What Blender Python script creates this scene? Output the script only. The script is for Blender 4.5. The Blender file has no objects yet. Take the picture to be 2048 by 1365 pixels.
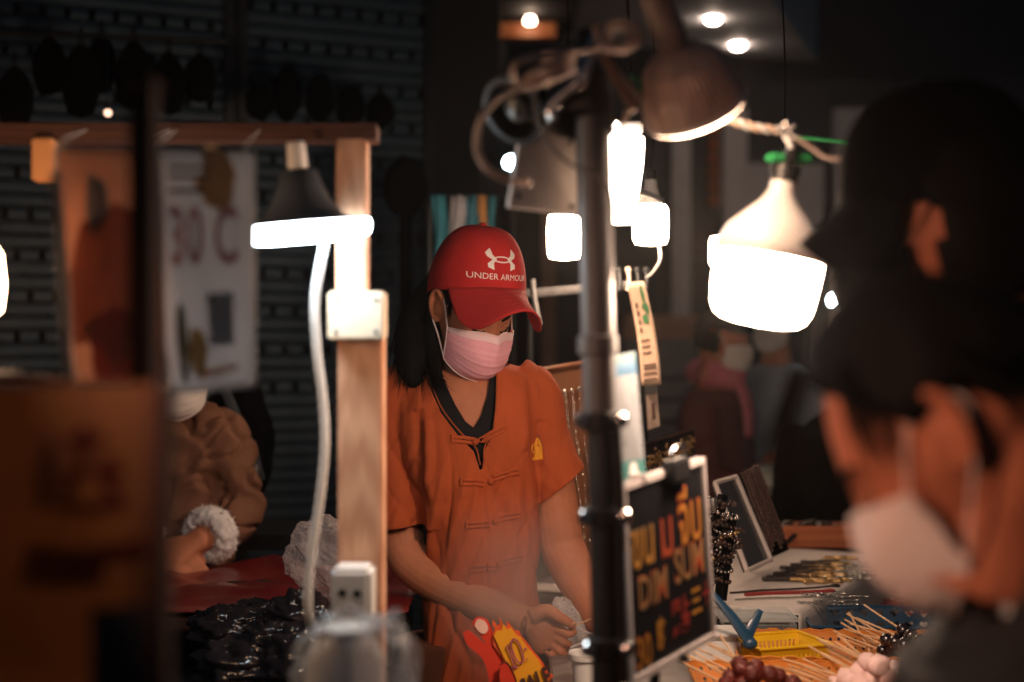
import bpy, bmesh, math, random
import numpy as np
from mathutils import Vector, Matrix, noise
from mathutils.bvhtree import BVHTree

random.seed(7)
PI = math.pi
SC = bpy.context.scene
COL = SC.collection
R = math.radians

# ------------------------------------------------------------------ camera, world, exposure
F = 2844.0            # focal length in pixels of the 2048 px wide photograph (50 mm on 36 mm)
EYE = 1.45
cam_d = bpy.data.cameras.new('camera')
cam = bpy.data.objects.new('camera', cam_d)
COL.objects.link(cam)
cam.location = (0, 0, EYE)
cam.rotation_euler = (PI / 2, 0, 0)
cam_d.lens = 50
cam_d.sensor_width = 36
cam_d.clip_start = 0.05
cam_d.clip_end = 200
cam_d.dof.use_dof = True
cam_d.dof.focus_distance = 2.68
cam_d.dof.aperture_fstop = 1.75
cam_d.dof.aperture_blades = 0
SC.camera = cam

world = bpy.data.worlds.new('World')
SC.world = world
world.use_nodes = True
bg = world.node_tree.nodes['Background']
bg.inputs['Color'].default_value = (0.26, 0.52, 0.8, 1)
bg.inputs['Strength'].default_value = 0.022

SC.view_settings.view_transform = 'Standard'
SC.view_settings.look = 'None'
SC.view_settings.gamma = 1
SC.view_settings.exposure = 0.0
SC.cycles.use_denoising = True
SC.cycles.max_bounces = 6
SC.cycles.diffuse_bounces = 3
SC.cycles.glossy_bounces = 3
SC.cycles.transmission_bounces = 4
SC.cycles.transparent_max_bounces = 12
SC.cycles.volume_bounces = 1
SC.cycles.sample_clamp_indirect = 4
SC.cycles.caustics_reflective = False
SC.cycles.caustics_refractive = False


def P(px, py, d):
    """world point that the photograph shows at pixel (px, py), d metres in front of the camera"""
    return Vector(((px - 1024) / F * d, d, EYE - (py - 682.5) / F * d))


# ------------------------------------------------------------------ materials
MATS = {}


def mat(name, col, rough=0.6, metal=0.0, var=0.18, scale=14.0, bump=0.0, bscale=None, emit=0.0, ecol=None,
        stretch=None, coat=0.0, sss=0.0, spec=0.5, trans=0.0):
    if name in MATS:
        return MATS[name]
    m = bpy.data.materials.new(name)
    m.use_nodes = True
    nt = m.node_tree
    b = nt.nodes['Principled BSDF']
    b.inputs['Roughness'].default_value = rough
    b.inputs['Metallic'].default_value = metal
    b.inputs['Specular IOR Level'].default_value = spec
    if coat:
        b.inputs['Coat Weight'].default_value = coat
    if trans:
        b.inputs['Transmission Weight'].default_value = trans
    if sss:
        b.inputs['Subsurface Weight'].default_value = sss
        b.inputs['Subsurface Radius'].default_value = (0.012, 0.004, 0.002)
    tc = nt.nodes.new('ShaderNodeTexCoord')
    mp = nt.nodes.new('ShaderNodeMapping')
    if stretch:
        mp.inputs['Scale'].default_value = stretch
    nt.links.new(tc.outputs['Object'], mp.inputs['Vector'])
    n = nt.nodes.new('ShaderNodeTexNoise')
    n.inputs['Scale'].default_value = scale
    n.inputs['Detail'].default_value = 5
    n.inputs['Roughness'].default_value = 0.6
    nt.links.new(mp.outputs['Vector'], n.inputs['Vector'])
    r = nt.nodes.new('ShaderNodeValToRGB')
    r.color_ramp.elements[0].position = 0.3
    r.color_ramp.elements[1].position = 0.7
    c = Vector(col)
    r.color_ramp.elements[0].color = (*(c * (1 - var)), 1)
    r.color_ramp.elements[1].color = (*[min(0.95, x * (1 + var)) for x in c], 1)
    nt.links.new(n.outputs['Fac'], r.inputs['Fac'])
    nt.links.new(r.outputs['Color'], b.inputs['Base Color'])
    if bump:
        n2 = nt.nodes.new('ShaderNodeTexNoise')
        n2.inputs['Scale'].default_value = bscale or scale * 6
        n2.inputs['Detail'].default_value = 3
        nt.links.new(mp.outputs['Vector'], n2.inputs['Vector'])
        bp = nt.nodes.new('ShaderNodeBump')
        bp.inputs['Strength'].default_value = bump
        bp.inputs['Distance'].default_value = 0.004
        nt.links.new(n2.outputs['Fac'], bp.inputs['Height'])
        nt.links.new(bp.outputs['Normal'], b.inputs['Normal'])
    if emit:
        b.inputs['Emission Color'].default_value = (*(ecol or col), 1)
        b.inputs['Emission Strength'].default_value = emit
    MATS[name] = m
    return m


def film(name, tint=(0.9, 0.9, 0.9), body=0.25, rough=0.12, bump=0.4, bscale=40):
    """thin clear plastic: mostly see-through, with a glossy skin"""
    m = bpy.data.materials.new(name)
    m.use_nodes = True
    nt = m.node_tree
    b = nt.nodes['Principled BSDF']
    b.inputs['Base Color'].default_value = (*tint, 1)
    b.inputs['Roughness'].default_value = rough
    t = nt.nodes.new('ShaderNodeBsdfTransparent')
    t.inputs['Color'].default_value = (0.97, 0.97, 0.97, 1)
    mx = nt.nodes.new('ShaderNodeMixShader')
    lw = nt.nodes.new('ShaderNodeLayerWeight')
    lw.inputs['Blend'].default_value = 0.25
    ma = nt.nodes.new('ShaderNodeMath')
    ma.operation = 'MULTIPLY_ADD'
    ma.inputs[1].default_value = 0.6
    ma.inputs[2].default_value = body
    ma.use_clamp = True
    tc = nt.nodes.new('ShaderNodeTexCoord')
    n2 = nt.nodes.new('ShaderNodeTexNoise')
    n2.inputs['Scale'].default_value = bscale
    nt.links.new(tc.outputs['Object'], n2.inputs['Vector'])
    bp = nt.nodes.new('ShaderNodeBump')
    bp.inputs['Strength'].default_value = bump
    bp.inputs['Distance'].default_value = 0.01
    nt.links.new(n2.outputs['Fac'], bp.inputs['Height'])
    nt.links.new(bp.outputs['Normal'], b.inputs['Normal'])
    nt.links.new(bp.outputs['Normal'], lw.inputs['Normal'])
    nt.links.new(lw.outputs['Facing'], ma.inputs[0])
    nt.links.new(ma.outputs[0], mx.inputs['Fac'])
    nt.links.new(t.outputs[0], mx.inputs[1])
    nt.links.new(b.outputs[0], mx.inputs[2])
    nt.links.new(mx.outputs[0], nt.nodes['Material Output'].inputs['Surface'])
    return m


def wood(name, c1, c2, rough=0.6, scale=14, axis='X', coat=0.0, spec=0.5):
    m = bpy.data.materials.new(name)
    m.use_nodes = True
    nt = m.node_tree
    b = nt.nodes['Principled BSDF']
    b.inputs['Roughness'].default_value = rough
    b.inputs['Specular IOR Level'].default_value = spec
    if coat:
        b.inputs['Coat Weight'].default_value = coat
    tc = nt.nodes.new('ShaderNodeTexCoord')
    mp = nt.nodes.new('ShaderNodeMapping')
    mp.inputs['Scale'].default_value = {'X': (1, 1, 0.10), 'Y': (1, 0.1, 1), 'Z': (0.10, 1, 1)}[axis]
    nt.links.new(tc.outputs['Object'], mp.inputs['Vector'])
    w = nt.nodes.new('ShaderNodeTexWave')
    w.wave_type = 'RINGS'
    w.rings_direction = 'Y'
    w.inputs['Scale'].default_value = scale
    w.inputs['Distortion'].default_value = 5
    w.inputs['Detail'].default_value = 3
    w.inputs['Detail Scale'].default_value = 1.5
    nt.links.new(mp.outputs['Vector'], w.inputs['Vector'])
    r = nt.nodes.new('ShaderNodeValToRGB')
    r.color_ramp.elements[0].color = (*c1, 1)
    r.color_ramp.elements[1].color = (*c2, 1)
    nt.links.new(w.outputs['Fac'], r.inputs['Fac'])
    nt.links.new(r.outputs['Color'], b.inputs['Base Color'])
    bp = nt.nodes.new('ShaderNodeBump')
    bp.inputs['Strength'].default_value = 0.15
    bp.inputs['Distance'].default_value = 0.002
    nt.links.new(w.outputs['Fac'], bp.inputs['Height'])
    nt.links.new(bp.outputs['Normal'], b.inputs['Normal'])
    return m


def glow(name, col, strength):
    m = bpy.data.materials.new(name)
    m.use_nodes = True
    nt = m.node_tree
    nt.nodes.remove(nt.nodes['Principled BSDF'])
    e = nt.nodes.new('ShaderNodeEmission')
    e.inputs['Color'].default_value = (*col, 1)
    e.inputs['Strength'].default_value = strength
    nt.links.new(e.outputs[0], nt.nodes['Material Output'].inputs['Surface'])
    return m


# ------------------------------------------------------------------ mesh builder
def catmull(pts, n):
    pts = [np.array(p, float) for p in pts]
    if len(pts) == 2:
        return [pts[0] + (pts[1] - pts[0]) * i / n for i in range(n + 1)]
    out = []
    ext = [2 * pts[0] - pts[1]] + pts + [2 * pts[-1] - pts[-2]]
    for i in range(1, len(ext) - 2):
        p0, p1, p2, p3 = ext[i - 1:i + 3]
        for k in range(n):
            t = k / n
            out.append(0.5 * (2 * p1 + (p2 - p0) * t + (2 * p0 - 5 * p1 + 4 * p2 - p3) * t * t + (3 * p1 - p0 - 3 * p2 + p3) * t ** 3))
    out.append(pts[-1])
    return out


class MB:
    def __init__(s):
        s.v, s.f, s.mi, s.cur = [], [], [], 0

    def add(s, vs, fs):
        o = len(s.v)
        s.v += [Vector(v) for v in vs]
        for f in fs:
            s.f.append([i + o for i in f])
            s.mi.append(s.cur)
        return s

    def box(s, c, size, rot=None):
        c = Vector(c)
        x, y, z = [k / 2 for k in size]
        vs = [Vector((a * x, b * y, d * z)) for d in (-1, 1) for b in (-1, 1) for a in (-1, 1)]
        if rot is not None:
            vs = [rot @ v for v in vs]
        return s.add([c + v for v in vs], [(0, 2, 3, 1), (4, 5, 7, 6), (0, 1, 5, 4), (1, 3, 7, 5), (3, 2, 6, 7), (2, 0, 4, 6)])

    def rbox(s, c, size, b=0.004, rot=None):
        """box with chamfered edges"""
        bm = bmesh.new()
        bmesh.ops.create_cube(bm, size=1)
        for v in bm.verts:
            v.co = Vector((v.co.x * size[0], v.co.y * size[1], v.co.z * size[2]))
        bmesh.ops.bevel(bm, geom=bm.edges[:], offset=b, segments=2, affect='EDGES')
        bm.verts.index_update()
        vs = [(rot @ v.co if rot is not None else v.co.copy()) + Vector(c) for v in bm.verts]
        fs = [[v.index for v in f.verts] for f in bm.faces]
        bm.free()
        return s.add(vs, fs)

    def slab(s, pts, normal, th):
        """polygon pts (world) given thickness th against normal"""
        n = Vector(normal).normalized() * th
        k = len(pts)
        vs = [Vector(p) for p in pts] + [Vector(p) - n for p in pts]
        fs = [list(range(k)), list(range(2 * k - 1, k - 1, -1))] + [(i, i + k, (i + 1) % k + k, (i + 1) % k) for i in range(k)]
        return s.add(vs, fs)

    def sweep(s, pts, rad, n=6, seg=16, side=None, cap=True, e=2.0):
        """tube through pts; rad: one value or list of values / (rx, ry); side: hint for the rx axis"""
        k = len(pts)
        if not isinstance(rad, (list, tuple)):
            rad = [rad] * k
        rr = [(r, r) if not isinstance(r, (list, tuple)) else r for r in rad]
        c = catmull([tuple(p) for p in pts], n)
        q = catmull([(a, b, 0) for a, b in rr], n)
        c = [Vector(p) for p in c]
        vs, fs = [], []
        prev = None
        for i, p in enumerate(c):
            t = (c[min(i + 1, len(c) - 1)] - c[max(i - 1, 0)]).normalized()
            if side is not None:
                x = Vector(side)
            elif prev is not None:
                x = prev
            else:
                x = Vector((1, 0, 0)) if abs(t.x) < 0.8 else Vector((0, 1, 0))
            x = (x - t * x.dot(t)).normalized()
            prev = x
            y = t.cross(x)
            for j in range(seg):
                a = 2 * PI * j / seg
                ca, sa = math.cos(a), math.sin(a)
                ca = math.copysign(abs(ca) ** (2 / e), ca)
                sa = math.copysign(abs(sa) ** (2 / e), sa)
                vs.append(p + x * (ca * q[i][0]) + y * (sa * q[i][1]))
        m = len(c)
        for i in range(m - 1):
            for j in range(seg):
                fs.append((i * seg + j, i * seg + (j + 1) % seg, (i + 1) * seg + (j + 1) % seg, (i + 1) * seg + j))
        if cap:
            fs.append(list(range(seg - 1, -1, -1)))
            fs.append([(m - 1) * seg + j for j in range(seg)])
        return s.add(vs, fs)

    def ribbon(s, pts, normals, width, th=0.0015, n=1):
        """flat strip following pts (list of Vectors), width across, thickness th"""
        vs, fs = [], []
        k = len(pts)
        for i in range(k):
            t = (pts[min(i + 1, k - 1)] - pts[max(i - 1, 0)]).normalized()
            nn = normals[i]
            b = t.cross(nn).normalized()
            w = width[i] if isinstance(width, (list, tuple)) else width
            for a, h in ((-1, -.5), (-1, .7), (-.6, 1), (.6, 1), (1, .7), (1, -.5)):
                vs.append(pts[i] + b * (a * w / 2) + nn * (h * th))
        for i in range(k - 1):
            for j in range(6):
                fs.append((i * 6 + j, i * 6 + (j + 1) % 6, (i + 1) * 6 + (j + 1) % 6, (i + 1) * 6 + j))
        fs.append([5, 4, 3, 2, 1, 0])
        fs.append([(k - 1) * 6 + j for j in range(6)])
        return s.add(vs, fs)

    def lathe(s, prof, M, seg=28, cap=True):
        """profile [(r, z)] round local z, placed by matrix M"""
        vs, fs = [], []
        for r, z in prof:
            for j in range(seg):
                a = 2 * PI * j / seg
                vs.append(M @ Vector((r * math.cos(a), r * math.sin(a), z)))
        for i in range(len(prof) - 1):
            for j in range(seg):
                fs.append((i * seg + j, i * seg + (j + 1) % seg, (i + 1) * seg + (j + 1) % seg, (i + 1) * seg + j))
        if cap:
            fs.append(list(range(seg - 1, -1, -1)))
            fs.append([(len(prof) - 1) * seg + j for j in range(seg)])
        return s.add(vs, fs)

    def ball(s, c, r, seg=14, rings=9, fn=None, M=None):
        if not isinstance(r, (list, tuple)):
            r = (r, r, r)
        vs, fs = [], []
        c = Vector(c)
        for i in range(rings + 1):
            t = PI * i / rings
            for j in range(seg):
                a = 2 * PI * j / seg
                d = Vector((math.sin(t) * math.cos(a), math.sin(t) * math.sin(a), math.cos(t)))
                p = Vector((d.x * r[0], d.y * r[1], d.z * r[2]))
                if fn:
                    p = fn(p, d)
                if M is not None:
                    p = M @ p
                vs.append(c + p)
        for i in range(rings):
            for j in range(seg):
                fs.append((i * seg + j, (i + 1) * seg + j, (i + 1) * seg + (j + 1) % seg, i * seg + (j + 1) % seg))
        return s.add(vs, fs)

    def grid(s, fn, nu, nv, skip=None, closed=False):
        vs = [fn(i / nu, j / nv) for j in range(nv + 1) for i in range(nu + 1)]
        w = nu + 1
        fs = [(j * w + i, j * w + i + 1, (j + 1) * w + i + 1, (j + 1) * w + i) for j in range(nv) for i in range(nu)
              if not (skip and skip(i, j))]
        return s.add(vs, fs)

    def flat(s, polys, M, z=0.0):
        """list of 2D polygons placed by M at height z"""
        for p in polys:
            s.add([M @ Vector((a, b, z)) for a, b in p], [list(range(len(p)))])
        return s

    def mesh(s, name, off=None):
        me = bpy.data.meshes.new(name)
        o = Vector(off) if off is not None else Vector((0, 0, 0))
        me.from_pydata([v - o for v in s.v], [], s.f)
        if any(s.mi):
            me.polygons.foreach_set('material_index', s.mi)
        return me


ORG = {}


def thing(name, label, cat, loc, group=None, kind=None):
    o = bpy.data.objects.new(name, None)
    COL.objects.link(o)
    o.location = loc
    o.empty_display_size = 0.1
    ORG[o.name] = Vector(loc)
    o['label'] = label
    o['category'] = cat
    if group:
        o['group'] = group
    if kind:
        o['kind'] = kind
    return o


def finish(me, mats, smooth, fixn=True):
    if fixn:
        bm = bmesh.new()
        bm.from_mesh(me)
        bmesh.ops.recalc_face_normals(bm, faces=bm.faces)
        bm.to_mesh(me)
        bm.free()
    for m in (mats if isinstance(mats, (list, tuple)) else [mats]):
        me.materials.append(m)
    if smooth:
        me.polygons.foreach_set('use_smooth', [True] * len(me.polygons))
        if smooth == 'auto':
            me.set_sharp_from_angle(angle=R(38))


def part(name, b, m, parent, smooth='auto', solid=0.0, label=None):
    """one mesh object under parent; b holds world coordinates"""
    org = ORG[parent.name]
    me = b.mesh(name, org) if isinstance(b, MB) else b
    if not isinstance(b, MB):
        me.transform(Matrix.Translation(-org))
    if not isinstance(m, bpy.types.Material) or True:
        finish(me, m, smooth)
    o = bpy.data.objects.new(name, me)
    COL.objects.link(o)
    o.parent = parent
    ORG[o.name] = org
    if solid:
        sm = o.modifiers.new('thickness', 'SOLIDIFY')
        sm.thickness = solid
        sm.offset = 0
    if label:
        o['label'] = label
    return o


def single(name, b, m, label, cat, loc=None, group=None, kind=None, smooth='auto', solid=0.0):
    """a thing that is one mesh"""
    if loc is None:
        vs = b.v
        loc = (sum(v.x for v in vs) / len(vs), sum(v.y for v in vs) / len(vs), min(v.z for v in vs))
    me = b.mesh(name, loc) if isinstance(b, MB) else b
    if not isinstance(b, MB):
        me.transform(Matrix.Translation(-Vector(loc)))
    finish(me, m, smooth)
    o = bpy.data.objects.new(name, me)
    COL.objects.link(o)
    o.location = loc
    ORG[o.name] = Vector(loc)
    if solid:
        sm = o.modifiers.new('thickness', 'SOLIDIFY')
        sm.thickness = solid
        sm.offset = 0
    if kind:
        o['kind'] = kind
    if kind != 'structure':
        o['label'] = label
        if cat:
            o['category'] = cat
    if group:
        o['group'] = group
    return o


def copy_tree(o, loc=None, rot=None, label=None, scale=None):
    def rec(a, parent):
        c = a.copy()
        COL.objects.link(c)
        if parent is not None:
            c.parent = parent
        for ch in [k for k in COL.objects if k.parent == a]:
            rec(ch, c)
        return c
    c = rec(o, None)
    if loc is not None:
        c.location = loc
    if rot is not None:
        c.rotation_euler = rot
    if scale is not None:
        c.scale = (scale, scale, scale)
    if label:
        c['label'] = label
    return c


def evaluated(me, mods):
    o = bpy.data.objects.new('tmp', me)
    COL.objects.link(o)
    for kind, kw in mods:
        md = o.modifiers.new('m', kind)
        for k, v in kw.items():
            setattr(md, k, v)
    dg = bpy.context.evaluated_depsgraph_get()
    out = bpy.data.meshes.new_from_object(o.evaluated_get(dg))
    bpy.data.objects.remove(o)
    return out


def fuse(b, voxel=0.005, smooth=4, fac=0.5):
    """weld overlapping solids into one continuous skin"""
    me = b.mesh('fused')
    bm = bmesh.new()
    bm.from_mesh(me)
    bmesh.ops.recalc_face_normals(bm, faces=bm.faces)
    bm.to_mesh(me)
    bm.free()
    return evaluated(me, [('REMESH', dict(mode='VOXEL', voxel_size=voxel)), ('SMOOTH', dict(factor=fac, iterations=smooth))])


def vcoords(me):
    a = np.empty(len(me.vertices) * 3)
    me.vertices.foreach_get('co', a)
    return a.reshape(-1, 3)


def vnormals(me):
    a = np.empty(len(me.vertices) * 3)
    me.vertices.foreach_get('normal', a)
    return a.reshape(-1, 3)


def displace(me, fn):
    """push every vertex along its normal by fn(co, normal)"""
    co, no = vcoords(me), vnormals(me)
    d = np.array([fn(Vector(c), Vector(n)) for c, n in zip(co, no)])
    me.vertices.foreach_set('co', (co + no * d[:, None]).ravel())
    me.update()


def bvh_of(me):
    return BVHTree.FromPolygons([v.co.copy() for v in me.vertices], [list(p.vertices) for p in me.polygons])


def text_polys(body, size=1.0, bold=0.0, sx=1.0):
    c = bpy.data.curves.new('t', 'FONT')
    c.body = body
    c.size = size
    c.align_x = 'CENTER'
    c.align_y = 'CENTER'
    c.offset = bold
    c.resolution_u = 3
    o = bpy.data.objects.new('t', c)
    COL.objects.link(o)
    dg = bpy.context.evaluated_depsgraph_get()
    me = bpy.data.meshes.new_from_object(o.evaluated_get(dg))
    out = [[(me.vertices[i].co.x * sx, me.vertices[i].co.y) for i in p.vertices] for p in me.polygons]
    bpy.data.objects.remove(o)
    return out


def frame3(o, x, y):
    """matrix with origin o, local x and y axes, z = x cross y"""
    x = Vector(x).normalized()
    z = x.cross(Vector(y)).normalized()
    y = z.cross(x)
    m = Matrix((x, y, z)).transposed().to_4x4()
    m.translation = Vector(o)
    return m


def axis_matrix(o, z, xhint=(1, 0, 0)):
    z = Vector(z).normalized()
    x = Vector(xhint)
    x = (x - z * x.dot(z)).normalized()
    y = z.cross(x)
    m = Matrix((x, y, z)).transposed().to_4x4()
    m.translation = Vector(o)
    return m


def crease(p, s, seed, w=0.10):
    """1 on the zero lines of a stretched noise field, falling to 0 within w: sharp folds"""
    n = noise.noise(Vector((p[0] * s[0] + seed, p[1] * s[1] + seed * 1.3, p[2] * s[2] - seed)))
    return max(0.0, 1 - abs(n) / w)


def fb(p, s, seed=0.0):
    return noise.noise(Vector((p.x * s[0] + seed, p.y * s[1] + seed * 1.7, p.z * s[2] - seed)))
# ------------------------------------------------------------------ shared materials
m_asphalt = mat('asphalt', (0.05, 0.05, 0.052), 0.85, scale=30, bump=0.5)
m_black = mat('black_plastic', (0.012, 0.012, 0.013), 0.4)
m_matte_black = mat('black_cloth', (0.003, 0.003, 0.004), 0.95, spec=0.03, bump=0.3, bscale=90)
m_dark_metal = mat('dark_metal', (0.05, 0.055, 0.06), 0.45, 0.8)
m_steel = mat('brushed_steel', (0.15, 0.15, 0.155), 0.5, 0.4, stretch=(1, 1, 0.05), scale=40)
m_chrome = mat('chrome', (0.75, 0.75, 0.75), 0.18, 1.0, var=0.05)
m_white_plastic = mat('white_plastic', (0.72, 0.71, 0.69), 0.45, var=0.05)
m_dirty_white = mat('aged_white_plastic', (0.80, 0.75, 0.71), 0.5, var=0.12, scale=22)
m_pine = wood('pine_wood', (0.50, 0.25, 0.145), (0.64, 0.36, 0.225), 0.6, 34)
m_redwood = wood('stained_wood', (0.065, 0.022, 0.013), (0.10, 0.036, 0.02), 0.8, 30, axis='Z')
m_brownwood = wood('brown_wood', (0.026, 0.013, 0.010), (0.045, 0.021, 0.016), 0.95, 30, axis='Z', spec=.1)
m_cable = mat('cream_cable', (0.72, 0.55, 0.45), 0.5, var=0.06)
m_white_cable = mat('white_cable', (0.75, 0.75, 0.74), 0.5, var=0.05)
m_shutter = mat('shutter_steel', (0.045, 0.08, 0.115), 0.5, 0.25, var=0.15, scale=6)
m_wall = mat('painted_wall', (0.06, 0.066, 0.075), 0.8, var=0.15, scale=3, bump=0.2)
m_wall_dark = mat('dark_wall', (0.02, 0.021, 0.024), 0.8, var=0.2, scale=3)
m_pilaster = mat('pale_pilaster', (0.6, 0.58, 0.58), 0.8, var=0.12, scale=4)
m_soffit = mat('soffit_paint', (0.66, 0.68, 0.72), 0.7, var=0.06, scale=2)
m_skin = mat('skin', (0.47, 0.175, 0.092), 0.6, var=0.10, scale=30, bump=0.10, bscale=260, sss=0.08, spec=.3)
m_hair = mat('black_hair', (0.0035, 0.0033, 0.0035), 0.75, spec=.10, var=0.3, stretch=(1, 1, 0.1), scale=60)
m_film = film('clear_film')
m_bag = film('milky_bag', (0.85, 0.80, 0.80), 0.42, 0.2)
m_glowwarm = glow('lamp_warm', (1.0, 0.70, 0.45), 60)
m_glowwhite = glow('lamp_white', (1.0, 0.82, 0.66), 60)

# ------------------------------------------------------------------ ground
b = MB()
b.grid(lambda u, v: Vector((-40 + 80 * u, -10 + 80 * v, 0)), 4, 4)
single('ground', b, m_asphalt, None, None, (0, 0, 0), kind='structure')

# ------------------------------------------------------------------ roller shutters (wall running back to the right)
SA, SB = P(-420, 682, 4.55), P(862, 682, 5.45)
SA.z = SB.z = 0
sdir = (SB - SA).normalized()
snor = Vector((sdir.y, -sdir.x, 0))
SLEN = (SB - SA).length
split = (P(465, 682, 5.17) - SA).dot(sdir)


def slat_mesh(length, gaps, pitch=0.082, slot=0.022, shift=0.0, lo=0, hi=1e9):
    """one slat along +x: bulged face, lips, and (gaps) punched slots"""
    prof = [(0.0, 0.0), (0.010, 0.004), (0.013, 0.019), (0.010, 0.034), (0.0, 0.038), (-0.004, 0.047)]
    xs = [0.0]
    x = shift
    segs = []
    if gaps:
        while x < length:
            if x > lo and x + slot < hi and x + slot < length:
                segs.append((x, x + slot))
            x += pitch
    b = MB()
    cur = 0.0
    for a0, a1 in segs + [(length, length)]:
        if a0 > cur:
            b.add([(cur, -d, z) for d, z in prof] + [(a0, -d, z) for d, z in prof],
                  [(i, i + 6, i + 7, i + 1) for i in range(5)])
        if a1 > a0:   # bridge above the slot
            b.add([(a0, -d, z) for d, z in prof[4:]] + [(a1, -d, z) for d, z in prof[4:]], [(0, 2, 3, 1)])
        cur = a1
    me = b.mesh('slat')
    finish(me, m_shutter, 'auto', False)
    return me


def shutter(x0, x1, label, seed):
    base = SA + sdir * x0
    t = thing('roller_shutter', label, 'roller shutter', base, 'steel roller shutters of the closed shop')
    L = x1 - x0
    var = [slat_mesh(L, False)]
    for k in range(4):
        var.append(slat_mesh(L, True, shift=0.02 + 0.022 * k))
    part_rot = math.atan2(sdir.y, sdir.x)
    for i in range(64):
        row = i - seed
        if i >= 26 and (i + seed) % 3 == 0:
            me = var[1 + (i * 2 + seed) % 4]
        else:
            me = var[0]
        o = bpy.data.objects.new('slat', me)
        COL.objects.link(o)
        o.parent = t
        o.location = (0, 0, 0.05 + i * 0.0465)
        o.rotation_euler = (0, 0, part_rot)
    for xx in (0.012, L - 0.012):
        b = MB()
        rot = Matrix.Rotation(part_rot, 3, 'Z')
        b.box(base + sdir * xx + Vector((0, 0, 1.55)) + snor * 0.012, (0.05, 0.055, 3.1), rot)
        part('guide_rail', b, m_dark_metal, t)
    return t


shutter(0.0, split - 0.004, 'slotted steel roller shutter behind the hanging black pouches', 0)
shutter(split + 0.004, SLEN, 'slotted steel roller shutter beside the black doorway column', 1)
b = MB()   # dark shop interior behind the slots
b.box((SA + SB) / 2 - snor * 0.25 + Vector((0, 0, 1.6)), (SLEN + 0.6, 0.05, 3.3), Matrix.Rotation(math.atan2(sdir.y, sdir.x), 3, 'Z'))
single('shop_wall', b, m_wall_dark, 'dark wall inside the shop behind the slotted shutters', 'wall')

# ------------------------------------------------------------------ shop building at the back, with doorway, canopy, pilasters
bd = thing('shop_building', 'dark shop building with pale pilasters and a grey canopy with downlights', 'building', (2, 9.6, 0))
b = MB()
b.box((3.0, 9.75, 2.6), (9.5, 0.3, 5.2))
part('wall', b, m_wall, bd)
b = MB()
b.box((P(1362, 682, 9.5).x, 9.53, 1.5), (0.12, 0.12, 3.0))
part('pilaster', b, m_pilaster, bd)
for px, w in ((1470, 0.16), (1700, 0.2)):
    b = MB()
    b.box((P(px, 682, 9.5).x, 9.53, 1.5), (w, 0.12, 3.0))
    part('pilaster', b, m_pilaster, bd)
b = MB()
b.box((P(1570, 682, 9.5).x, 9.5, 2.42), (0.5, 0.09, 0.42))
b.box((P(1570, 682, 9.5).x, 9.5, 2.05), (0.5, 0.07, 0.2))
part('fascia_panel', b, m_pilaster, bd)
for px in (1390, 1580):
    b = MB()
    x = P(px, 682, 9.5).x
    for sx in (-0.2, 0.2):
        b.box((x + sx, 9.575, 1.2), (0.04, 0.05, 1.7))
    b.box((x, 9.575, 2.03), (0.44, 0.05, 0.04))
    wf = part('window', b, m_dark_metal, bd)
    b = MB()
    b.box((x, 9.592, 1.2), (0.36, 0.01, 1.6))
    part('pane', b, mat('dark_glass', (0.02, 0.03, 0.035), 0.08), wf)

# canopy
zc = 3.2
cpts = [P(1635, 125, 8.93), P(1500, -60, 6.7), P(1130, -60, 6.7), P(1130, 80, 8.28)]
cpts = [Vector((p.x, p.y, zc)) for p in cpts]
b = MB()
b.slab([p + Vector((0, 0, 0.7)) for p in cpts], (0, 0, 1), 0.7)
cn = part('canopy', b, m_soffit, bd)
m_down = glow('downlight_glow', (1.0, 0.74, 0.58), 130)
for px, py in ((1426, 38), (1476, 90)):
    d = (zc - EYE) * F / (682.5 - py)
    p = P(px, py, d)
    b = MB()
    b.lathe([(0.036, 0.0), (0.034, -0.012), (0.025, -0.020), (0.001, -0.024)], Matrix.Translation((p.x, p.y, zc)), 20)
    part('downlight', b, m_down, cn)

# black column and lit doorway next to the shutter
bc = thing('doorway_column', 'black column between the roller shutters and the lit doorway', 'column', (P(928, 682, 5.6).x, 5.75, 0))
b = MB()
b.box((P(930, 682, 5.6).x, 5.75, 1.75), (0.27, 0.3, 3.5))
part('shaft', b, m_wall_dark, bc)
b = MB()
b.box((P(930, 682, 5.6).x, 5.75, 0.06), (0.30, 0.33, 0.12))
part('plinth', b, m_wall_dark, bc)
dw = thing('shop_doorway', 'lit doorway with an orange wood lintel and a ceiling spot', 'doorway', (P(1060, 682, 7.4).x, 7.5, 0))
D = 7.4
m_lintel = wood('orange_wood', (0.42, 0.13, 0.04), (0.5, 0.19, 0.07), 0.5, 10)
b = MB()
c1, c2 = P(1000, 78, D), P(1112, 56, D)
b.box(((c1.x + c2.x) / 2, D + 0.06, (c1.z + c2.z) / 2 + 0.02), (c2.x - c1.x, 0.1, 0.075))
part('lintel', b, m_lintel, dw)
b = MB()
x = P(1098, 682, D).x
b.box((x, D + 0.05, 1.45), (0.075, 0.1, 3.0))
part('jamb', b, mat('pink_wood', (0.36, 0.2, 0.15), 0.6), dw)
b = MB()
b.box((P(1003, 682, D).x, D + 0.05, 1.5), (0.05, 0.1, 3.0))
part('jamb', b, m_wall_dark, dw)
b = MB()
b.box((P(1050, 682, D).x, D + 0.5, 1.48), (0.36, 0.04, 2.96))
part('door_leaf', b, m_wall_dark, dw)
b = MB()
b.box((P(1056, 682, D).x, D + 0.0, 3.16), (0.5, 0.8, 0.05))
sf = part('ceiling_board', b, m_wall_dark, dw)
p = P(1060, 47, D - 0.1)
b = MB()
b.lathe([(0.02, 0.03), (0.025, 0.0), (0.001, -0.004)], Matrix.Translation(p), 18)
part('ceiling_spot', b, glow('spot_glow', (1.0, 0.70, 0.50), 30), sf)

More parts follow.
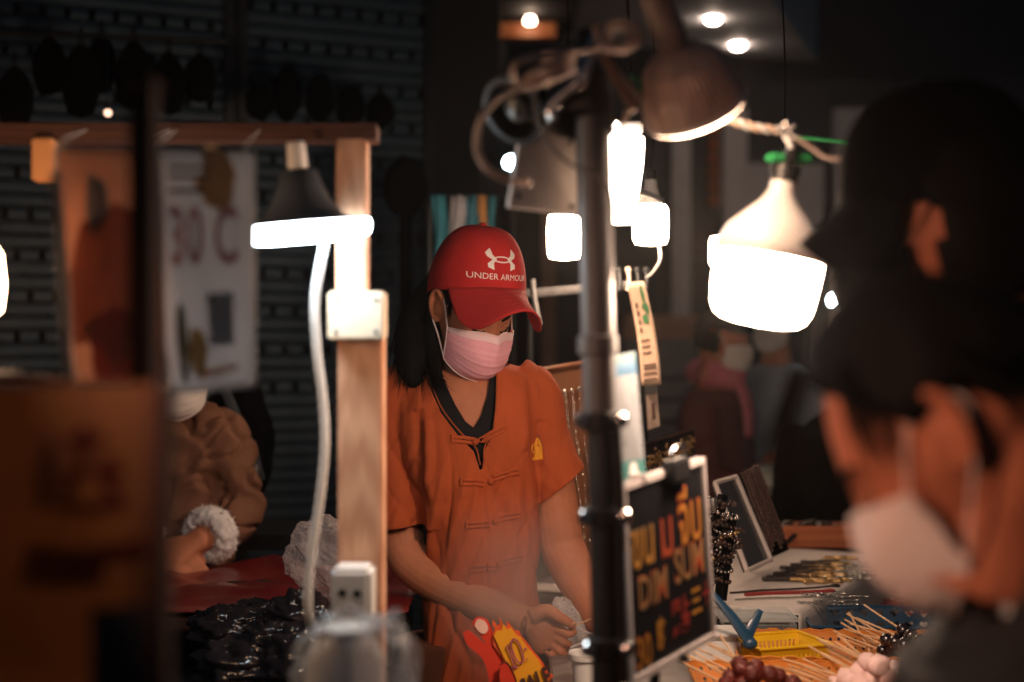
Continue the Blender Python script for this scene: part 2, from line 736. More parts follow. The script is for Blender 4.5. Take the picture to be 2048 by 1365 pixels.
# vertical string of dim orange ornaments on the wall
t = thing('hanging_ornament', 'vertical string of dim orange ornaments on the dark shop wall', 'ornament', P(1428, 400, 9.3))
b = MB()
b.sweep([P(1428, 225, 9.3), P(1428, 425, 9.3)], 0.006, seg=6)
part('cord', b, m_black, t)
m_orn = mat('rust_paper', (0.30, 0.09, 0.035), 0.7)
for py in (262, 290, 318, 346, 374, 402):
    b = MB()
    b.lathe([(0.01, 0.045), (0.035, 0.03), (0.045, 0.0), (0.035, -0.03), (0.01, -0.045)], Matrix.Translation(P(1428, py, 9.3)), 8)
    part('bead', b, m_orn, t)

# counter of a far stall with a warm lit board
t = thing('far_stall_counter', 'far stall counter with a warm brown board above a grey front', 'stall', (P(1360, 682, 7.2).x, 7.3, 0))
b = MB()
c = P(1370, 655, 7.2)
b.box((c.x, 7.32, c.z), (0.62, 0.2, 0.12))
part('top_board', b, mat('warm_board', (0.55, 0.33, 0.24), 0.6), t)
b = MB()
b.box((c.x, 7.36, (c.z - 0.06) / 2), (0.6, 0.2, c.z - 0.062))
part('front_panel', b, mat('grey_panel', (0.28, 0.28, 0.30), 0.6), t)
for k in range(3):
    b = MB()
    b.box((c.x, 7.25, c.z - 0.26 - 0.11 * k), (0.6, 0.015, 0.02))
    part('rail', b, m_dark_metal, t)

# ------------------------------------------------------------------ black pouches hanging before the shutter
spots = [(30, 175, 62, 130, 4.1), (99, 112, 56, 120, 4.2), (162, 138, 62, 150, 4.1), (203, 108, 50, 120, 4.25), (268, 128, 62, 140, 4.15), (337, 146, 56, 130, 4.2), (400, 140, 56, 100, 4.25)]
plabs = ['black cloth pouch hanging first from the frame edge, before the slotted shutter', 'black pouch with a pointed top hanging high on the shutter',
         'long black pouch hanging between two shorter black pouches', 'narrow black pouch half behind the long black pouch', 'black pouch hanging above the dark brown post',
         'black pouch hanging between the brown post and the shutter rail, longer one', 'short black pouch hanging beside the shutter guide rail']
for (px, py, w, h, d), lb in zip(spots, plabs):
    top = P(px, py - h * 0.45, d)
    t = thing('hanging_pouch', lb, 'pouch', P(px, py + h * 0.5, d), 'black pouches hanging before the shutter')
    s = d / F
    b = MB()
    prof = [(0.05, 0.5), (0.35, 0.42), (0.75, 0.2), (1.0, -0.1), (0.97, -0.5), (0.7, -0.9), (0.1, -1.0)]
    M = Matrix.Translation(P(px, py, d)) @ Matrix.Diagonal((w * s * .62, w * s * .3, h * s * 0.66, 1))
    b.lathe(prof, M, 18)
    part('bag', b, m_matte_black, t)
    b = MB()
    b.sweep([P(px - 6, py - h * .25, d), P(px, py - h * .55, d), P(px + 6, py - h * .25, d)], 0.004, seg=6)
    part('strap', b, m_black, t)
t = thing('hanging_rail', 'thin black rail from which the black pouches hang', 'rail', P(215, 60, 4.2))
b = MB()
b.sweep([P(-60, 62, 4.15), P(455, 84, 4.3)], 0.008, seg=8)
part('bar', b, m_black, t)
b = MB()
for px, py, h in ((520, 205, 60), (575, 190, 90), (640, 200, 80), (700, 215, 70), (760, 225, 60)):
    b.ball(P(px, py, 4.7), (0.05, 0.03, h * 4.7 / F / 1.6), 12, 8, lambda p, d: p * (1 + 0.25 * noise.noise(d * 2.3)))
single('hanging_garment', b, m_matte_black, 'dark row of bunched garments hanging before the second shutter', 'garment')
b = MB()
b.ball(P(812, 375, 4.6), (0.075, 0.06, 0.10), 18, 12, lambda p, d: p * (1 + 0.08 * noise.noise(d * 2)))
b.sweep([P(812, 420, 4.6), P(812, 520, 4.6), P(812, 1500, 4.6)], [0.03, 0.02, 0.02], seg=10)
single('hat_stand', b, m_matte_black, 'black round hat on a stand between the pine post and the teal scarves', 'hat stand')

# ------------------------------------------------------------------ scarves on a rail behind the cap
rail = thing('scarf_rail', 'thin dark rail holding the teal and striped scarves', 'rail', P(935, 392, 4.3))
b = MB()
b.sweep([P(855, 391, 4.3), P(1030, 396, 4.3)], 0.005, seg=8)
part('bar', b, m_dark_metal, rail)
b = MB()
b.sweep([P(1026, 396, 4.3), P(1026, 1600, 4.3)], 0.008, seg=8)
part('post', b, m_dark_metal, rail)
b = MB()
b.sweep([P(858, 391, 4.3), P(858, 1600, 4.3)], 0.008, seg=8)
part('post', b, m_dark_metal, rail)
for px0, px1, col, nm, lb in ((866, 892, (0.05, 0.27, 0.36), 'teal', 'teal scarf at the shutter end of the rail'),
                              (900, 930, (0.45, 0.45, 0.50), 'silver', 'silver grey scarf folded over the rail between teal ones'),
                              (932, 958, (0.06, 0.22, 0.31), 'dark_teal', 'dull teal scarf between the silver and the orange scarf'),
                              (959, 974, (0.62, 0.33, 0.12), 'orange', 'narrow orange scarf hanging on the rail'),
                              (976, 990, (0.05, 0.25, 0.33), 'teal_b', 'narrow teal scarf next to the orange one')):
    b = MB()
    def sc(u, v, a=px0, c=px1):
        p = P(a + (c - a) * u, 391 + 200 * v, 4.28)
        p.y += 0.012 * math.sin(u * 9 + v * 3) + 0.01 * math.sin(v * 5 + a)
        p.x += 0.004 * math.sin(v * 7 + a)
        return p
    b.grid(sc, 8, 10)
    single('scarf', b, mat('scarf_' + nm, col, 0.8, bump=0.4, bscale=200), lb, 'scarf', group='scarves on the rail', solid=0.004, smooth=True)
# ------------------------------------------------------------------ people: shared builders


def head_fn(p, d):
    x, y, z = p
    fr = max(0.0, d.y)
    if z < -0.015:
        t = min(1, (-0.015 - z) / 0.10)
        x *= 1 - 0.40 * t
        if y < 0:
            y *= 1 - 0.6 * t
    g = lambda v, c, s: math.exp(-((v - c) / s) ** 2)
    ax = abs(x)
    if d.y > 0.1:
        y += 0.016 * g(z, -0.105, 0.022) * g(x, 0, 0.03)
        y += (0.026 * g(z, -0.032, 0.014) + 0.014 * g(z, -0.012, 0.022) + 0.004 * g(z, 0.012, 0.02)) * g(x, 0, 0.0125)
        y += 0.006 * g(z, -0.036, 0.009) * g(ax, 0.013, 0.007)
        y -= 0.012 * g(ax, 0.033, 0.017) * g(z, 0.010, 0.014)
        y += 0.007 * g(ax, 0.033, 0.014) * g(z, 0.006, 0.009)
        y += 0.004 * g(z, 0.032, 0.010) * g(ax, 0.03, 0.03)
        y += 0.006 * g(ax, 0.042, 0.018) * g(z, -0.02, 0.02)
        y += 0.008 * g(z, -0.066, 0.007) * g(x, 0, 0.022) + 0.008 * g(z, -0.080, 0.007) * g(x, 0, 0.019)
    return Vector((x, y, z))


def head_matrix(c, yaw, pitch, roll=0.0, s=1.0):
    return (Matrix.Translation(Vector(c)) @ Matrix.Rotation(PI + R(yaw), 4, 'Z') @ Matrix.Rotation(-R(pitch), 4, 'X')
            @ Matrix.Rotation(R(roll), 4, 'Y') @ Matrix.Scale(s, 4))


def add_head(b, M):
    h = MB()
    h.ball((0, 0, 0), (0.074, 0.096, 0.122), 56, 44, head_fn)
    for sx in (-1, 1):     # ears: helix, lobe, inner plate
        x = 0.076 * sx
        pts = [(x * 0.95, 0.006, 0.008), (x * 1.07, 0.002, 0.030), (x * 1.13, -0.016, 0.034), (x * 1.14, -0.026, 0.016),
               (x * 1.09, -0.022, -0.008), (x * 1.0, -0.008, -0.026), (x * 0.95, 0.004, -0.022)]
        h.sweep(pts, 0.0055, 4, 8)
        h.ball((x * 0.99, -0.010, 0.004), (0.008, 0.017, 0.026), 10, 8)
        h.ball((x * 0.97, 0.004, -0.004), (0.006, 0.006, 0.010), 8, 6)
    return b.add([M @ v for v in h.v], h.f)


def neck(b, M, base, r=0.052):
    top = M @ Vector((0, -0.022, -0.045))
    b.sweep([base, (Vector(base) + top) / 2 + Vector((0, 0, 0.004)), top, M @ Vector((0, -0.015, 0.0))], [r * 1.25, r, r * 0.98, r * 0.9], 6, 20)


def add_hand(b, wrist, d, n, size=1.0, curl=35, flip=1):
    """palm, four unequal fingers and thumb; d to the fingertips, n out of the back of the hand"""
    d = Vector(d).normalized()
    n = Vector(n)
    n = (n - d * n.dot(d)).normalized()
    s = d.cross(n) * flip
    w = Vector(wrist)
    k = size
    kn = w + d * 0.085 * k
    b.sweep([w - d * 0.02 * k, w, w + d * 0.045 * k, kn], [(0.024 * k, 0.019 * k), (0.026 * k, 0.018 * k), (0.038 * k, 0.015 * k), (0.038 * k, 0.011 * k)], 5, 14, side=s)
    for off, ln, r in ((0.029, 0.072, 0.0088), (0.010, 0.080, 0.009), (-0.010, 0.074, 0.0086), (-0.028, 0.058, 0.0076)):
        p = kn + s * off * k - d * 0.012 * k
        pts = [p]
        a = 0
        for q in (0.45, 0.32, 0.23):
            a += R(curl)
            p = p + (d * math.cos(a) - n * math.sin(a)) * (ln * q + (0.012 if q == 0.45 else 0)) * k
            pts.append(p)
        b.sweep(pts, [r * k, r * 0.98 * k, r * 0.9 * k, r * 0.72 * k], 4, 10)
    p0 = w + d * 0.015 * k + s * 0.020 * k
    p1 = p0 + d * 0.030 * k + s * 0.022 * k - n * 0.008 * k
    p2 = p1 + d * 0.032 * k + s * 0.006 * k - n * 0.012 * k
    p3 = p2 + d * 0.024 * k - s * 0.004 * k - n * 0.010 * k
    b.sweep([p0, p1, p2, p3], [0.015 * k, 0.0115 * k, 0.010 * k, 0.0075 * k], 4, 10)


def add_cap(M, root, mcrown, mbrim=None, L=0.078, H=0.108, sc=1.0):
    """baseball cap in head coordinates: crown (panels sewn with seams), curved brim, button, eyelets"""
    mbrim = mbrim or mcrown
    rx, rf, rb = 0.091, 0.108, 0.117

    def rim_z(a):       # a = 0 at the front
        c = math.cos(a)
        return 0.036 * max(c, 0) ** 1.2 + 0.022 * (1 - abs(c)) - 0.012 * max(-c, 0)

    def crown(a, t):
        c, s = math.cos(a), math.sin(a)
        tt = t * PI / 2
        e = 0.62 if c > 0 else 0.72
        rr = max(0.0, math.cos(tt)) ** e
        z0 = rim_z(a)
        top = 0.150
        z = z0 + (top - z0) * math.sin(tt) ** (1.12 if c > 0 else 1.0)
        dent = 1 - 0.012 * math.exp(-((abs(((a / (PI / 3)) % 1) - 0.5) - 0.5) / 0.04) ** 2) * (1 if t < .96 else 0)
        wob = 1 + 0.010 * noise.noise(Vector((c * 3, s * 3, t * 4)))
        return Vector((rx * rr * s * dent * wob, (rf if c > 0 else rb) * rr * c * dent * wob, z)) * sc
    b = MB()
    b.grid(lambda u, v: M @ crown(2 * PI * u, v), 72, 24)
    me = b.mesh('crown')
    bm = bmesh.new()
    bm.from_mesh(me)
    bmesh.ops.remove_doubles(bm, verts=bm.verts, dist=0.0002)
    bm.to_mesh(me)
    bm.free()
    bvh = bvh_of(me)
    cr = part('crown', me, mcrown, root, smooth=True, solid=0.003)
    b = MB()

    def bill(u, v):
        ph = R(-68 + 136 * u)
        z0 = rim_z(ph)
        s, c = math.sin(ph), math.cos(ph)
        q = max(0.0, math.cos(ph * 90 / 70)) ** 0.30
        x = rx * s * (1 - 0.03 * v * abs(s))
        y = rf * c + L * v * q
        z = z0 + 0.004 - 0.030 * v * q - 10.5 * (x ** 2) * v ** 0.8 * min(1, q * 1.2)
        return M @ (Vector((x, y, z)) * sc)
    b.grid(bill, 40, 14)
    part('brim', b, mbrim, root, smooth=True, solid=0.004)
    b = MB()
    for r_ in range(5):
        v = 0.22 + 0.17 * r_
        pts = [bill(0.06 + 0.88 * i / 24, v) + (M.to_3x3() @ Vector((0, 0, 0.0022))) for i in range(25)]
        b.sweep(pts, 0.0006, 1, 5)
    part('stitching', b, mbrim, root)
    b = MB()
    b.ball(M @ (Vector((0, -0.002, 0.152)) * sc), (0.008, 0.008, 0.005), 12, 8)
    part('top_button', b, mcrown, root)
    b = MB()
    for k in range(6):
        a = PI / 3 * k + PI / 6 * 0
        pts = [M @ (crown(a, t / 20) * 1.006) for t in range(0, 20)]
        b.sweep(pts, 0.0008, 1, 5)
    part('seam', b, mcrown, root)
    b = MB()
    for k in range(6):
        a = PI / 3 * k + PI / 6
        p = M @ (crown(a, 0.62) * 1.004)
        n = (p - M @ Vector((0, 0, 0.05))).normalized()
        X = axis_matrix(p, n)
        b.sweep([X @ Vector((0.0035 * math.cos(q), 0.0035 * math.sin(q), 0)) for q in [2 * PI * i / 12 for i in range(13)]], 0.0011, 1, 5, cap=False)
    part('eyelet', b, mcrown, root)
    return cr, bvh


def mask_fn(u, v, bulge=1.0):
    """face mask in head coordinates; u -1..1 across, v 0 top .. 1 chin"""
    ctr = [(0.103, 0.004), (0.123, -0.020), (0.131, -0.045), (0.128, -0.072), (0.118, -0.094), (0.098, -0.110)]
    t = v * 5
    i = min(4, int(t))
    f = t - i
    f2 = f
    y0 = ctr[i][0] + (ctr[i + 1][0] - ctr[i][0]) * f2
    z0 = ctr[i][1] + (ctr[i + 1][1] - ctr[i][1]) * f2
    psi = u * R(76)
    xh = 0.077 - 0.012 * v
    x = xh * math.sin(psi) / math.sin(R(76))
    k = (1 - math.cos(psi)) / (1 - math.cos(R(76)))
    ys = 0.046 + 0.002 * v
    zs = -0.016 - 0.068 * v
    y = y0 - (y0 - ys) * k
    z = z0 - (z0 - zs) * abs(u) ** 1.6
    ed = (1 - abs(u) ** 6)
    y += 0.012 * math.exp(-(x / 0.013) ** 2) * math.exp(-(v / 0.3) ** 2) - 0.004 * math.exp(-((abs(x) - 0.030) / 0.012) ** 2) * math.exp(-(v / .22) ** 2)
    # three horizontal pleats
    for c in (0.32, 0.50, 0.68):
        dv = v - c - 0.03 * noise.noise(Vector((u * 2, c * 7, 0)))
        y += 0.0022 * ed * math.exp(-(dv / 0.03) ** 2) * (1 if dv < 0.012 else 0.2)
    y += 0.0025 * noise.noise(Vector((u * 3.1, v * 3.7, 1.3)))
    return Vector((x, y, z))


def add_mask(M, root, m, m_edge, band=None, pr=0.0016):
    b = MB()
    b.grid(lambda u, v: M @ mask_fn(u * 2 - 1, v), 56, 44)
    mk = part('face_mask', b, m, root, smooth=True, solid=0.0015)
    if band:
        b = MB()
        b.grid(lambda u, v: M @ (mask_fn(-0.95 + 1.9 * u, 0.008 + 0.115 * v) * 1.007), 40, 6)
        part('nose_band', b, band, mk, smooth=True, solid=0.0008)
    b = MB()
    for v in (0.0, 0.055):
        b.sweep([M @ (mask_fn(-0.97 + 1.94 * i / 30, v) * 1.008) for i in range(31)], 0.0011, 1, 6)
    b.sweep([M @ (mask_fn(-0.97 + 1.94 * i / 30, 1) * 1.008) for i in range(31)], 0.0010, 1, 6)
    for s in (-1, 1):
        b.sweep([M @ (mask_fn(s * 0.985, i / 12) * 1.008) for i in range(13)], 0.0012, 1, 6)
    part('mask_hem', b, m_edge, mk)
    for s in (-1, 1):
        b = MB()
        a0 = mask_fn(s * 0.97, 0.03)
        a1 = mask_fn(s * 0.97, 0.97)
        b.sweep([M @ (a0 * 1.01), M @ Vector((s * 0.078, 0.018, 0.018)), M @ Vector((s * 0.079, -0.010, 0.036)), M @ Vector((s * 0.079, -0.034, 0.012)),
                 M @ Vector((s * 0.081, -0.016, -0.020)), M @ Vector((s * 0.072, 0.018, -0.052)), M @ (a1 * 1.01)], pr, 8, 7)
        part('ear_loop', b, m_edge, mk)
    return mk


def add_brows(M, root, down=True):
    h = MB()
    h.ball((0, 0, 0), (0.074, 0.096, 0.122), 56, 44, head_fn)
    bv = BVHTree.FromPolygons(h.v, h.f)

    def on(x, z, off=0.0008):
        hit = bv.ray_cast(Vector((x, 0.3, z)), Vector((0, -1, 0)))
        return (hit[0] if hit[0] else Vector((x, 0.09, z))) + Vector((0, off, 0))
    for s in (-1, 1):
        b = MB()
        b.sweep([M @ on(s * x, z) for x, z in ((0.014, 0.027), (0.026, 0.031), (0.040, 0.031), (0.052, 0.024))], [0.0022, 0.003, 0.0026, 0.0010], 4, 6)
        part('eyebrow', b, m_hair, root)
        b = MB()
        b.sweep([M @ on(s * x, z, 0.0012) for x, z in ((0.017, 0.003), (0.026, -0.001), (0.036, -0.001), (0.047, 0.004))], [0.0010, 0.0022, 0.0024, 0.0012], 4, 6)
        part('eyelash', b, m_hair, root)
        b = MB()
        b.sweep([M @ on(s * x, z, 0.0004) for x, z in ((0.018, 0.010), (0.030, 0.0145), (0.046, 0.010))], 0.0007, 4, 5)
        part('eyelid_crease', b, mat('lid_crease', (0.14, 0.055, 0.035), 0.6), root)


def hair_strands(b, curves, n, spread, rad, seed=1):
    """n thin strands that follow the guide curves with jitter"""
    rnd = random.Random(seed)
    for i in range(n):
        g = rnd.choice(curves)
        off = Vector((rnd.gauss(0, spread), rnd.gauss(0, spread), rnd.gauss(0, spread)))
        e = Vector((rnd.gauss(0, spread), rnd.gauss(0, spread), rnd.gauss(0, spread * 2)))
        k = len(g)
        pts = [Vector(p) + off * (0.4 + 0.6 * j / k) + e * (j / k) ** 2 for j, p in enumerate(g)]
        b.sweep(pts, [rad] * (k - 1) + [rad * 0.2], 3, 5)


def crop_hair(M, zb, grow=(0.088, 0.112, 0.132), seed=0.0, bang=0.02):
    def fn(p, d):
        q = Vector(p)
        n = noise.noise(d * 5 + Vector((seed, 0, 0)))
        q *= 1 + 0.05 * n
        if d.y > 0.2 and q.z > 0.02:
            q.y += bang * math.exp(-((q.z - 0.07) / 0.035) ** 2)
        lim = zb(q)
        if q.z < lim:
            k = min(1, (lim - q.z) / 0.02)
            q = q * (1 - 0.42 * k)
        return q
    b = MB()
    b.ball((0, -0.006, 0.004), grow, 48, 40, fn)
    b.v = [M @ v for v in b.v]
    return b


# ------------------------------------------------------------------ the vendor
DV = 2.84
V = lambda px, py, d=0.0: P(px, py, DV + d)
S = DV / F
vd = thing('person', 'woman in a red cap, pink face mask and orange shirt working at the counter', 'person', (V(955, 682).x, DV, 0))

m_shirt = mat('orange_linen', (0.42, 0.084, 0.027), 0.9, var=0.10, scale=9, bump=0.35, bscale=420, spec=0.2)
m_seam = mat('orange_seam', (0.30, 0.07, 0.022), 0.9, var=0.1, spec=0.2)
m_under = mat('black_jersey', (0.010, 0.010, 0.012), 0.9, bump=0.2, bscale=300, spec=0.2)
m_cap = mat('red_cotton', (0.46, 0.022, 0.022), 0.85, var=0.10, scale=12, bump=0.3, bscale=420, spec=0.25)
m_brim = mat('red_cotton_brim', (0.40, 0.024, 0.024), 0.85, var=0.08, scale=12, bump=0.3, bscale=420, spec=0.25)
m_mask = mat('pink_mask', (0.86, 0.42, 0.50), 0.75, var=0.03, scale=8, bump=0.25, bscale=260, sss=0.05, spec=0.3)
m_mask_edge = mat('pale_mask_edge', (0.84, 0.70, 0.70), 0.7, var=0.03)
m_trouser = mat('dark_red_trousers', (0.10, 0.035, 0.02), 0.9, spec=0.2)

HM = head_matrix(V(944, 622, -0.03), 31, 29, -2, 0.96)
CM = head_matrix(V(950, 604, -0.03), 30, 9, -2, 1.0)

# torso rings: py, centre px, half width px, half depth px
TOR = [(722, 925, 58, 54), (738, 926, 98, 66), (760, 928, 136, 82), (800, 932, 150, 98), (870, 938, 144, 112), (940, 948, 136, 116),
       (1010, 956, 126, 112), (1080, 960, 117, 106), (1160, 962, 112, 104), (1250, 966, 116, 110), (1340, 968, 122, 114), (1430, 970, 126, 116)]


def torso(b, off, n0=0, n1=None):
    rows = TOR[n0:n1]
    b.sweep([V(cx, py) for py, cx, rx, ry in rows], [((rx + off) * S, (ry + off) * S) for py, cx, rx, ry in rows], 5, 40, side=(1, 0, 0), e=2.3)


LSH, LHEM = (792, 782, .01), (796, 1046, -.03)
# --- skin: one continuous body
b = MB()
add_head(b, HM)
neck(b, HM, V(927, 742, 0.02), 0.054)
torso(b, -22)
LE, LW = V(818, 1118, -0.02), V(1052, 1243, -0.14)     # right arm of the woman (picture left)
b.sweep([V(800, 785, .01), V(792, 870, .02), V(796, 990, .01), V(806, 1075, 0), LE, V(880, 1165, -0.05), V(965, 1207, -0.10), LW],
        [.050, .052, .045, .043, .043, .043, .036, .0275], 5, 20)
RE, RW = V(1124, 1092, 0.0), V(1215, 1268, -0.10)
b.sweep([V(1062, 790, .01), V(1085, 880, .01), V(1106, 985, 0), V(1116, 1050, 0), RE, V(1150, 1148, -.03), V(1185, 1212, -.07), RW],
        [.048, .050, .046, .046, .045, .043, .036, .027], 5, 20)
# picture-left hand: palm, then fingers that pinch a stick and curl away
H = lambda px, py, d: P(px, py, 2.70 + d)
b.sweep([LW, H(1068, 1246, 0), H(1092, 1264, 0.0), H(1108, 1276, 0.005)], [(.0265, .021), (.030, .019), (.043, .016), (.043, .013)], 5, 16, side=(0.35, 0, 1))
b.sweep([H(1066, 1232, -.012), H(1094, 1222, -.022), H(1120, 1236, -.024), H(1149, 1252, -.018)], [.0165, .0135, .0115, .0078], 5, 12)
b.sweep([H(1100, 1250, .0), H(1122, 1262, -.008), H(1138, 1268, -.010), H(1151, 1259, -.006)], [.0108, .0094, .0085, .0070], 5, 12)
b.sweep([H(1104, 1268, .0), H(1126, 1284, -.005), H(1136, 1290, .012), H(1128, 1284, .034)], [.0100, .0092, .0084, .0072], 5, 12)
b.sweep([H(1104, 1288, .0), H(1121, 1304, -.002), H(1128, 1309, .015), H(1120, 1300, .036)], [.0098, .0088, .0080, .0068], 5, 12)
b.sweep([H(1098, 1303, .0), H(1110, 1321, .0), H(1116, 1325, .014), H(1110, 1316, .030)], [.0090, .0080, .0072, .0060], 5, 12)
add_hand(b, RW, (0.15, -0.6, -0.75), (0.8, -0.35, 0.5), 0.98, 30, -1)
# legs
for sx in (-1, 1):
    hx = V(970, 682).x + sx * 0.075
    b.sweep([(hx, DV, .80), (hx + sx * .01, DV, .62), (hx + sx * .01, DV + .01, .44), (hx + sx * .01, DV + .02, .25), (hx + sx * .01, DV + .03, .09)],
            [.075, .068, .052, .046, .036], 4, 16)
    b.sweep([(hx + sx * .01, DV + .05, .06), (hx + sx * .015, DV - .05, .05), (hx + sx * .02, DV - .15, .03)], [(.036, .04), (.04, .035), (.035, .02)], 4, 12, side=(1, 0, 0))
me = fuse(b, 0.0027, 2)
part('body', me, m_skin, vd, smooth=True)
add_brows(HM, vd)

# --- V necked black undershirt and the orange shirt, cut open at the front


def cut_front(me, poly_px, dmax):
    """knife the outline (picture plane x, z polygon) into the cloth and open it at the front"""
    poly = [(V(px, py).x, V(px, py).z) for px, py in poly_px]
    bm = bmesh.new()
    bm.from_mesh(me)
    k = len(poly)
    x0 = min(p[0] for p in poly) - .01
    x1 = max(p[0] for p in poly) + .01
    z0 = min(p[1] for p in poly) - .01
    for i in range(k):
        a, c = Vector((poly[i][0], 0, poly[i][1])), Vector((poly[(i + 1) % k][0], 0, poly[(i + 1) % k][1]))
        t = c - a
        n = Vector((t.z, 0, -t.x)).normalized()
        lo = Vector((min(a.x, c.x), min(a.z, c.z))) - Vector((.008, .008))
        hi = Vector((max(a.x, c.x), max(a.z, c.z))) + Vector((.008, .008))
        fs = [f for f in bm.faces if f.calc_center_median().y < dmax and lo.x < f.calc_center_median().x < hi.x and lo.y < f.calc_center_median().z < hi.y]
        if not fs:
            continue
        es = set(e for f in fs for e in f.edges)
        vs = set(v for f in fs for v in f.verts)
        bmesh.ops.bisect_plane(bm, geom=fs + list(es) + list(vs), plane_co=a, plane_no=n, dist=1e-5)

    def inside(x, z):
        r = False
        j = k - 1
        for i in range(k):
            if (poly[i][1] > z) != (poly[j][1] > z) and x < (poly[j][0] - poly[i][0]) * (z - poly[i][1]) / (poly[j][1] - poly[i][1]) + poly[i][0]:
                r = not r
            j = i
        return r
    dead = []
    for f in bm.faces:
        c = f.calc_center_median()
        if c.y < dmax and inside(c.x, c.z):
            dead.append(f)
    bmesh.ops.delete(bm, geom=dead, context='FACES')
    bm.to_mesh(me)
    bm.free()


def open_ends(me, planes):
    """remove what lies beyond (point, normal, radius) - hems and neck hole"""
    bm = bmesh.new()
    bm.from_mesh(me)
    for co, no, rad in planes:
        co, no = Vector(co), Vector(no)
        fs = [f for f in bm.faces if (f.calc_center_median() - co).length < rad]
        geom = fs + list(set(e for f in fs for e in f.edges)) + list(set(v for f in fs for v in f.verts))
        bmesh.ops.bisect_plane(bm, geom=geom, plane_co=co, plane_no=no, dist=1e-5)
        dead = [f for f in bm.faces if (f.calc_center_median() - co).length < rad and (f.calc_center_median() - co).dot(no) > 1e-5]
        bmesh.ops.delete(bm, geom=dead, context='FACES')
    bm.to_mesh(me)
    bm.free()


b = MB()
torso(b, -13)
me = fuse(b, 0.006, 3)
open_ends(me, [(V(926, 728), (0.0, 0.0, 1), 0.09)])
cut_front(me, [(866, 640), (874, 700), (892, 760), (914, 806), (934, 838), (950, 850), (964, 828), (976, 790), (982, 745), (984, 700), (980, 640)], DV + 0.02)
part('undershirt', me, m_under, vd, smooth=True, solid=0.002)

b = MB()
torso(b, 0)
b.sweep([V(845, 772, .01), V(800, 800, .01), V(786, 870, .01), V(786, 960, 0), V(790, 1080, -.01)], [.070, .066, .060, .058, .059], 6, 26)
b.sweep([V(1020, 772, .01), V(1060, 800, .01), V(1082, 870, .01), V(1104, 935, 0), V(1136, 1004, -.01)], [.066, .062, .056, .055, .057], 6, 26)
b.sweep([V(870, 752, .02), V(928, 738, .03), V(985, 752, .02)], [.035, .04, .035], 4, 16)
me = fuse(b, 0.0042, 10)
AX = [(V(842, 830), V(830, 1010)), (V(1052, 850), V(1068, 990))]


def folds(c, n):
    """cloth folds: vertical drapes under the chest, pulls towards the armpits and sleeves"""
    d = 0.0
    front = max(0.0, -n.y) * 0.6 + 0.4
    px = c.x / c.y * F + 1024
    py = 682.5 - (c.z - EYE) / c.y * F
    low = min(1, max(0, (py - 820) / 200))
    body = 1 if 838 < px < 1080 else 0
    # soft drapes
    d += 0.017 * low * front * (0.42 - abs(noise.noise(Vector((px * 0.030 + py * 0.004, py * 0.0035, 3.1))))) * (1 if body else 0.7)
    q2 = (px * .001, 0, py * .001)
    d -= 0.0055 * low * front * crease(q2, (20, 0, 3.0), 2.0, .13) * (1 if body else .4)
    d -= 0.0028 * front * crease((q2[0] + .4 * q2[2], 0, q2[2] - .4 * q2[0]), (13, 0, 3.5), 6.0, .12)
    d -= 0.0030 * crease((q2[0] - .6 * q2[2], 0, q2[2] + .6 * q2[0]), (12, 0, 3.5), 11.0, .12)
    d += 0.0035 * fb(c, (22, 22, 9), 5.0)
    d += 0.0014 * fb(c, (60, 60, 32), 9.0)
    # sleeve creases: diagonal
    if px < 842 or px > 1078:
        q = (px - 800) * 0.6 + py if px < 842 else py - (px - 1100) * 0.9
        d += 0.010 * (0.35 - abs(noise.noise(Vector((q * 0.014, px * 0.010, 7.7)))))
    # deep folds where the arm leaves the body
    d -= 0.006 * math.exp(-((px - (838 + 0.02 * (py - 900))) / 11) ** 2) * (1 if 820 < py < 1060 else 0)
    d += 0.007 * math.exp(-((px - (858 + 0.03 * (py - 900))) / 10) ** 2) * (1 if 840 < py < 1060 else 0)
    d -= 0.005 * math.exp(-((px - (1078 - 0.05 * (py - 900))) / 10) ** 2) * (1 if 840 < py < 1000 else 0)
    d -= 0.003 * math.exp(-((px - (1060 + 0.10 * (py - 800))) / 9) ** 2) * min(1, max(0, (py - 740) / 40)) * (1 if py < 900 else 0)
    d += 0.004 * math.exp(-((px - (1042 + 0.10 * (py - 800))) / 14) ** 2) * min(1, max(0, (py - 740) / 40)) * (1 if py < 900 else 0)
    return d


displace(me, folds)
open_ends(me, [(V(926, 733, 0.0), (0.0, -0.25, 1), 0.095),
               (V(800, 1050, -.01), V(800, 1050) - V(788, 960), 0.085),
               (V(1117, 974, -.005), V(1116, 974) - V(1062, 906), 0.075),
               (V(970, 1418), (0, 0, -1), 0.22)])
shirt_bvh0 = bvh_of(me)
cut_front(me, [(832, 640), (840, 705), (858, 760), (886, 820), (920, 864), (950, 894), (962, 930), (967, 928), (970, 893), (985, 868), (992, 810), (993, 760), (996, 640)], DV + 0.02)
sh = part('shirt', me, m_shirt, vd, smooth=True, solid=0.0025)


def on_shirt(px, py, off=0.001):
    o = Vector((0, 0, EYE))
    d = (P(px, py, 1) - o).normalized()
    h = shirt_bvh0.ray_cast(o, d)
    if h[0] is None:
        return V(px, py, -0.11), Vector((0, -1, 0))
    n = h[1] if h[1].dot(d) < 0 else -h[1]
    return h[0] + n * off, n


def line_on(pts, n=5, off=0.001):
    c = catmull([(a, q, 0) for a, q in pts], n)
    r = [on_shirt(p[0], p[1], off) for p in c]
    ns = [x[1] for x in r]
    sm = []
    for i in range(len(ns)):
        v = Vector((0, 0, 0))
        for k in range(max(0, i - 3), min(len(ns), i + 4)):
            v += ns[k]
        sm.append(v.normalized())
    return [x[0] for x in r], sm


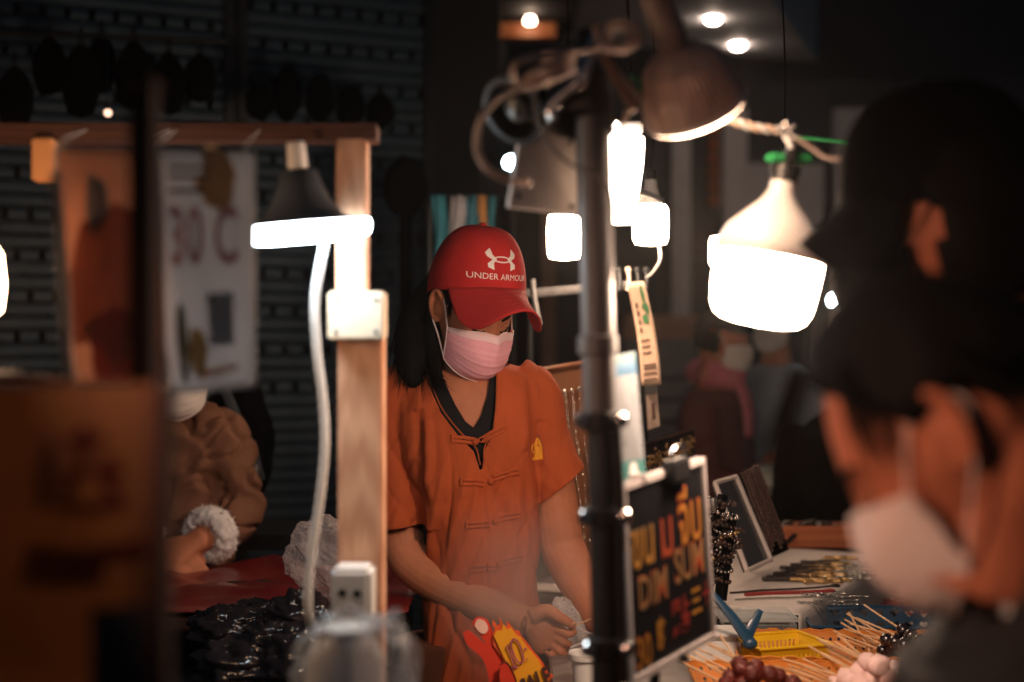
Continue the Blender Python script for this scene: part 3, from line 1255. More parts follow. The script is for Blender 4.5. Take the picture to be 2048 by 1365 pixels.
# collar band, placket seams, hem stitching
b = MB()
for pts in ([(855, 752), (863, 772), (886, 820), (920, 864), (950, 894), (961, 930)], [(994, 752), (992, 810), (985, 868), (970, 893), (967, 930)]):
    p, n = line_on(pts, 8, 0.0012)
    b.sweep(p, 0.0016, 1, 7)
    off = [(x + (-9 if x < 966 and pts[0][0] < 900 else 8), y + 6) for x, y in pts]
    p, n = line_on(off, 8, 0.0006)
    b.sweep(p, 0.0008, 1, 5)
part('collar_edge', b, m_seam, sh)
b = MB()
for pts in ([(905, 860), (920, 960), (929, 1050), (934, 1150), (938, 1240), (942, 1360)], [(972, 900), (982, 980), (988, 1060), (992, 1150), (996, 1250), (1000, 1360)],
            [(984, 900), (990, 980), (994, 1060), (998, 1150), (1002, 1360)], [(1008, 830), (1024, 940), (1034, 1040), (1038, 1140), (1042, 1360)]):
    p, n = line_on(pts, 8, 0.0006)
    b.sweep(p, 0.0009, 1, 5)
part('placket_seam', b, m_seam, sh)
b = MB()
for pts in ([(778, 1030), (806, 1040), (836, 1048)], [(778, 1026), (806, 1036), (836, 1044)], [(1082, 992), (1112, 972), (1144, 938)],
            [(800, 742), (822, 770), (830, 800)], [(785, 812), (800, 790), (826, 768), (850, 752)], [(1052, 745), (1066, 790), (1074, 850)]):
    p, n = line_on(pts, 6, 0.0004)
    b.sweep(p, 0.0007, 1, 5)
part('sleeve_stitching', b, m_seam, sh)

# frog buttons: two looped straps and a knot
FR = [((905, 878), (952, 884), (958, 882), (966, 880), (1012, 855), 0), ((924, 964), (968, 966), (980, 962), (986, 956), (1036, 942), 1),
      ((935, 1050), (980, 1048), (988, 1043), (992, 1040), (1040, 1028), 2), ((943, 1138), (990, 1134), (996, 1130), (1002, 1126), (1044, 1114), 3)]
for a, a2, kn, c2, c, i in FR:
    b = MB()
    for q0, q1 in ((a, a2), (c2, c)):
        for o in (-4.2, 4.2):
            p, n = line_on([(q0[0], q0[1] + o), ((q0[0] + q1[0]) / 2, (q0[1] + q1[1]) / 2 + o - 1), (q1[0], q1[1] + o)], 6, 0.0022)
            b.ribbon(p, n, 0.0065, 0.003)
        e0 = q0 if q0 == a else q1
        p, n = line_on([(e0[0], e0[1] - 7), (e0[0], e0[1] + 7)], 4, 0.0022)
        b.ribbon(p, n, 0.005, 0.0032)
    k0, kn_n = on_shirt(kn[0], kn[1], 0.0045)
    if i == 0:
        p0 = [on_shirt(964 + 7 * math.cos(q), 880 + 5 * math.sin(q), 0.003)[0] for q in [2 * PI * j / 10 for j in range(11)]]
        b.sweep(p0, 0.0014, 1, 6, cap=False)
        k0, _ = on_shirt(950, 884, 0.005)
    for j in range(3):
        ax = Matrix.Rotation(j * PI / 3 + 0.3, 3, 'Y')
        b.sweep([k0 + ax @ Vector((0.005 * math.cos(q), 0.003 * math.sin(q), 0.004 * math.sin(2 * q) * .6)) for q in [2 * PI * t / 12 for t in range(13)]], 0.0022, 1, 7, cap=False)
    b.ball(k0, 0.0045, 10, 7)
    part('frog_button', b, m_shirt, sh)

# embroidered badge on the chest
m_gold = mat('yellow_thread', (0.75, 0.33, 0.02), 0.7, bump=0.5, bscale=500)
m_rust = mat('rust_thread', (0.30, 0.06, 0.02), 0.8)
b = MB()
for x in (1068, 1073, 1078, 1083):
    p, n = line_on([(x, 893), (x + .8, 906), (x + 1, 918)], 4, 0.0012)
    b.ribbon(p, n, 0.0042, 0.0016)
for pts, w in (([(1064, 918), (1074, 917), (1086, 916)], .006), ([(1067, 893), (1075, 878), (1083, 892)], .0035), ([(1070, 893), (1075, 884), (1081, 892)], .004),
               ([(1066, 906), (1062, 898), (1064, 890)], .003)):
    p, n = line_on(pts, 5, 0.0012)
    b.ribbon(p, n, w, 0.0018)
bd_ = part('badge', b, m_gold, sh)
b = MB()
for pts in ([(1057, 890), (1056, 905), (1062, 922), (1068, 931), (1084, 930), (1089, 918), (1088, 900), (1082, 880), (1076, 866)],
            [(1060, 902), (1064, 894), (1061, 888)], [(1068, 926), (1076, 925), (1086, 924)], [(1072, 866), (1078, 874), (1084, 882)], [(1070, 872), (1075, 870), (1080, 876)]):
    p, n = line_on(pts, 6, 0.001)
    b.sweep(p, 0.0011, 1, 6)
part('badge_outline', b, m_rust, bd_)

# trousers and shoes
b = MB()
for sx in (-1, 1):
    hx = V(970, 682).x + sx * 0.075
    b.sweep([(hx, DV, .86), (hx + sx * .01, DV, .62), (hx + sx * .01, DV + .01, .44), (hx + sx * .01, DV + .03, .10)], [.095, .086, .072, .062], 4, 18)
me = fuse(b, 0.008, 3)
part('trousers', me, m_trouser, vd, smooth=True)
for sx in (-1, 1):
    b = MB()
    hx = V(970, 682).x + sx * 0.09
    b.sweep([(hx, DV + .08, .045), (hx, DV + .02, .05), (hx, DV - .08, .045), (hx, DV - .17, .028)], [(.03, .04), (.042, .05), (.046, .042), (.03, .022)], 5, 16, side=(1, 0, 0))
    part('shoe', b, m_black, vd, smooth=True)

# cap with its printed mark and words
cap_root = vd
cr, cap_bvh = add_cap(CM, vd, m_cap, m_brim, L=0.094)
m_print = mat('white_print', (0.78, 0.70, 0.66), 0.6, var=0.03)


def on_cap(x, z):
    """point on the front panel for print coordinates (x to the viewer's right, z up, metres)"""
    a = Vector((-x * 0.9, 0.30, 0.085 + z * 0.80))
    d = Vector((-x * 0.9, 0.0, 0.075 + z * 0.9)) - a
    o = CM @ a
    h = cap_bvh.ray_cast(o, (CM.to_3x3() @ d).normalized())
    return h[0] + (h[1] if h[1].dot(CM.to_3x3() @ d) < 0 else -h[1]) * 0.0022 if h[0] else o


def print_on(b, polys, mp):
    for p in polys:
        # refine so the flat letter follows the curved panel
        bm = bmesh.new()
        try:
            f = bm.faces.new([bm.verts.new((q[0], q[1], 0)) for q in p])
        except ValueError:
            continue
        bmesh.ops.triangulate(bm, faces=[f])
        for _ in range(2):
            es = [e for e in bm.edges if e.calc_length() > 0.006]
            if es:
                bmesh.ops.subdivide_edges(bm, edges=es, cuts=1)
                bmesh.ops.triangulate(bm, faces=bm.faces[:])
        bm.verts.index_update()
        b.add([mp(v.co.x, v.co.y) for v in bm.verts], [[v.index for v in f.verts] for f in bm.faces])
        bm.free()


b = MB()
# crossed arcs joined by an oval ring
Lx = 0.0
upper = [(-0.034, 0.030), (-0.026, 0.034), (-0.018, 0.020), (-0.011, 0.014), (-0.016, 0.006), (-0.024, 0.012), (-0.032, 0.021)]
mk = []
for sx in (-1, 1):
    mk.append([(sx * x, z) for x, z in [(0.034, 0.026), (0.024, 0.036), (0.020, 0.022), (0.012, 0.014), (0.021, 0.012), (0.031, 0.018)]])
    mk.append([(sx * x, z) for x, z in [(0.012, 0.014), (0.019, 0.004), (0.018, -0.010), (0.030, -0.005), (0.031, 0.003), (0.021, 0.012)]])
ring = []
for i in range(28):
    a0, a1 = 2 * PI * i / 28, 2 * PI * (i + 1) / 28
    ring.append([(0.0195 * math.cos(a0), 0.013 + 0.0072 * math.sin(a0)), (0.0195 * math.cos(a1), 0.013 + 0.0072 * math.sin(a1)),
                 (0.0165 * math.cos(a1), 0.013 + 0.0042 * math.sin(a1)), (0.0165 * math.cos(a0), 0.013 + 0.0042 * math.sin(a0))])
cap_x = -0.005
print_on(b, mk + ring, lambda x, z: on_cap(x + cap_x, z + 0.004))
part('printed_mark', b, m_print, cr, smooth=False)
b = MB()
print_on(b, text_polys('UNDER ARMOUR', 0.0185, 0.0), lambda x, z: on_cap(x * 0.93 + cap_x, z - 0.021))
part('printed_words', b, m_print, cr, smooth=False)

# face mask
add_mask(HM, vd, m_mask, m_mask_edge, mat('pale_band', (0.88, 0.62, 0.66), .7, var=.03))

# hair: mass under the cap, tail over the shoulder, loose strands
b = MB()
hm = lambda x, y, z: HM @ Vector((x, y, z))
b.sweep([hm(0, -.055, .045), hm(0, -.085, .0), hm(0.01, -.09, -.06)], [(.078, .05), (.075, .045), (.05, .04)], 6, 20, side=HM.to_3x3() @ Vector((1, 0, 0)))
b.sweep([hm(.05, -.07, .02), V(838, 640, .03), V(826, 690, -.01), V(824, 735, -.045), V(830, 772, -.07)], [.035, .042, .038, .032, .012], 6, 16)
b.sweep([hm(.060, -.03, .03), hm(.066, -.025, -.03), V(868, 700, -.045), V(872, 745, -.085), V(884, 778, -.108)], [.016, .018, .016, .013, .004], 6, 12)
hs = crop_hair(HM, lambda q: 0.055 if q.y > 0.058 else (0.010 + 0.9 * max(0, q.y - .02) if q.y > -.008 else -0.055), grow=(.0785, .100, .126), seed=4, bang=0)
b.add(hs.v, hs.f)
me = fuse(b, 0.005, 3)
hr = part('hair', me, m_hair, vd, smooth=True)
b = MB()
gl = [[hm(.05, -.07, .02), V(845, 630, .03), V(828, 690, -.02), V(814, 738, -.06), V(806, 775, -.085)],
      [hm(.06, -.06, .03), V(838, 600, .04), V(815, 650, .01), V(804, 710, -.03), V(798, 756, -.075)],
      [hm(.05, -.08, .02), V(850, 640, .0), V(848, 690, -.02), V(846, 735, -.05), V(852, 770, -.08)]]
hair_strands(b, gl, 90, 0.009, 0.0011, 3)
gl = [[hm(.064, -.025, .02), hm(.066, -.02, -.04), V(868, 705, -.055), V(872, 748, -.095), V(886, 782, -.112)],
      [hm(.064, -.03, .02), hm(.066, -.03, -.04), V(862, 705, -.055), V(866, 748, -.09), V(890, 772, -.11)]]
hair_strands(b, gl, 60, 0.005, 0.0009, 4)
gl = [[hm(.074, .030, .035), hm(.0755, .034, .018), hm(.073, .036, .000)]]
hair_strands(b, gl, 22, 0.004, 0.0007, 5)
part('loose_strands', b, m_hair, hr)

# fingernails on the working hand
m_nail = mat('fingernail', (0.55, 0.28, 0.20), 0.3, var=.04)
for c_, d_ in ((H(1146, 1248, -.0265), (1, -.35, -.1)), (H(1148, 1257, -.0145), (1, .1, -.2))):
    b = MB()
    b.ball(c_, (.0048, .0016, .0036), 10, 7)
    part('fingernail', b, m_nail, vd, smooth=True)

# the stick she holds
b = MB()
b.sweep([H(1136, 1258, -.016), H(1182, 1238, -.03)], 0.0016, seg=8)
single('skewer_stick', b, mat('bamboo', (0.62, 0.40, 0.22), 0.6), 'thin bamboo stick pinched between the fingers of the woman in the cap', 'skewer')
# ------------------------------------------------------------------ customer bending over the food, near the lens
m_mask_w = mat('white_mask', (0.80, 0.74, 0.70), 0.75, var=0.03, scale=8, sss=0.05)
m_jacket_g = mat('grey_green_jacket', (0.018, 0.020, 0.020), 0.9, bump=0.4, bscale=120, spec=0.2)
m_jacket_k = mat('black_jacket', (0.003, 0.004, 0.006), 0.9, bump=0.4, bscale=120, spec=0.05)


ca = thing('person', 'bareheaded customer with black hair and a white mask bending over the skewers', 'person', (P(2085, 682, 1.16).x, 1.15, 0))
AY = 1.15
AM = head_matrix(P(1916, 868, 1.16), -117, 42, 0, 1.0)
b = MB()
add_head(b, AM)
cx = P(2085, 682, 1.16).x
neck(b, AM, (cx - .045, AY + .01, P(0, 1150, 1.16).z), 0.062)
b.sweep([(cx - .045, AY, 1.22), (cx - .01, AY, 1.16), (cx, AY, .98), (cx, AY, .8)], [(.055, .06), (.08, .10), (.10, .14), (.11, .15)], 5, 24, side=(1, 0, 0))
for sy in (-1, 1):
    b.sweep([(cx - .01, AY + sy * .15, 1.14), (cx - .02, AY + sy * .20, 1.02), (cx - .03, AY + sy * .22, .90), (cx - .10, AY + .02 + sy * .20, .79), (cx - .2, AY + .06 + sy * .13, .83)],
            [.05, .046, .042, .036, .027], 5, 16)
    add_hand(b, (cx - .21, AY + .06 + sy * .13, .835), (-1, .1 - sy * .3, .1), (-.1, 0, 1), 1.0, 30, sy)
    b.sweep([(cx + .03, AY + sy * .08, .84), (cx + .02, AY + sy * .09, .5), (cx + .03, AY + sy * .09, .1)], [.085, .06, .042], 5, 16)
me = fuse(b, 0.0045, 3)
part('body', me, m_skin, ca, smooth=True)
add_brows(AM, ca)
add_mask(AM, ca, m_mask_w, m_mask_w, pr=0.0014)
zbA = lambda q: (min(.105, .012 + (q.y - .008) * 1.55) if q.y > .008 else (0.024 if q.y > -0.045 else 0.0))
b = crop_hair(AM, zbA, grow=(.094, .108, .140), seed=2.0, bang=0.0)
hr = part('hair', b, m_hair, ca, smooth=True)
b = MB()
gl = [[AM @ Vector(p) for p in ((.055, .05, .11), (.075, .075, .075), (.075, .085, .045))], [AM @ Vector(p) for p in ((-.075, .02, .09), (-.09, .035, .05), (-.083, .045, .012))],
      [AM @ Vector(p) for p in ((-.03, .06, .12), (-.045, .11, .08), (-.05, .105, .045))], [AM @ Vector(p) for p in ((-.08, -.05, .05), (-.085, -.06, .0), (-.07, -.06, -.04))]]
hair_strands(b, gl, 80, 0.010, 0.0012, 8)
part('loose_strands', b, m_hair, hr)
b = MB()
b.sweep([(cx - .054, AY + .005, 1.25), (cx - .03, AY, 1.222), (cx - .0, AY, 1.13), (cx - .005, AY, .98), (cx, AY, .80), (cx, AY, .70)],
        [(.075, .085), (.095, .13), (.115, .19), (.125, .18), (.125, .17), (.13, .18)], 6, 30, side=(1, 0, 0), e=2.3)
for sy in (-1, 1):
    b.sweep([(cx - .0, AY + sy * .13, 1.15), (cx - .02, AY + sy * .20, 1.03), (cx - .03, AY + sy * .22, .90), (cx - .10, AY + .02 + sy * .20, .79), (cx - .18, AY + .05 + sy * .145, .825)],
            [.075, .068, .062, .056, .045], 5, 18)
me = fuse(b, 0.007, 6)
displace(me, lambda c, n: 0.010 * fb(c, (11, 11, 7), 3) + 0.004 * fb(c, (34, 34, 20), 6))
open_ends(me, [((cx - .052, AY + .005, 1.246), (-.3, 0, 1), .10)])
part('jacket', me, m_jacket_g, ca, smooth=True, solid=0.004)
b = MB()
for sy in (-1, 1):
    b.sweep([(cx + .03, AY + sy * .08, .84), (cx + .02, AY + sy * .09, .5), (cx + .03, AY + sy * .09, .06)], [.10, .075, .06], 5, 16)
part('trousers', fuse(b, .01, 3), m_jacket_k, ca, smooth=True)
for sy in (-1, 1):
    b = MB()
    b.sweep([(cx + .07, AY + sy * .09, .045), (cx - .02, AY + sy * .09, .05), (cx - .15, AY + sy * .1, .03)], [(.035, .04), (.045, .045), (.035, .022)], 5, 14, side=(0, 1, 0))
    part('shoe', b, m_black, ca, smooth=True)

# ------------------------------------------------------------------ tall customer in black behind
cb = thing('person', 'tall customer in black cap and black jacket standing behind the bending customer', 'person', (.66, 1.74, 0))
BM = head_matrix(P(1902, 452, 1.55), -106, 10, 0, 1.04)
cx = .66
b = MB()
add_head(b, BM)
neck(b, BM, (cx - .02, 1.71, 1.40), .06)
b.sweep([(cx + .005, 1.74, 1.41), (cx, 1.74, 1.30), (cx, 1.74, 1.05), (cx, 1.74, .9)], [(.07, .08), (.09, .16), (.10, .15), (.10, .14)], 5, 22, side=(1, 0, 0))
for sy in (-1, 1):
    b.sweep([(cx, 1.74 + sy * .17, 1.34), (cx, 1.74 + sy * .23, 1.15), (cx, 1.74 + sy * .24, 1.05), (cx - .02, 1.74 + sy * .24, .92), (cx - .03, 1.75 + sy * .23, .80)], [.055, .05, .045, .036, .028], 5, 14)
    add_hand(b, (cx - .03, 1.75 + sy * .23, .80), (-.1, 0, -1), (0, sy, 0), 1, 25, 1)
    b.sweep([(cx, 1.74 + sy * .08, .92), (cx, 1.74 + sy * .09, .5), (cx + .01, 1.74 + sy * .09, .1)], [.09, .062, .045], 5, 14)
part('body', fuse(b, .005, 3), m_skin, cb, smooth=True)
add_brows(BM, cb)
add_mask(BM, cb, m_matte_black, m_matte_black, pr=0.0015)
b = crop_hair(BM, lambda q: 0.05 if q.y > 0.028 else -0.09, seed=5.0, grow=(.100, .108, .135), bang=0)
part('hair', b, m_hair, cb, smooth=True)
add_cap(BM, cb, m_matte_black, L=0.048)
b = MB()
b.sweep([(cx + .012, 1.75, 1.44), (cx + .005, 1.74, 1.40), (cx, 1.74, 1.32), (cx, 1.74, 1.08), (cx, 1.74, .85), (cx, 1.74, .76)],
        [(.085, .09), (.10, .15), (.125, .21), (.135, .20), (.13, .19), (.135, .20)], 6, 28, side=(1, 0, 0), e=2.3)
for sy in (-1, 1):
    b.sweep([(cx, 1.74 + sy * .16, 1.34), (cx, 1.74 + sy * .23, 1.15), (cx, 1.74 + sy * .24, 1.05), (cx - .02, 1.74 + sy * .24, .92), (cx - .03, 1.75 + sy * .23, .82)], [.085, .075, .068, .058, .05], 5, 16)
me = fuse(b, .008, 5)
displace(me, lambda c, n: 0.012 * fb(c, (10, 10, 6), 8))
part('jacket', me, m_jacket_k, cb, smooth=True)
b = MB()
for sy in (-1, 1):
    b.sweep([(cx, 1.74 + sy * .08, .88), (cx, 1.74 + sy * .09, .5), (cx + .01, 1.74 + sy * .09, .06)], [.11, .08, .065], 5, 14)
part('trousers', fuse(b, .01, 3), m_jacket_k, cb, smooth=True)
for sy in (-1, 1):
    b = MB()
    b.sweep([(cx + .07, 1.74 + sy * .09, .045), (cx - .03, 1.74 + sy * .09, .05), (cx - .16, 1.74 + sy * .1, .03)], [(.035, .04), (.045, .045), (.035, .022)], 5, 14, side=(0, 1, 0))
    part('shoe', b, m_black, cb, smooth=True)

# ------------------------------------------------------------------ seated person in a brown jacket with fur cuffs
DB = 3.35
Q = lambda px, py, d=0.0: P(px, py, DB + d)
m_brown = mat('brown_jacket', (0.19, 0.085, 0.05), 0.8, var=0.12, scale=8, bump=0.3, bscale=150, spec=0.25)
m_fur = mat('white_fur', (0.80, 0.76, 0.76), 0.95, var=0.06, bump=0.8, bscale=200, spec=0.1)
m_jeans = mat('dark_jeans', (0.012, 0.022, 0.04), 0.9, bump=0.3, bscale=200)
pb = thing('person', 'seated person in a brown jacket with fluffy white fur cuffs behind the hanging posters', 'person', (Q(330, 682).x, DB, 0))
PM = head_matrix(Q(352, 722, -.05), 12, 18)
b = MB()
add_head(b, PM)
neck(b, PM, Q(345, 850, .02), .056)
b.sweep([Q(345, 840, .02), Q(340, 880, .02), Q(335, 1020, .02), Q(330, 1180, .03)], [(.06, .05), (.14, .09), (.13, .10), (.14, .11)], 5, 22, side=(1, 0, 0))
b.sweep([Q(425, 855, .01), Q(458, 940, 0), Q(470, 1015, -.02), Q(430, 1062, -.12), Q(390, 1085, -.2)], [.05, .046, .043, .036, .027], 5, 14)
add_hand(b, Q(388, 1088, -.2), (-.8, -.4, -.35), (.2, -.5, .8), 1, 30, 1)
b.sweep([Q(255, 855, .01), Q(225, 940, 0), Q(215, 1015, -.02), Q(260, 1070, -.12), Q(310, 1095, -.2)], [.05, .046, .043, .036, .027], 5, 14)
add_hand(b, Q(312, 1096, -.2), (.8, -.4, -.35), (-.2, -.5, .8), 1, 30, -1)
for sx in (-1, 1):
    hx = Q(332, 682).x + sx * .09
    b.sweep([(hx, DB + .02, .80), (hx + sx * .02, DB - .2, .76), (hx + sx * .03, DB - .42, .70), (hx + sx * .03, DB - .44, .4), (hx + sx * .03, DB - .42, .1)], [.085, .075, .06, .048, .04], 5, 14)
part('body', fuse(b, .006, 3), m_skin, pb, smooth=True)
b = crop_hair(PM, lambda q: 0.05 if q.y > 0.03 else -0.07, seed=9)
part('hair', b, m_hair, pb, smooth=True)
add_brows(PM, pb)
add_mask(PM, pb, m_mask_w, m_mask_w)
b = MB()
b.sweep([Q(347, 822, .02), Q(345, 845, .02), Q(342, 880, .02), Q(338, 960, .02), Q(335, 1060, .02), Q(332, 1170, .03)], [(.07, .06), (.11, .085), (.165, .105), (.16, .12), (.15, .125), (.16, .13)], 5, 30, side=(1, 0, 0), e=2.3)
b.sweep([Q(395, 872, .01), Q(432, 880, .01), Q(462, 945, 0), Q(476, 1020, -.02), Q(440, 1058, -.11)], [.08, .078, .07, .062, .052], 6, 20)
b.sweep([Q(290, 872, .01), Q(252, 880, .01), Q(222, 945, 0), Q(208, 1020, -.02), Q(248, 1064, -.11)], [.08, .078, .07, .062, .052], 6, 20)
me = fuse(b, .006, 6)
displace(me, lambda c, n: 0.020 * (0.3 - abs(fb(c, (9, 9, 13), 4.4))) - .014 * crease((c.x + .5 * c.z, c.y, c.z - .4 * c.x), (8, 4, 15), 3.0, .12) - .010 * crease((c.x - .6 * c.z, c.y, c.z), (10, 4, 9), 8.0, .10) + 0.006 * fb(c, (26, 26, 22), 2))
jk = part('jacket', me, m_brown, pb, smooth=True)
for c0, c1 in ((Q(446, 1056, -.10), Q(395, 1083, -.19)), (Q(243, 1062, -.10), Q(305, 1090, -.19))):
    b = MB()
    ax = axis_matrix((c0 + c1) / 2, c1 - c0)
    def fur(u, v, ax=ax):
        a, t = 2 * PI * u, 2 * PI * v
        n = 1 + 0.34 * noise.noise(Vector((math.cos(a) * 4, math.sin(a) * 4, math.cos(t) * 3))) + 0.22 * noise.noise(Vector((a * 9, t * 6, 2)))
        r = 0.043 + 0.021 * n * math.cos(t)
        return ax @ Vector((r * math.cos(a), r * math.sin(a), 0.030 * n * math.sin(t)))
    b.grid(fur, 72, 26)
    rnd = random.Random(5)
    for k in range(1800):     # fluff
        u, v = rnd.random(), rnd.random()
        p = fur(u, v)
        n = (fur(u, v) - ax @ Vector((0.043 * math.cos(2 * PI * u), 0.043 * math.sin(2 * PI * u), 0))).normalized()
        n = (n + Vector((rnd.gauss(0, .4), rnd.gauss(0, .4), rnd.gauss(0, .4)))).normalized()
        t = n.orthogonal().normalized() * 0.0008
        b.add([p - t, p + t, p + n * rnd.uniform(.004, .010)], [(0, 1, 2)])
    part('fur_cuff', b, m_fur, jk, smooth=True)
b = MB()
for sx in (-1, 1):
    hx = Q(332, 682).x + sx * .09
    b.sweep([(hx, DB + .06, .80), (hx + sx * .02, DB - .2, .765), (hx + sx * .03, DB - .44, .70), (hx + sx * .03, DB - .46, .4), (hx + sx * .03, DB - .44, .08)], [.11, .10, .085, .072, .065], 5, 16)
me = fuse(b, .009, 4)
displace(me, lambda c, n: 0.008 * fb(c, (14, 14, 14), 4))
part('trousers', me, m_jeans, pb, smooth=True)
for sx in (-1, 1):
    b = MB()
    hx = Q(332, 682).x + sx * .12
    b.sweep([(hx, DB - .38, .045), (hx, DB - .46, .05), (hx, DB - .6, .03)], [(.035, .04), (.045, .045), (.035, .022)], 5, 14, side=(1, 0, 0))
    part('shoe', b, m_black, pb, smooth=True)
st = thing('stool', 'dark stool under the seated person in the brown jacket', 'stool', (Q(332, 682).x, DB + .02, 0))
b = MB()
b.lathe([(.17, .68), (.18, .70), (.17, .715)], Matrix.Translation((Q(332, 682).x, DB + .05, 0)), 24)
part('seat', b, m_black, st)
for k in range(4):
    b = MB()
    a = PI / 4 + k * PI / 2
    b.sweep([(Q(332, 682).x + .13 * math.cos(a), DB + .05 + .13 * math.sin(a), .69), (Q(332, 682).x + .19 * math.cos(a), DB + .05 + .19 * math.sin(a), 0)], .013, seg=8)
    part('leg', b, m_dark_metal, st)


# ------------------------------------------------------------------ seated shoppers far behind
def far_person(label, px, d, head_py, yaw, top_mat, bottom_mat, scarf=None, mask=None, hips=0.5, arm_dir=1, bulk=1.0):
    s = d / F
    x = P(px, 682, d).x
    zh = P(0, head_py, d).z
    t = thing('person', label, 'person', (x, d, 0))
    Mh = head_matrix((x, d, zh), yaw, 15)
    fwd = Vector((math.sin(R(yaw)), -math.cos(R(yaw)), 0))
    sid = Vector((fwd.y, -fwd.x, 0))
    o = Vector((x, d, 0)) - fwd * .04
    zs = zh - .20
    b = MB()
    add_head(b, Mh)
    neck(b, Mh, o + Vector((0, 0, zs)), .055)
    b.sweep([o + Vector((0, 0, zs)), o + Vector((0, 0, zs - .08)), o + Vector((0, 0, (zs + hips) / 2)), o + Vector((0, 0, hips))], [(.06, .05), (.13, .08), (.13, .09), (.14, .11)], 4, 18, side=sid)
    for sg in (-1, 1):
        sh_ = o + sid * sg * .17 + Vector((0, 0, zs - .06))
        el = sh_ + Vector((0, 0, -.27)) + fwd * .05 + sid * sg * .03
        wr = el + fwd * .22 - sid * sg * .06 + Vector((0, 0, .0))
        b.sweep([sh_, (sh_ + el) / 2, el, (el + wr) / 2, wr], [.05, .045, .042, .036, .027], 4, 12)
        add_hand(b, wr, fwd - sid * sg * .3, Vector((0, 0, 1)), 1, 28, sg)
        kn = o + fwd * .42 + sid * sg * .12 + Vector((0, 0, hips + .02))
        b.sweep([o + sid * sg * .09 + Vector((0, 0, hips)), kn, kn + Vector((0, 0, -hips * .5)), kn + Vector((0, 0, -hips + .06))], [.09, .065, .05, .04], 4, 12)
    part('body', fuse(b, .009, 2), m_skin, t, smooth=True)
    hb = crop_hair(Mh, lambda q: 0.045 if q.y > 0.03 else -0.06, seed=px)
    part('hair', hb, m_hair, t, smooth=True)
    if mask:
        add_mask(Mh, t, mask, mask)
    b = MB()
    k = bulk
    b.sweep([o + Vector((0, 0, zs + .01)), o + Vector((0, 0, zs - .07)), o + Vector((0, 0, (zs + hips) / 2)), o + Vector((0, 0, hips - .04))], [(.09, .08), (.18 * k, .11), (.18 * k, .14 * k), (.19 * k, .16 * k)], 5, 24, side=sid, e=2.3)
    for sg in (-1, 1):
        sh_ = o + sid * sg * .15 + Vector((0, 0, zs - .06))
        el = sh_ + Vector((0, 0, -.27)) + fwd * .05 + sid * sg * .05
        wr = el + fwd * .19 - sid * sg * .05
        b.sweep([sh_, (sh_ + el) / 2 + sid * sg * .01, el, wr], [.078 * k, .074 * k, .066 * k, .05], 5, 16)
    me = fuse(b, .010, 4)
    displace(me, lambda c, n: 0.016 * (0.3 - abs(fb(c, (9, 9, 8), px))))
    part('coat', me, top_mat, t, smooth=True)
    b = MB()
    for sg in (-1, 1):
        kn = o + fwd * .43 + sid * sg * .12 + Vector((0, 0, hips + .02))
        b.sweep([o + sid * sg * .09 + Vector((0, 0, hips)), kn, kn + Vector((0, 0, -hips * .5)), kn + Vector((0, 0, -hips + .04))], [.115, .09, .075, .065], 4, 14)
    part('trousers', fuse(b, .012, 3), bottom_mat, t, smooth=True)
    for sg in (-1, 1):
        b = MB()
        kn = o + fwd * .43 + sid * sg * .12
        b.sweep([kn - fwd * .06 + Vector((0, 0, .045)), kn + Vector((0, 0, .05)), kn + fwd * .16 + Vector((0, 0, .03))], [(.035, .04), (.045, .045), (.035, .02)], 4, 12, side=sid)
        part('shoe', b, m_black, t, smooth=True)
    if scarf:
        b = MB()
        c = o + Vector((0, 0, zs + .05))
        b.sweep([c + sid * .085 + Vector((0, 0, .02)), c + fwd * .10, c - sid * .085 + Vector((0, 0, .02)), c - fwd * .07 + Vector((0, 0, .03)), c + sid * .085 + Vector((0, 0, .02))], [(.035, .05)] * 5, 6, 12, cap=False)
        b.sweep([c + fwd * .10, c + fwd * .14 + Vector((0, 0, -.10)), c + fwd * .15 + Vector((0, 0, -.22))], [(.04, .02), (.05, .018), (.05, .012)], 5, 12, side=sid)
        part('scarf', b, scarf, t, smooth=True)
    return t


m_maroon = mat('maroon_coat', (0.13, 0.035, 0.032), 0.85, bump=0.3, bscale=120)
m_pinkscarf = mat('pink_scarf', (0.62, 0.17, 0.22), 0.9, bump=0.5, bscale=160)
m_palecoat = mat('pale_blue_coat', (0.30, 0.38, 0.45), 0.7, bump=0.4, bscale=100)
m_greyt = mat('grey_trousers', (0.16, 0.19, 0.22), 0.85)
far_person('seated shopper in a maroon coat and pink scarf wearing a white mask', 1445, 5.4, 678, 62, m_maroon, m_greyt, m_pinkscarf, m_mask_w, hips=.58, bulk=1.0)
far_person('seated shopper in a pale blue coat under the big white bulb', 1545, 5.9, 640, -30, m_palecoat, m_palecoat, None, m_mask_w, hips=.60, bulk=.95)
far_person('shopper in black sitting with the back turned before the pale blue coat', 1716, 4.5, 700, 160, m_matte_black, m_matte_black, None, None, hips=.58)
for px, d, lb in ((1445, 5.4, 'low dark bench under the shopper in the maroon coat'), (1545, 5.9, 'low dark bench under the shopper in the pale blue coat'), (1716, 4.5, 'low dark bench under the shopper in black')):
    x = P(px, 682, d).x
    t = thing('bench', lb, 'bench', (x, d, 0), 'low benches under the seated shoppers')
    b = MB()
    b.rbox((x, d + .03, .485), (.42, .36, .04))
    part('seat', b, m_dark_metal, t)
    for sx in (-.17, .17):
        for sy in (-.13, .13):
            b = MB()
            b.box((x + sx, d + .03 + sy, .233), (.035, .035, .465))
            part('leg', b, m_dark_metal, t)
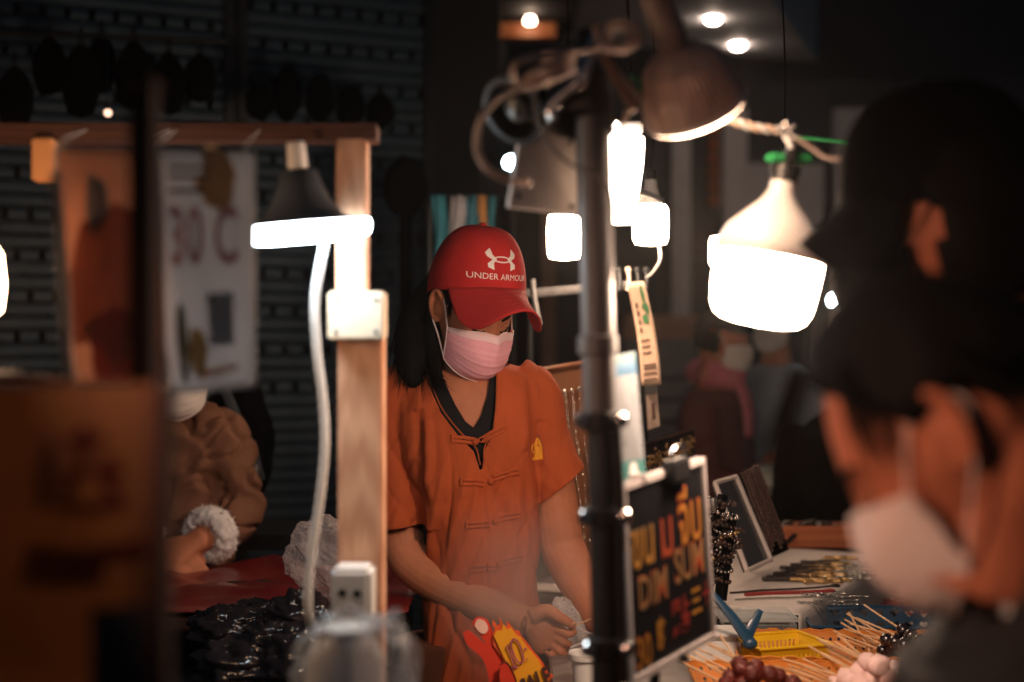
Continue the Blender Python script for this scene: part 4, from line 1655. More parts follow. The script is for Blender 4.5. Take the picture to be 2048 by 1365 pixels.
def thin_paper(name, col, tr=0.5, var=.05, scale=5):
    """printed sheet that lets lamp light through"""
    m = mat(name, col, .5, var=var, scale=scale)
    nt = m.node_tree
    b_ = nt.nodes['Principled BSDF']
    t_ = nt.nodes.new('ShaderNodeBsdfTranslucent')
    mx = nt.nodes.new('ShaderNodeMixShader')
    mx.inputs['Fac'].default_value = tr
    src = b_.inputs['Base Color'].links[0].from_socket
    nt.links.new(src, t_.inputs['Color'])
    nt.links.new(b_.outputs[0], mx.inputs[1])
    nt.links.new(t_.outputs[0], mx.inputs[2])
    nt.links.new(mx.outputs[0], nt.nodes['Material Output'].inputs['Surface'])
    return m


# ------------------------------------------------------------------ timber stall frame in front (left of the vendor)
DF = 1.92
T = lambda px, py, d=0.0: P(px, py, DF + d)
fs = DF / F


def board(px0, px1, py0, py1, d0, depth, b=None, bev=0.003):
    """upright board: front face fills the pixels at distance d0, running back by depth"""
    a, c = P(px0, py0, d0), P(px1, py1, d0)
    b = b or MB()
    b.rbox(((a.x + c.x) / 2, d0 + depth / 2, (a.z + c.z) / 2), (abs(c.x - a.x), depth, abs(a.z - c.z)), bev)
    return b


fr = thing('stall_stand', 'pine timber stall stand of a post with a fixing block and a top beam', 'stall stand', (T(715, 682).x, DF, 0))
z0 = T(0, 640).z
xa, xb = T(674, 0).x, T(764, 0).x
b = MB()
b.rbox(((xa + xb) / 2, DF + .035, z0 / 2), (xb - xa, .062, z0), .003)
part('post', b, m_pine, fr)
b = board(671, 733, 262, 655, DF + .006, .045)
part('upper_post', b, m_pine, fr)
b = board(655, 768, 583, 680, DF - .040, .05)
part('fixing_block', b, mat('pale_pine', (0.75, 0.60, 0.44), 0.6, var=0.08, stretch=(1, 1, .2), scale=30), fr)
b = MB()
for px, py in ((672, 600), (672, 664), (752, 600), (752, 664)):
    b = MB()
    b.lathe([(.003, 0), (.003, .0015), (.0005, .002)], axis_matrix(T(px, py, -.040), (0, -1, 0)), 10)
    part('nail', b, m_steel, fr)
b = MB()
a, c = P(-120, 262, DF), P(752, 262, DF)
b.rbox(((a.x + c.x) / 2, DF + .03, a.z), (c.x - a.x, .05, .024), .002)
part('top_beam', b, m_redwood, fr)
b = board(62, 104, 275, 362, DF - .01, .03)
part('hanging_block', b, mat('orange_block', (0.72, 0.32, 0.12), 0.6, var=0.08), fr)

# dark post in front of the posters
dp = thing('dark_post', 'dark brown timber post standing in front of the hanging posters', 'post', (P(275, 682, 1.16).x, 1.17, 0))
xa, xb = P(246, 0, 1.14).x, P(292, 0, 1.14).x
zt = P(0, 168, 1.14).z
b = MB()
b.rbox(((xa + xb) / 2 + .003, 1.16, zt / 2), (xb - xa, .035, zt), .003)
part('shaft', b, m_brownwood, dp)
b = MB()
b.rbox(((xa + xb) / 2 + .003, 1.16, zt + .004), (xb - xa + .004, .04, .008), .002)
part('cap', b, m_brownwood, dp)

# price board close to the lens, amber with dark red painted strokes
db = 0.98
bo = thing('menu_board', 'dark amber menu board with blurred red brush lettering at the corner of the stall', 'board', P(150, 1365, db))
b = MB()
a, c = P(-160, 768, db), P(322, 1500, db)
b.rbox(((a.x + c.x) / 2, db + .002, (a.z + c.z) / 2), (c.x - a.x, .0035, a.z - c.z), .001)
part('panel', b, thin_paper('amber_board', (0.27, 0.15, 0.075), .85, .25, 5), bo)
m_red_ink = thin_paper('dark_red_ink', (0.15, 0.025, 0.03), .85)
X = frame3(P(150, 1000, db - .0006), (1, 0, 0), (0, 0, 1))
k = db / F


def strokes(lst, M, kx, m, name, root, th=0.0006):
    b = MB()
    for pts, w in lst:
        P3 = [M @ Vector((x * kx, y * kx, 0)) for x, y in pts]
        n = (M.to_3x3() @ Vector((0, 0, 1))).normalized()
        b.ribbon(P3, [n] * len(P3), w * kx, th)
    return part(name, b, m, root)


strokes([([(-20, 120), (20, 115), (60, 125)], 26), ([(20, 150), (15, 60), (-30, 10)], 26), ([(70, 90), (60, 30), (90, 0)], 24), ([(-40, -10), (30, -20), (100, -5)], 24),
         ([(-100, -110), (0, -120), (150, -95)], 36), ([(-110, -150), (-20, -160), (60, -150)], 30), ([(40, 60), (100, 50)], 22)], X, k, m_red_ink, 'brush_lettering', bo)
strokes([([(-55, 140), (-60, 60), (-65, -20)], 26), ([(-30, 100), (-25, 30)], 20)], X, k, thin_paper('faded_pink_ink', (0.38, 0.20, 0.17), .85), 'faded_lettering', bo)
b = MB()
b.slab([P(182, 1218, db - .0005), P(328, 1208, db - .0005), P(335, 1480, db - .0005), P(182, 1480, db - .0005)], (0, -1, 0), .0015)
part('dark_panel', b, mat('navy_panel', (0.008, 0.012, 0.02), 0.6), bo)
b = MB()
a, c = P(296, 768, db), P(328, 1500, db)
b.rbox(((a.x + c.x) / 2, db + .012, (a.z + c.z) / 2), (c.x - a.x, .034, a.z - c.z), .002)
part('edge_strip', b, m_brownwood, bo)
b = MB()
b.box(P(80, 1800, db + .05), (.4, .04, 1.12))
b2 = board(-100, 320, 1495, 4900, db + .01, .03)
part('stand', b2, m_brownwood, bo)

# ------------------------------------------------------------------ hanging posters in plastic sleeves
dpz = 1.52

m_paper = thin_paper('poster_paper', (0.66, 0.64, 0.64))


def poster(name, label, q, base_mat, grp=None, sag=0.012, seed=0):
    """sheet hung by its top corners; q = four pixel corners (tl, tr, br, bl)"""
    tl, tr, br, bl = [P(*p, dpz) for p in q]
    t = thing(name, label, 'poster', (bl + br) / 2, grp)

    def fn(u, v):
        p = (tl * (1 - u) + tr * u) * (1 - v) + (bl * (1 - u) + br * u) * v
        p = p + Vector((0, sag * math.sin(u * PI * 1.2 + seed) * (0.4 + 0.6 * v) + 0.006 * math.sin(v * 5 + seed) + .004 * noise.noise(Vector((u * 4, v * 4, seed))), 0))
        p.x += .004 * math.sin(v * PI) * (u - .5)
        return p
    b = MB()
    b.grid(fn, 16, 20)
    part('sheet', b, base_mat, t, smooth=True, solid=0.0012)

    def on(u, v, off=.0016):
        p = fn(u, v)
        return p + Vector((0, -off, 0))
    return t, on


def blot(on, t, name, m, c, r, n=18, wob=0.0, off=.0016, seed=0):
    b = MB()
    vs = [on(c[0], c[1], off)]
    for i in range(n):
        a = 2 * PI * i / n
        w = 1 + wob * noise.noise(Vector((math.cos(a) * 1.6, math.sin(a) * 1.6, seed)))
        vs.append(on(c[0] + r[0] * w * math.cos(a), c[1] + r[1] * w * math.sin(a), off))
    b.add(vs, [(0, i + 1, (i + 1) % n + 1) for i in range(n)])
    return part(name, b, m, t, smooth=False)


p1, on1 = poster('poster', 'warm orange food poster in a plastic sleeve behind the dark post', [(108, 292), (318, 296), (338, 762), (138, 766)], thin_paper('peach_paper', (0.70, 0.44, 0.32), .5, .15, 6), 'posters hanging from the stall beam', .010, 1)
blot(on1, p1, 'printed_food', thin_paper('orange_print', (0.52, 0.24, 0.15)), (.45, .62), (.42, .30), wob=.5, seed=3)
blot(on1, p1, 'printed_food', thin_paper('red_print', (0.52, 0.13, 0.10)), (.50, .84), (.36, .15), wob=.6, off=.0026, seed=5)
blot(on1, p1, 'painted_reflection', thin_paper('blue_reflection', (0.28, 0.42, 0.50)), (.36, .25), (.13, .125), wob=.5, off=.0022, seed=8)  # bluish reflection on the poster, painted as a patch of colour
p2, on2 = poster('poster', 'whitish poster with the red number thirty and a blank grey panel in a plastic sleeve', [(300, 298), (508, 306), (511, 772), (334, 788)], m_paper, 'posters hanging from the stall beam', .012, 2)
b = MB()
for p in text_polys('30 C', 1.0, 0.02):
    b.add([on2(.50 + x * .36, .37 - y * .34) for x, y in p], [list(range(len(p)))])
part('printed_number', b, thin_paper('red_letters', (0.50, 0.25, 0.25)), p2, smooth=False)
b = MB()
b.add([on2(.52, .60), on2(.79, .595), on2(.79, .815), on2(.53, .82)], [(0, 1, 2, 3)])
part('grey_panel', b, thin_paper('grey_print', (0.15, 0.17, 0.20)), p2, smooth=False)
blot(on2, p2, 'printed_leaf', thin_paper('green_print', (0.08, 0.10, 0.07)), (.22, .80), (.07, .17), seed=2)
blot(on2, p2, 'printed_fruit', thin_paper('yellow_print', (0.42, 0.27, 0.09)), (.38, .84), (.10, .12), wob=.4, seed=4)
blot(on2, p2, 'printed_fruit', thin_paper('amber_print', (0.52, 0.30, 0.14)), (.64, .12), (.22, .12), wob=.5, seed=6)
b = MB()
b.add([on2(.35, .915), on2(.82, .90), on2(.80, .925), on2(.36, .955)], [(0, 1, 2, 3)])
part('printed_band', b, thin_paper('band_print', (0.55, 0.25, 0.08)), p2, smooth=False)
b = MB()
for v in (.06, .10, .16):
    b.add([on2(.15, v), on2(.55, v), on2(.55, v + .018), on2(.15, v + .018)], [(0, 1, 2, 3)])
part('printed_lines', b, thin_paper('dark_print', (0.14, 0.10, 0.10)), p2, smooth=False)
for t_, on_ in ((p1, on1), (p2, on2)):
    b = MB()
    b.grid(lambda u, v: on_(-.015 + 1.03 * u, -.012 + 1.03 * v, .006 + .003 * math.sin(u * 8 + v * 3)), 12, 14)
    part('plastic_sleeve', b, film('sleeve_film', body=0.06, rough=.2, bump=.5, bscale=14), t_, smooth=True)
    b = MB()
    for pts in ([on_(0, 0, .004), on_(1, 0, .004), on_(1, 1, .004), on_(0, 1, .004), on_(0, 0, .004)],):
        for i in range(4):
            b.sweep([pts[i], (pts[i] + pts[i + 1]) / 2, pts[i + 1]], .0018, 2, 6)
    part('sleeve_edge', b, m_white_plastic, t_)
    b = MB()
    for u in (.08, .92):
        b.sweep([on_(u, .01, .004), on_(u, -.03, 0), Vector((on_(u, 0).x * 1.2, DF + .01, T(0, 258).z))], .0008, 3, 5)
    part('string', b, m_white_cable, t_)

# bent white rod that holds the poster corner
b = MB()
b.sweep([P(112, 345, 1.40), P(124, 500, 1.40), P(134, 700, 1.40), P(140, 752, 1.40), P(128, 768, 1.40), P(60, 756, 1.40), P(-60, 752, 1.40)], [.0052, .0056, .0056, .0058, .0058, .0052, .005], 8, 12)
single('bent_rod', b, mat('cream_rod', (0.66, 0.50, 0.40), 0.45), 'bent cream rod along the edge of the orange food poster', 'rod')

# ------------------------------------------------------------------ grey steel pole with clamps
DP = 1.72
gp = thing('steel_pole', 'grey steel pole with black clamps between the woman and the black sign', 'pole', (P(1225, 682, DP).x, DP, 0))
b = MB()
zl = P(0, 832, DP).z
b.sweep([P(1186, 235, DP), P(1192, 500, DP), P(1200, 850, DP)], [.0205, .0205, .0205], 6, 24)
part('upper_tube', b, m_steel, gp)
b = MB()
b.sweep([P(1202, 830, DP), P(1212, 1365, DP), Vector((P(1230, 682, DP).x, DP, 0.0))], [.0175] * 3, 6, 20)
part('lower_tube', b, m_dark_metal, gp)
for px, py, w in ((1195, 690, 33), (1199, 842, 36), (1207, 1032, 33), (1213, 1292, 32)):
    b = MB()
    c = P(px, py, DP)
    b.lathe([(.0215, -.012), (.0245, -.010), (.0245, .010), (.0215, .012)], axis_matrix(c, (P(1186, 235, DP) - P(1212, 1365, DP)).normalized()), 20)
    cl = part('collar', b, m_black if py > 700 else m_steel, gp)
    if py > 700:
        for sx in (-1, 1):
            b = MB()
            b.lathe([(.004, 0), (.009, .003), (.0095, .012), (.006, .016)], axis_matrix(c + Vector((sx * .019, -.020, .002)), (sx * .5, -1, 0)), 12)
            part('clamp_screw', b, m_chrome, cl)
b = MB()
b.sweep([P(1228, 850, DP - .01), P(1238, 1000, DP - .01), P(1240, 1180, DP - .01), P(1246, 1365, DP - .01)], [.008, .007, .007, .008], 4, 8)
part('black_strut', b, m_black, gp)

# junction box and flat plate hung on the pole
jb = thing('junction_plate', 'aged white rectangular plate with screws hanging on the steel pole', 'plate', P(1085, 420, 1.75))
q = [P(1046, 243, 1.745), P(1150, 262, 1.765), P(1158, 432, 1.765), P(1018, 414, 1.745)]
b = MB()
n = (q[1] - q[0]).cross(q[3] - q[0]).normalized()
n = n if n.y < 0 else -n
b.slab(q, n, .012)
part('plate', b, m_dirty_white, jb)
b = MB()
for u, v in ((.09, .12), (.90, .14), (.11, .86), (.90, .9)):
    c = (q[0] * (1 - u) + q[1] * u) * (1 - v) + (q[3] * (1 - u) + q[2] * u) * v
    b = MB()
    b.lathe([(.0035, 0), (.0035, .001), (.002, .0018), (.0003, .0018)], axis_matrix(c, n), 10)
    part('screw', b, m_dark_metal, jb)
b = MB()
b.rbox(P(1168, 350, 1.775), (.022, .022, .11), .003)
part('bracket', b, m_dark_metal, jb)

# ------------------------------------------------------------------ black sign with hand lettered words
sg = thing('price_sign', 'black board sign with yellow and red hand lettering in a pale frame', 'sign', P(1345, 1340, 1.87))
q = [P(1243, 968, 1.78), P(1405, 914, 1.96), P(1428, 1276, 1.96), P(1262, 1372, 1.78)]
n = (q[1] - q[0]).cross(q[3] - q[0]).normalized()
n = n if n.y < 0 else -n
b = MB()
b.slab(q, n, .006)
part('panel', b, mat('black_board', (0.010, 0.010, 0.012), 0.22, var=.1), sg)


def sgn(u, v, off=.0008):
    return (q[0] * (1 - u) + q[1] * u) * (1 - v) + (q[3] * (1 - u) + q[2] * u) * v + n * off


m_frame = mat('sign_frame', (0.46, 0.42, 0.42), 0.4)
for nm, (u0, v0), (u1, v1) in (('frame_bar', (0, 0), (1, 0)), ('frame_bar', (1, 0), (1, 1)), ('frame_bar', (1, 1), (0, 1)), ('frame_bar', (0, 1), (0, 0))):
    b = MB()
    a, c = sgn(u0, v0, 0), sgn(u1, v1, 0)
    big = .0085 if v0 == v1 else .0045
    ctr = (sgn(.5, .5, 0) - (a + c) / 2).normalized() * big
    b.slab([a + n * .004, c + n * .004, c + ctr + n * .004, a + ctr + n * .004], n, .012)
    part(nm, b, m_frame, sg)
b = MB()
c = sgn(.60, .015)
M3 = frame3(c, q[1] - q[0], q[0] - q[3])
b.rbox(c + n * .006, (.05, .018, .03), .003, M3.to_3x3() @ Matrix.Rotation(PI / 2, 3, 'X'))
cp = part('clip', b, m_black, sg)
b = MB()
b.sweep([M3 @ Vector((-.02, .012, .010)), M3 @ Vector((-.016, .03, .012)), M3 @ Vector((.016, .03, .012)), M3 @ Vector((.02, .012, .010))], .002, 5, 7)
part('clip_wire', b, m_chrome, cp)
b = MB()
b.lathe([(.006, 0), (.006, .01), (.003, .013)], axis_matrix(sgn(.55, .995), n), 14)
part('knob', b, m_black, sg)
W_, H_ = (q[1] - q[0]).length, (q[3] - q[0]).length


def letters(body, size, u, v, m, name, bold=0.0, sx=1.0, rot=0.0):
    b = MB()
    for p in text_polys(body, size, bold, sx):
        b.add([sgn(u + x / W_, v - y / H_, .0012) for x, y in p], [list(range(len(p)))])
    return part(name, b, m, sg, smooth=False)


def letters_out(body, size, u, v, m_out, m_in, name, sx=1.0, bold=.022):
    letters(body, size, u, v, m_out, name, bold * size, sx)
    b = MB()
    for p in text_polys(body, size, -bold * size * .2, sx):
        b.add([sgn(u + x / W_, v - y / H_, .0018) for x, y in p], [list(range(len(p)))])
    part(name + '_core', b, m_in, sg, smooth=False)


m_y = mat('yellow_paint', (0.34, 0.15, 0.015), 0.6)
m_o = mat('orange_paint', (0.30, 0.05, 0.012), 0.6)
m_r = mat('red_paint', (0.18, 0.014, 0.010), 0.6)
m_py = mat('pale_yellow_paint', (0.22, 0.135, 0.055), 0.6)
letters_out('ขน', .085, .20, .34, m_py, m_y, 'lettering', .62)
letters_out('ม', .089, .48, .34, m_r, m_o, 'lettering', .70)
letters_out('จีบ', .096, .78, .31, m_o, m_y, 'lettering', .62)
letters_out('DIM', .060, .29, .585, m_o, m_py, 'lettering', .72)
letters_out('SUM', .066, .74, .535, m_o, m_py, 'lettering', .66)
letters_out('30', .057, .15, .875, m_o, m_y, 'lettering', .7)
letters('฿', .053, .36, .84, m_y, 'lettering', .001, .8)
letters('點', .053, .60, .80, m_r, 'lettering', .001, .95)
letters('三', .043, .80, .76, m_y, 'lettering', .001, .7)
letters('十', .036, .93, .75, m_r, 'lettering', .001, .7)
b = MB()
b.sweep([sgn(.5, 1.0, -.006), sgn(.4, 1.15, -.02), Vector((sgn(.4, 1).x, sgn(.4, 1).y + .03, .0))], .007, 5, 10)
part('stand', b, m_black, sg)
b = MB()
b.sweep([P(1212, 1060, 1.74), sgn(.02, .25, -.008)], .006, 3, 8)
part('arm', b, m_black, sg)

# payment card in a holder
pc = thing('payment_card', 'narrow teal and white payment card standing on the corner of the black sign', 'card', P(1262, 962, 1.82))
q2 = [P(1227, 713, 1.80), P(1270, 704, 1.845), P(1291, 950, 1.845), P(1236, 962, 1.80)]
n2 = (q2[1] - q2[0]).cross(q2[3] - q2[0]).normalized()
n2 = n2 if n2.y < 0 else -n2
cd = lambda u, v, o=0.0: (q2[0] * (1 - u) + q2[1] * u) * (1 - v) + (q2[3] * (1 - u) + q2[2] * u) * v + n2 * o
b = MB()
b.slab(q2, n2, .002)
part('card', b, mat('white_card', (0.20, 0.22, 0.24), 0.4, var=.04), pc)
for nm, v0, v1, col in (('teal_band', 0.0, .17, (0.05, 0.15, 0.17)), ('blue_band', .07, .17, (0.03, 0.12, 0.22)), ('green_band', .86, 1.0, (0.06, 0.20, 0.20))):
    b = MB()
    o = .0006 if nm != 'blue_band' else .001
    b.slab([cd(0.02, v0 + .003, o), cd(.98, v0 + .003, o), cd(.98, v1, o), cd(.02, v1, o)], n2, .0005)
    part(nm, b, mat(nm, col, .4), pc)
b = MB()
b.slab([cd(.22, .34, .0006), cd(.80, .34, .0006), cd(.82, .74, .0006), cd(.24, .74, .0006)], n2, .0004)
part('grey_panel', b, mat('grey_code', (0.13, 0.135, 0.15), .5, var=.12, scale=60), pc)
b = MB()
for i in range(14):
    a0, a1 = 2 * PI * i / 14, 2 * PI * (i + 1) / 14
    b.add([cd(.55, .905, .0012), cd(.55 + .13 * math.cos(a0), .905 + .025 * math.sin(a0), .0012), cd(.55 + .13 * math.cos(a1), .905 + .025 * math.sin(a1), .0012)], [(0, 1, 2)])
b.slab([cd(.42, .93, .0012), cd(.68, .93, .0012), cd(.74, .985, .0012), cd(.38, .985, .0012)], n2, .0003)
part('printed_figure', b, mat('white_figure', (.7, .72, .72), .5), pc)
b = MB()
b.rbox(cd(.5, 1.01) - n2 * .006, (.045, .02, .012), .002)
part('holder', b, m_frame, pc)
# ------------------------------------------------------------------ lamps
ADDED_LAMP = 185  # strength of the added, unseen lamp aimed at the buyers
def bulb_lathe(top, bot, d, prof, d2=None):
    """matrix + scale: profile in pixels along the axis from pixel top to pixel bot"""
    a, c = P(*top, d), P(*bot, d2 or d)
    return axis_matrix(a, c - a), (c - a).length / math.hypot(bot[0] - top[0], bot[1] - top[1])


def px_lathe(prof, M, k, seg=32):
    b = MB()
    b.lathe([(r * k, z * k) for r, z in prof], M, seg)
    return b


# big white bulb on a green clip
m_big = glow('big_bulb_glow', (1.0, 0.68, 0.48), 105)
m_housing = mat('bulb_housing', (0.74, 0.73, 0.71), 0.4, var=.04, trans=0.0, sss=.2)
bg_ = thing('light_bulb', 'big lit white bulb hanging from a green clip before the customers', 'light bulb', P(1515, 660, 1.88))
M, k = bulb_lathe((1570, 345), (1513, 660), 1.88, None)
part('housing', px_lathe([(26, 18), (28, 40), (40, 62), (70, 92), (98, 122), (111, 152), (114, 176), (112, 180)], M, k * .97), m_housing, bg_)
part('diffuser', px_lathe([(111, 180), (111, 200), (108, 250), (103, 285), (94, 303), (78, 314), (45, 320), (2, 322)], M, k * .97), m_big, bg_)
sk = part('socket', px_lathe([(18, -16), (30, -14), (31, 2), (27, 4), (27, 16), (30, 18), (20, 22)], M, k, 20), m_black, bg_)
cl = thing('bulb_clip', 'green clip on a white hook that carries the big white bulb', 'clip', P(1575, 320, 1.88))
m_green = mat('green_plastic', (0.03, 0.30, 0.10), 0.45)
b = MB()
a, c = P(1536, 308, 1.86), P(1618, 326, 1.88)
x = (c - a)
b.rbox((a + c) / 2, (x.length, .022, .011), .003, axis_matrix((0, 0, 0), (0, 0, 1), x).to_3x3())
part('jaw', b, m_green, cl)
b = MB()
b.rbox(P(1578, 314, 1.865), (.014, .03, .018), .003)
part('saddle', b, m_black, cl)
b = MB()
b.sweep([P(1578, 312, 1.87), P(1580, 292, 1.87), P(1568, 272, 1.88), P(1566, 258, 1.89), P(1578, 248, 1.90), P(1588, 256, 1.90)], .0035, 5, 8)
part('hook', b, m_white_cable, cl)

# spot lamp with ribbed brownish bell
pr = thing('spot_lamp', 'ribbed brown reflector lamp with a glowing rim tilted over the counter', 'lamp', P(1392, 225, 1.72))
M, k = bulb_lathe((1314, 0), (1390, 216), 1.66, None, 1.73)
k *= .95
m_bell = mat('bell_brown', (0.60, 0.45, 0.37), 0.5, 0.25, var=.25, stretch=(1, 1, .1), scale=60)
M2 = M
part('stem', px_lathe([(30, -60), (31, 20), (33, 60), (30, 96), (26, 110)], M, k, 24), mat('old_stem', (0.46, 0.36, 0.32), .6, var=.35, scale=16), pr)
bell = [(30, 104), (52, 116), (78, 140), (92, 170), (100, 205), (105, 236)]
b = MB()
seg = 96
vs, fcs = [], []
for i, (r, z) in enumerate(bell):
    for j in range(seg):
        a = 2 * PI * j / seg
        rr = r * (1 + (.018 if j % 2 else -.006) * (1 if i > 0 else 0)) * k
        vs.append(M @ Vector((rr * math.cos(a), rr * math.sin(a), z * k)))
for i in range(len(bell) - 1):
    for j in range(seg):
        fcs.append((i * seg + j, i * seg + (j + 1) % seg, (i + 1) * seg + (j + 1) % seg, (i + 1) * seg + j))
b.add(vs, fcs)
part('bell', b, m_bell, pr, smooth=False)
part('rim', px_lathe([(105, 232), (109, 236), (110, 243), (106, 247)], M, k, 40), m_dirty_white, pr)
part('lens', px_lathe([(107, 242), (104, 249), (92, 256), (60, 261), (2, 263)], M, k, 40), glow('spot_lens', (1.0, 0.64, 0.42), 36), pr)

# slab shaped bulb beside the pole, three bulbs further back
sb = thing('light_bulb', 'flat upright white lamp beside the steel pole under the cable knot', 'light bulb', P(1250, 450, 2.3))
b = MB()
b.sweep([P(1252, 268, 2.3), P(1250, 276, 2.3), P(1249, 330, 2.3), P(1246, 400, 2.3), P(1245, 440, 2.3), P(1245, 450, 2.3)],
        [(.024, .015), (.031, .02), (.030, .02), (.024, .018), (.020, .015), (.014, .01)], 5, 24, side=(1, 0, 0), e=4)
part('diffuser', b, glow('slab_glow', (1.0, 0.82, 0.68), 13), sb)
b = MB()
b.rbox(P(1254, 258, 2.31), (.05, .03, .02), .004)
part('holder', b, m_white_plastic, sb)
b = MB()
b.sweep([P(1254, 252, 2.31), P(1262, 180, 2.3), P(1258, 60, 2.25), P(1250, -80, 2.2)], .002, 5, 7)
part('cord', b, m_matte_black, sb)
m_far = glow('far_bulb_glow', (1.0, 0.68, 0.46), 75)
for (cx_, y0, y1, w, d, lb) in ((1130, 430, 521, 36, 3.35, 'lit white bulb behind the cap, hanging below the screwed white plate'),
                                (1301, 412, 492, 36, 3.3, 'lit white bulb with a curved white shade beyond the steel pole'),
                                (1447, 462, 528, 32, 2.7, 'upturned lit bulb half hidden by the big white bulb')):
    t = thing('light_bulb', lb, 'light bulb', P(cx_, y1, d), 'bulbs hanging along the second stall')
    M, k = bulb_lathe((cx_, y0 - 60), (cx_, y1), d, None) if cx_ < 1400 else bulb_lathe((cx_, y1 + 66), (cx_, y0), d, None)
    h = y1 - y0 + 60
    part('diffuser', px_lathe([(w * .80, 58), (w * .96, 66), (w, h * .6), (w * .97, h - 14), (w * .85, h - 4), (2, h)], M, k, 24), m_far if cx_ < 1400 else glow('hidden_bulb_glow', (1.0, 0.7, 0.48), 10), t)
    part('housing', px_lathe([(12, 8), (14, 24), (w * .6, 46), (w * .84, 59)], M, k, 24), m_housing, t)
    part('socket', px_lathe([(9, -14), (13, -12), (13, 8), (9, 10)], M, k, 16), m_black, t)
    b = MB()
    b.sweep([P(cx_, y0 - 70, d), P(cx_ + 8, y0 - 200, d), P(cx_ + 3, -120, d)] if cx_ < 1400 else [P(cx_, y1 + 60, d), P(cx_ + 50, y1 + 40, d), P(cx_ + 85, 440, d), P(cx_ + 118, 300, d), P(cx_ + 122, 100, d), P(cx_ + 110, -120, d)], .0018, 5, 6)
    part('cord', b, m_matte_black, t)
    if cx_ == 1301:
        b = MB()
        b.grid(lambda u, v: P(1262 + 66 * u, 388 + 22 * u ** 2 - 10 * math.sin(v * PI), d - .06 + .12 * v), 10, 8)
        part('shade', b, m_white_plastic, t, smooth=True, solid=.004)

# flat round lamp under the timber beam
ds = thing('disc_lamp', 'flat round white lamp glowing under the timber beam beside the pine post', 'lamp', P(608, 495, 1.84))
ctr = P(608, 462, 1.84)
M = axis_matrix(ctr, (0.085, 0.07, -1.0))
r = .087
b = MB()
b.lathe([(r * .985, -.009), (r, -.006), (r * 1.0, .002), (r * .97, .009), (r * .88, .013), (r * .5, .0155), (.001, .016)], M, 48, cap=False)
part('diffuser', b, glow('disc_glow', (0.80, 0.93, 1.0), 26), ds)
b = MB()
b.lathe([(.020, -.078), (.024, -.074), (.030, -.055), (.038, -.038), (.052, -.020), (r * .70, -.014), (r * .97, -.0115), (r * .985, -.0092)], M, 40)
part('heat_sink', b, mat('grey_sink', (0.10, 0.11, 0.125), .4, .4), ds)
b = MB()
b.lathe([(.009, -.115), (.012, -.112), (.013, -.08), (.009, -.078)], M, 16)
part('socket', b, m_dirty_white, ds)
b = MB()
b.sweep([M @ Vector((0, 0, -.113)), T(596, 320, -.03), T(604, 275, -.01)], .003, 5, 7)
part('cord', b, m_black, ds)

# warm lamp at the far edge of the picture
wl = thing('light_bulb', 'warm bulb at the outer edge beside the orange poster', 'light bulb', P(-62, 650, 1.62))
M, k = bulb_lathe((-62, 400), (-62, 650), 1.62, None)
part('diffuser', px_lathe([(44, 80), (62, 110), (68, 170), (62, 220), (40, 242), (2, 250)], M, k, 24), glow('edge_glow', (1.0, 0.60, 0.34), 45), wl)
part('socket', px_lathe([(18, 20), (26, 24), (28, 60), (44, 80)], M, k, 16), m_black, wl)
b = MB()
b.sweep([P(-62, 420, 1.62), P(-60, 330, 1.7), P(-50, 262, 1.93)], .003, 5, 7)
part('cord', b, m_black, wl)

# small far lights
for px, py, d, r, col, st_, lb in ((1022, 326, 5.0, .030, (0.62, 0.86, 1.0), 40, 'small bluish white spotlight on a thin stand behind the screwed plate'),
                                   (1668, 601, 6.2, .030, (0.75, 0.92, 1.0), 40, 'small white spotlight beside the head of the bending customer')):
    t = thing('spotlight', lb, 'spotlight', P(px, py, d))
    b = MB()
    X = axis_matrix(P(px, py, d), (-.15, -1, -.1))
    b.lathe([(r, 0), (r * .8, .006), (.001, .009)], X, 20)
    part('lens', b, glow('spot_blue' + str(px), col, st_), t)
    b = MB()
    b.lathe([(.012, -.07), (.024, -.06), (r * 1.15, -.01), (r * 1.2, .004), (r, .004)], X, 20)
    part('body', b, m_black, t)
    b = MB()
    b.sweep([P(px, py, d) + Vector((0, .05, 0)), P(px - 40, py + 50, d + .05), P(px - 56, py + 10, d + .08) * 1.0, Vector((P(px - 56, 0, d).x, d + .08, 0))], .005, 3, 7)
    part('stand', b, m_dark_metal, t)
t = thing('light_bulb', 'tiny warm bulb above the timber beam before the shutter', 'light bulb', P(216, 226, 3.9))
b = MB()
b.ball(P(216, 226, 3.9), .011, 12, 8)
part('glass', b, glow('tiny_glow', (1.0, 0.62, 0.42), 2.2), t)
b = MB()
b.lathe([(.007, .008), (.008, .03), (.004, .034)], Matrix.Translation(P(216, 226, 3.9)), 10)
b.sweep([P(216, 202, 3.9), P(214, 62, 4.18)], .0015, 4, 5)
part('socket', b, m_black, t)

# ------------------------------------------------------------------ black clamp lamps and the cable knot over the pole
DK = 1.73
K = lambda px, py, d=0.0: P(px, py, DK + d)
t = thing('clamp_lamp', 'unlit black clamp lamp with a chrome bow hanging over the screwed plate', 'lamp', K(1160, 250))
M, k = bulb_lathe((1178, 70), (1152, 262), DK, None, DK - .03)
part('shade', px_lathe([(20, 40), (34, 60), (48, 84), (62, 130), (70, 176), (71, 184), (66, 182), (56, 132), (30, 80)], M, k, 32), mat('black_enamel', (0.016, 0.015, 0.015), .3), t)
part('socket', px_lathe([(15, -8), (21, -4), (22, 30), (26, 44)], M, k, 20), m_black, t)
b = MB()
b.sweep([K(1192, 62, -.05), K(1176, 120, -.06), K(1158, 165, -.07), K(1128, 190, -.07), K(1103, 215, -.07), K(1108, 240, -.07)], [.006, .007, .009, .007, .008, .006], 6, 10)
part('bow', b, m_chrome, t)
t = thing('clamp_lamp', 'small round black lamp beside the big cream cable loop', 'lamp', K(1035, 240, .02))
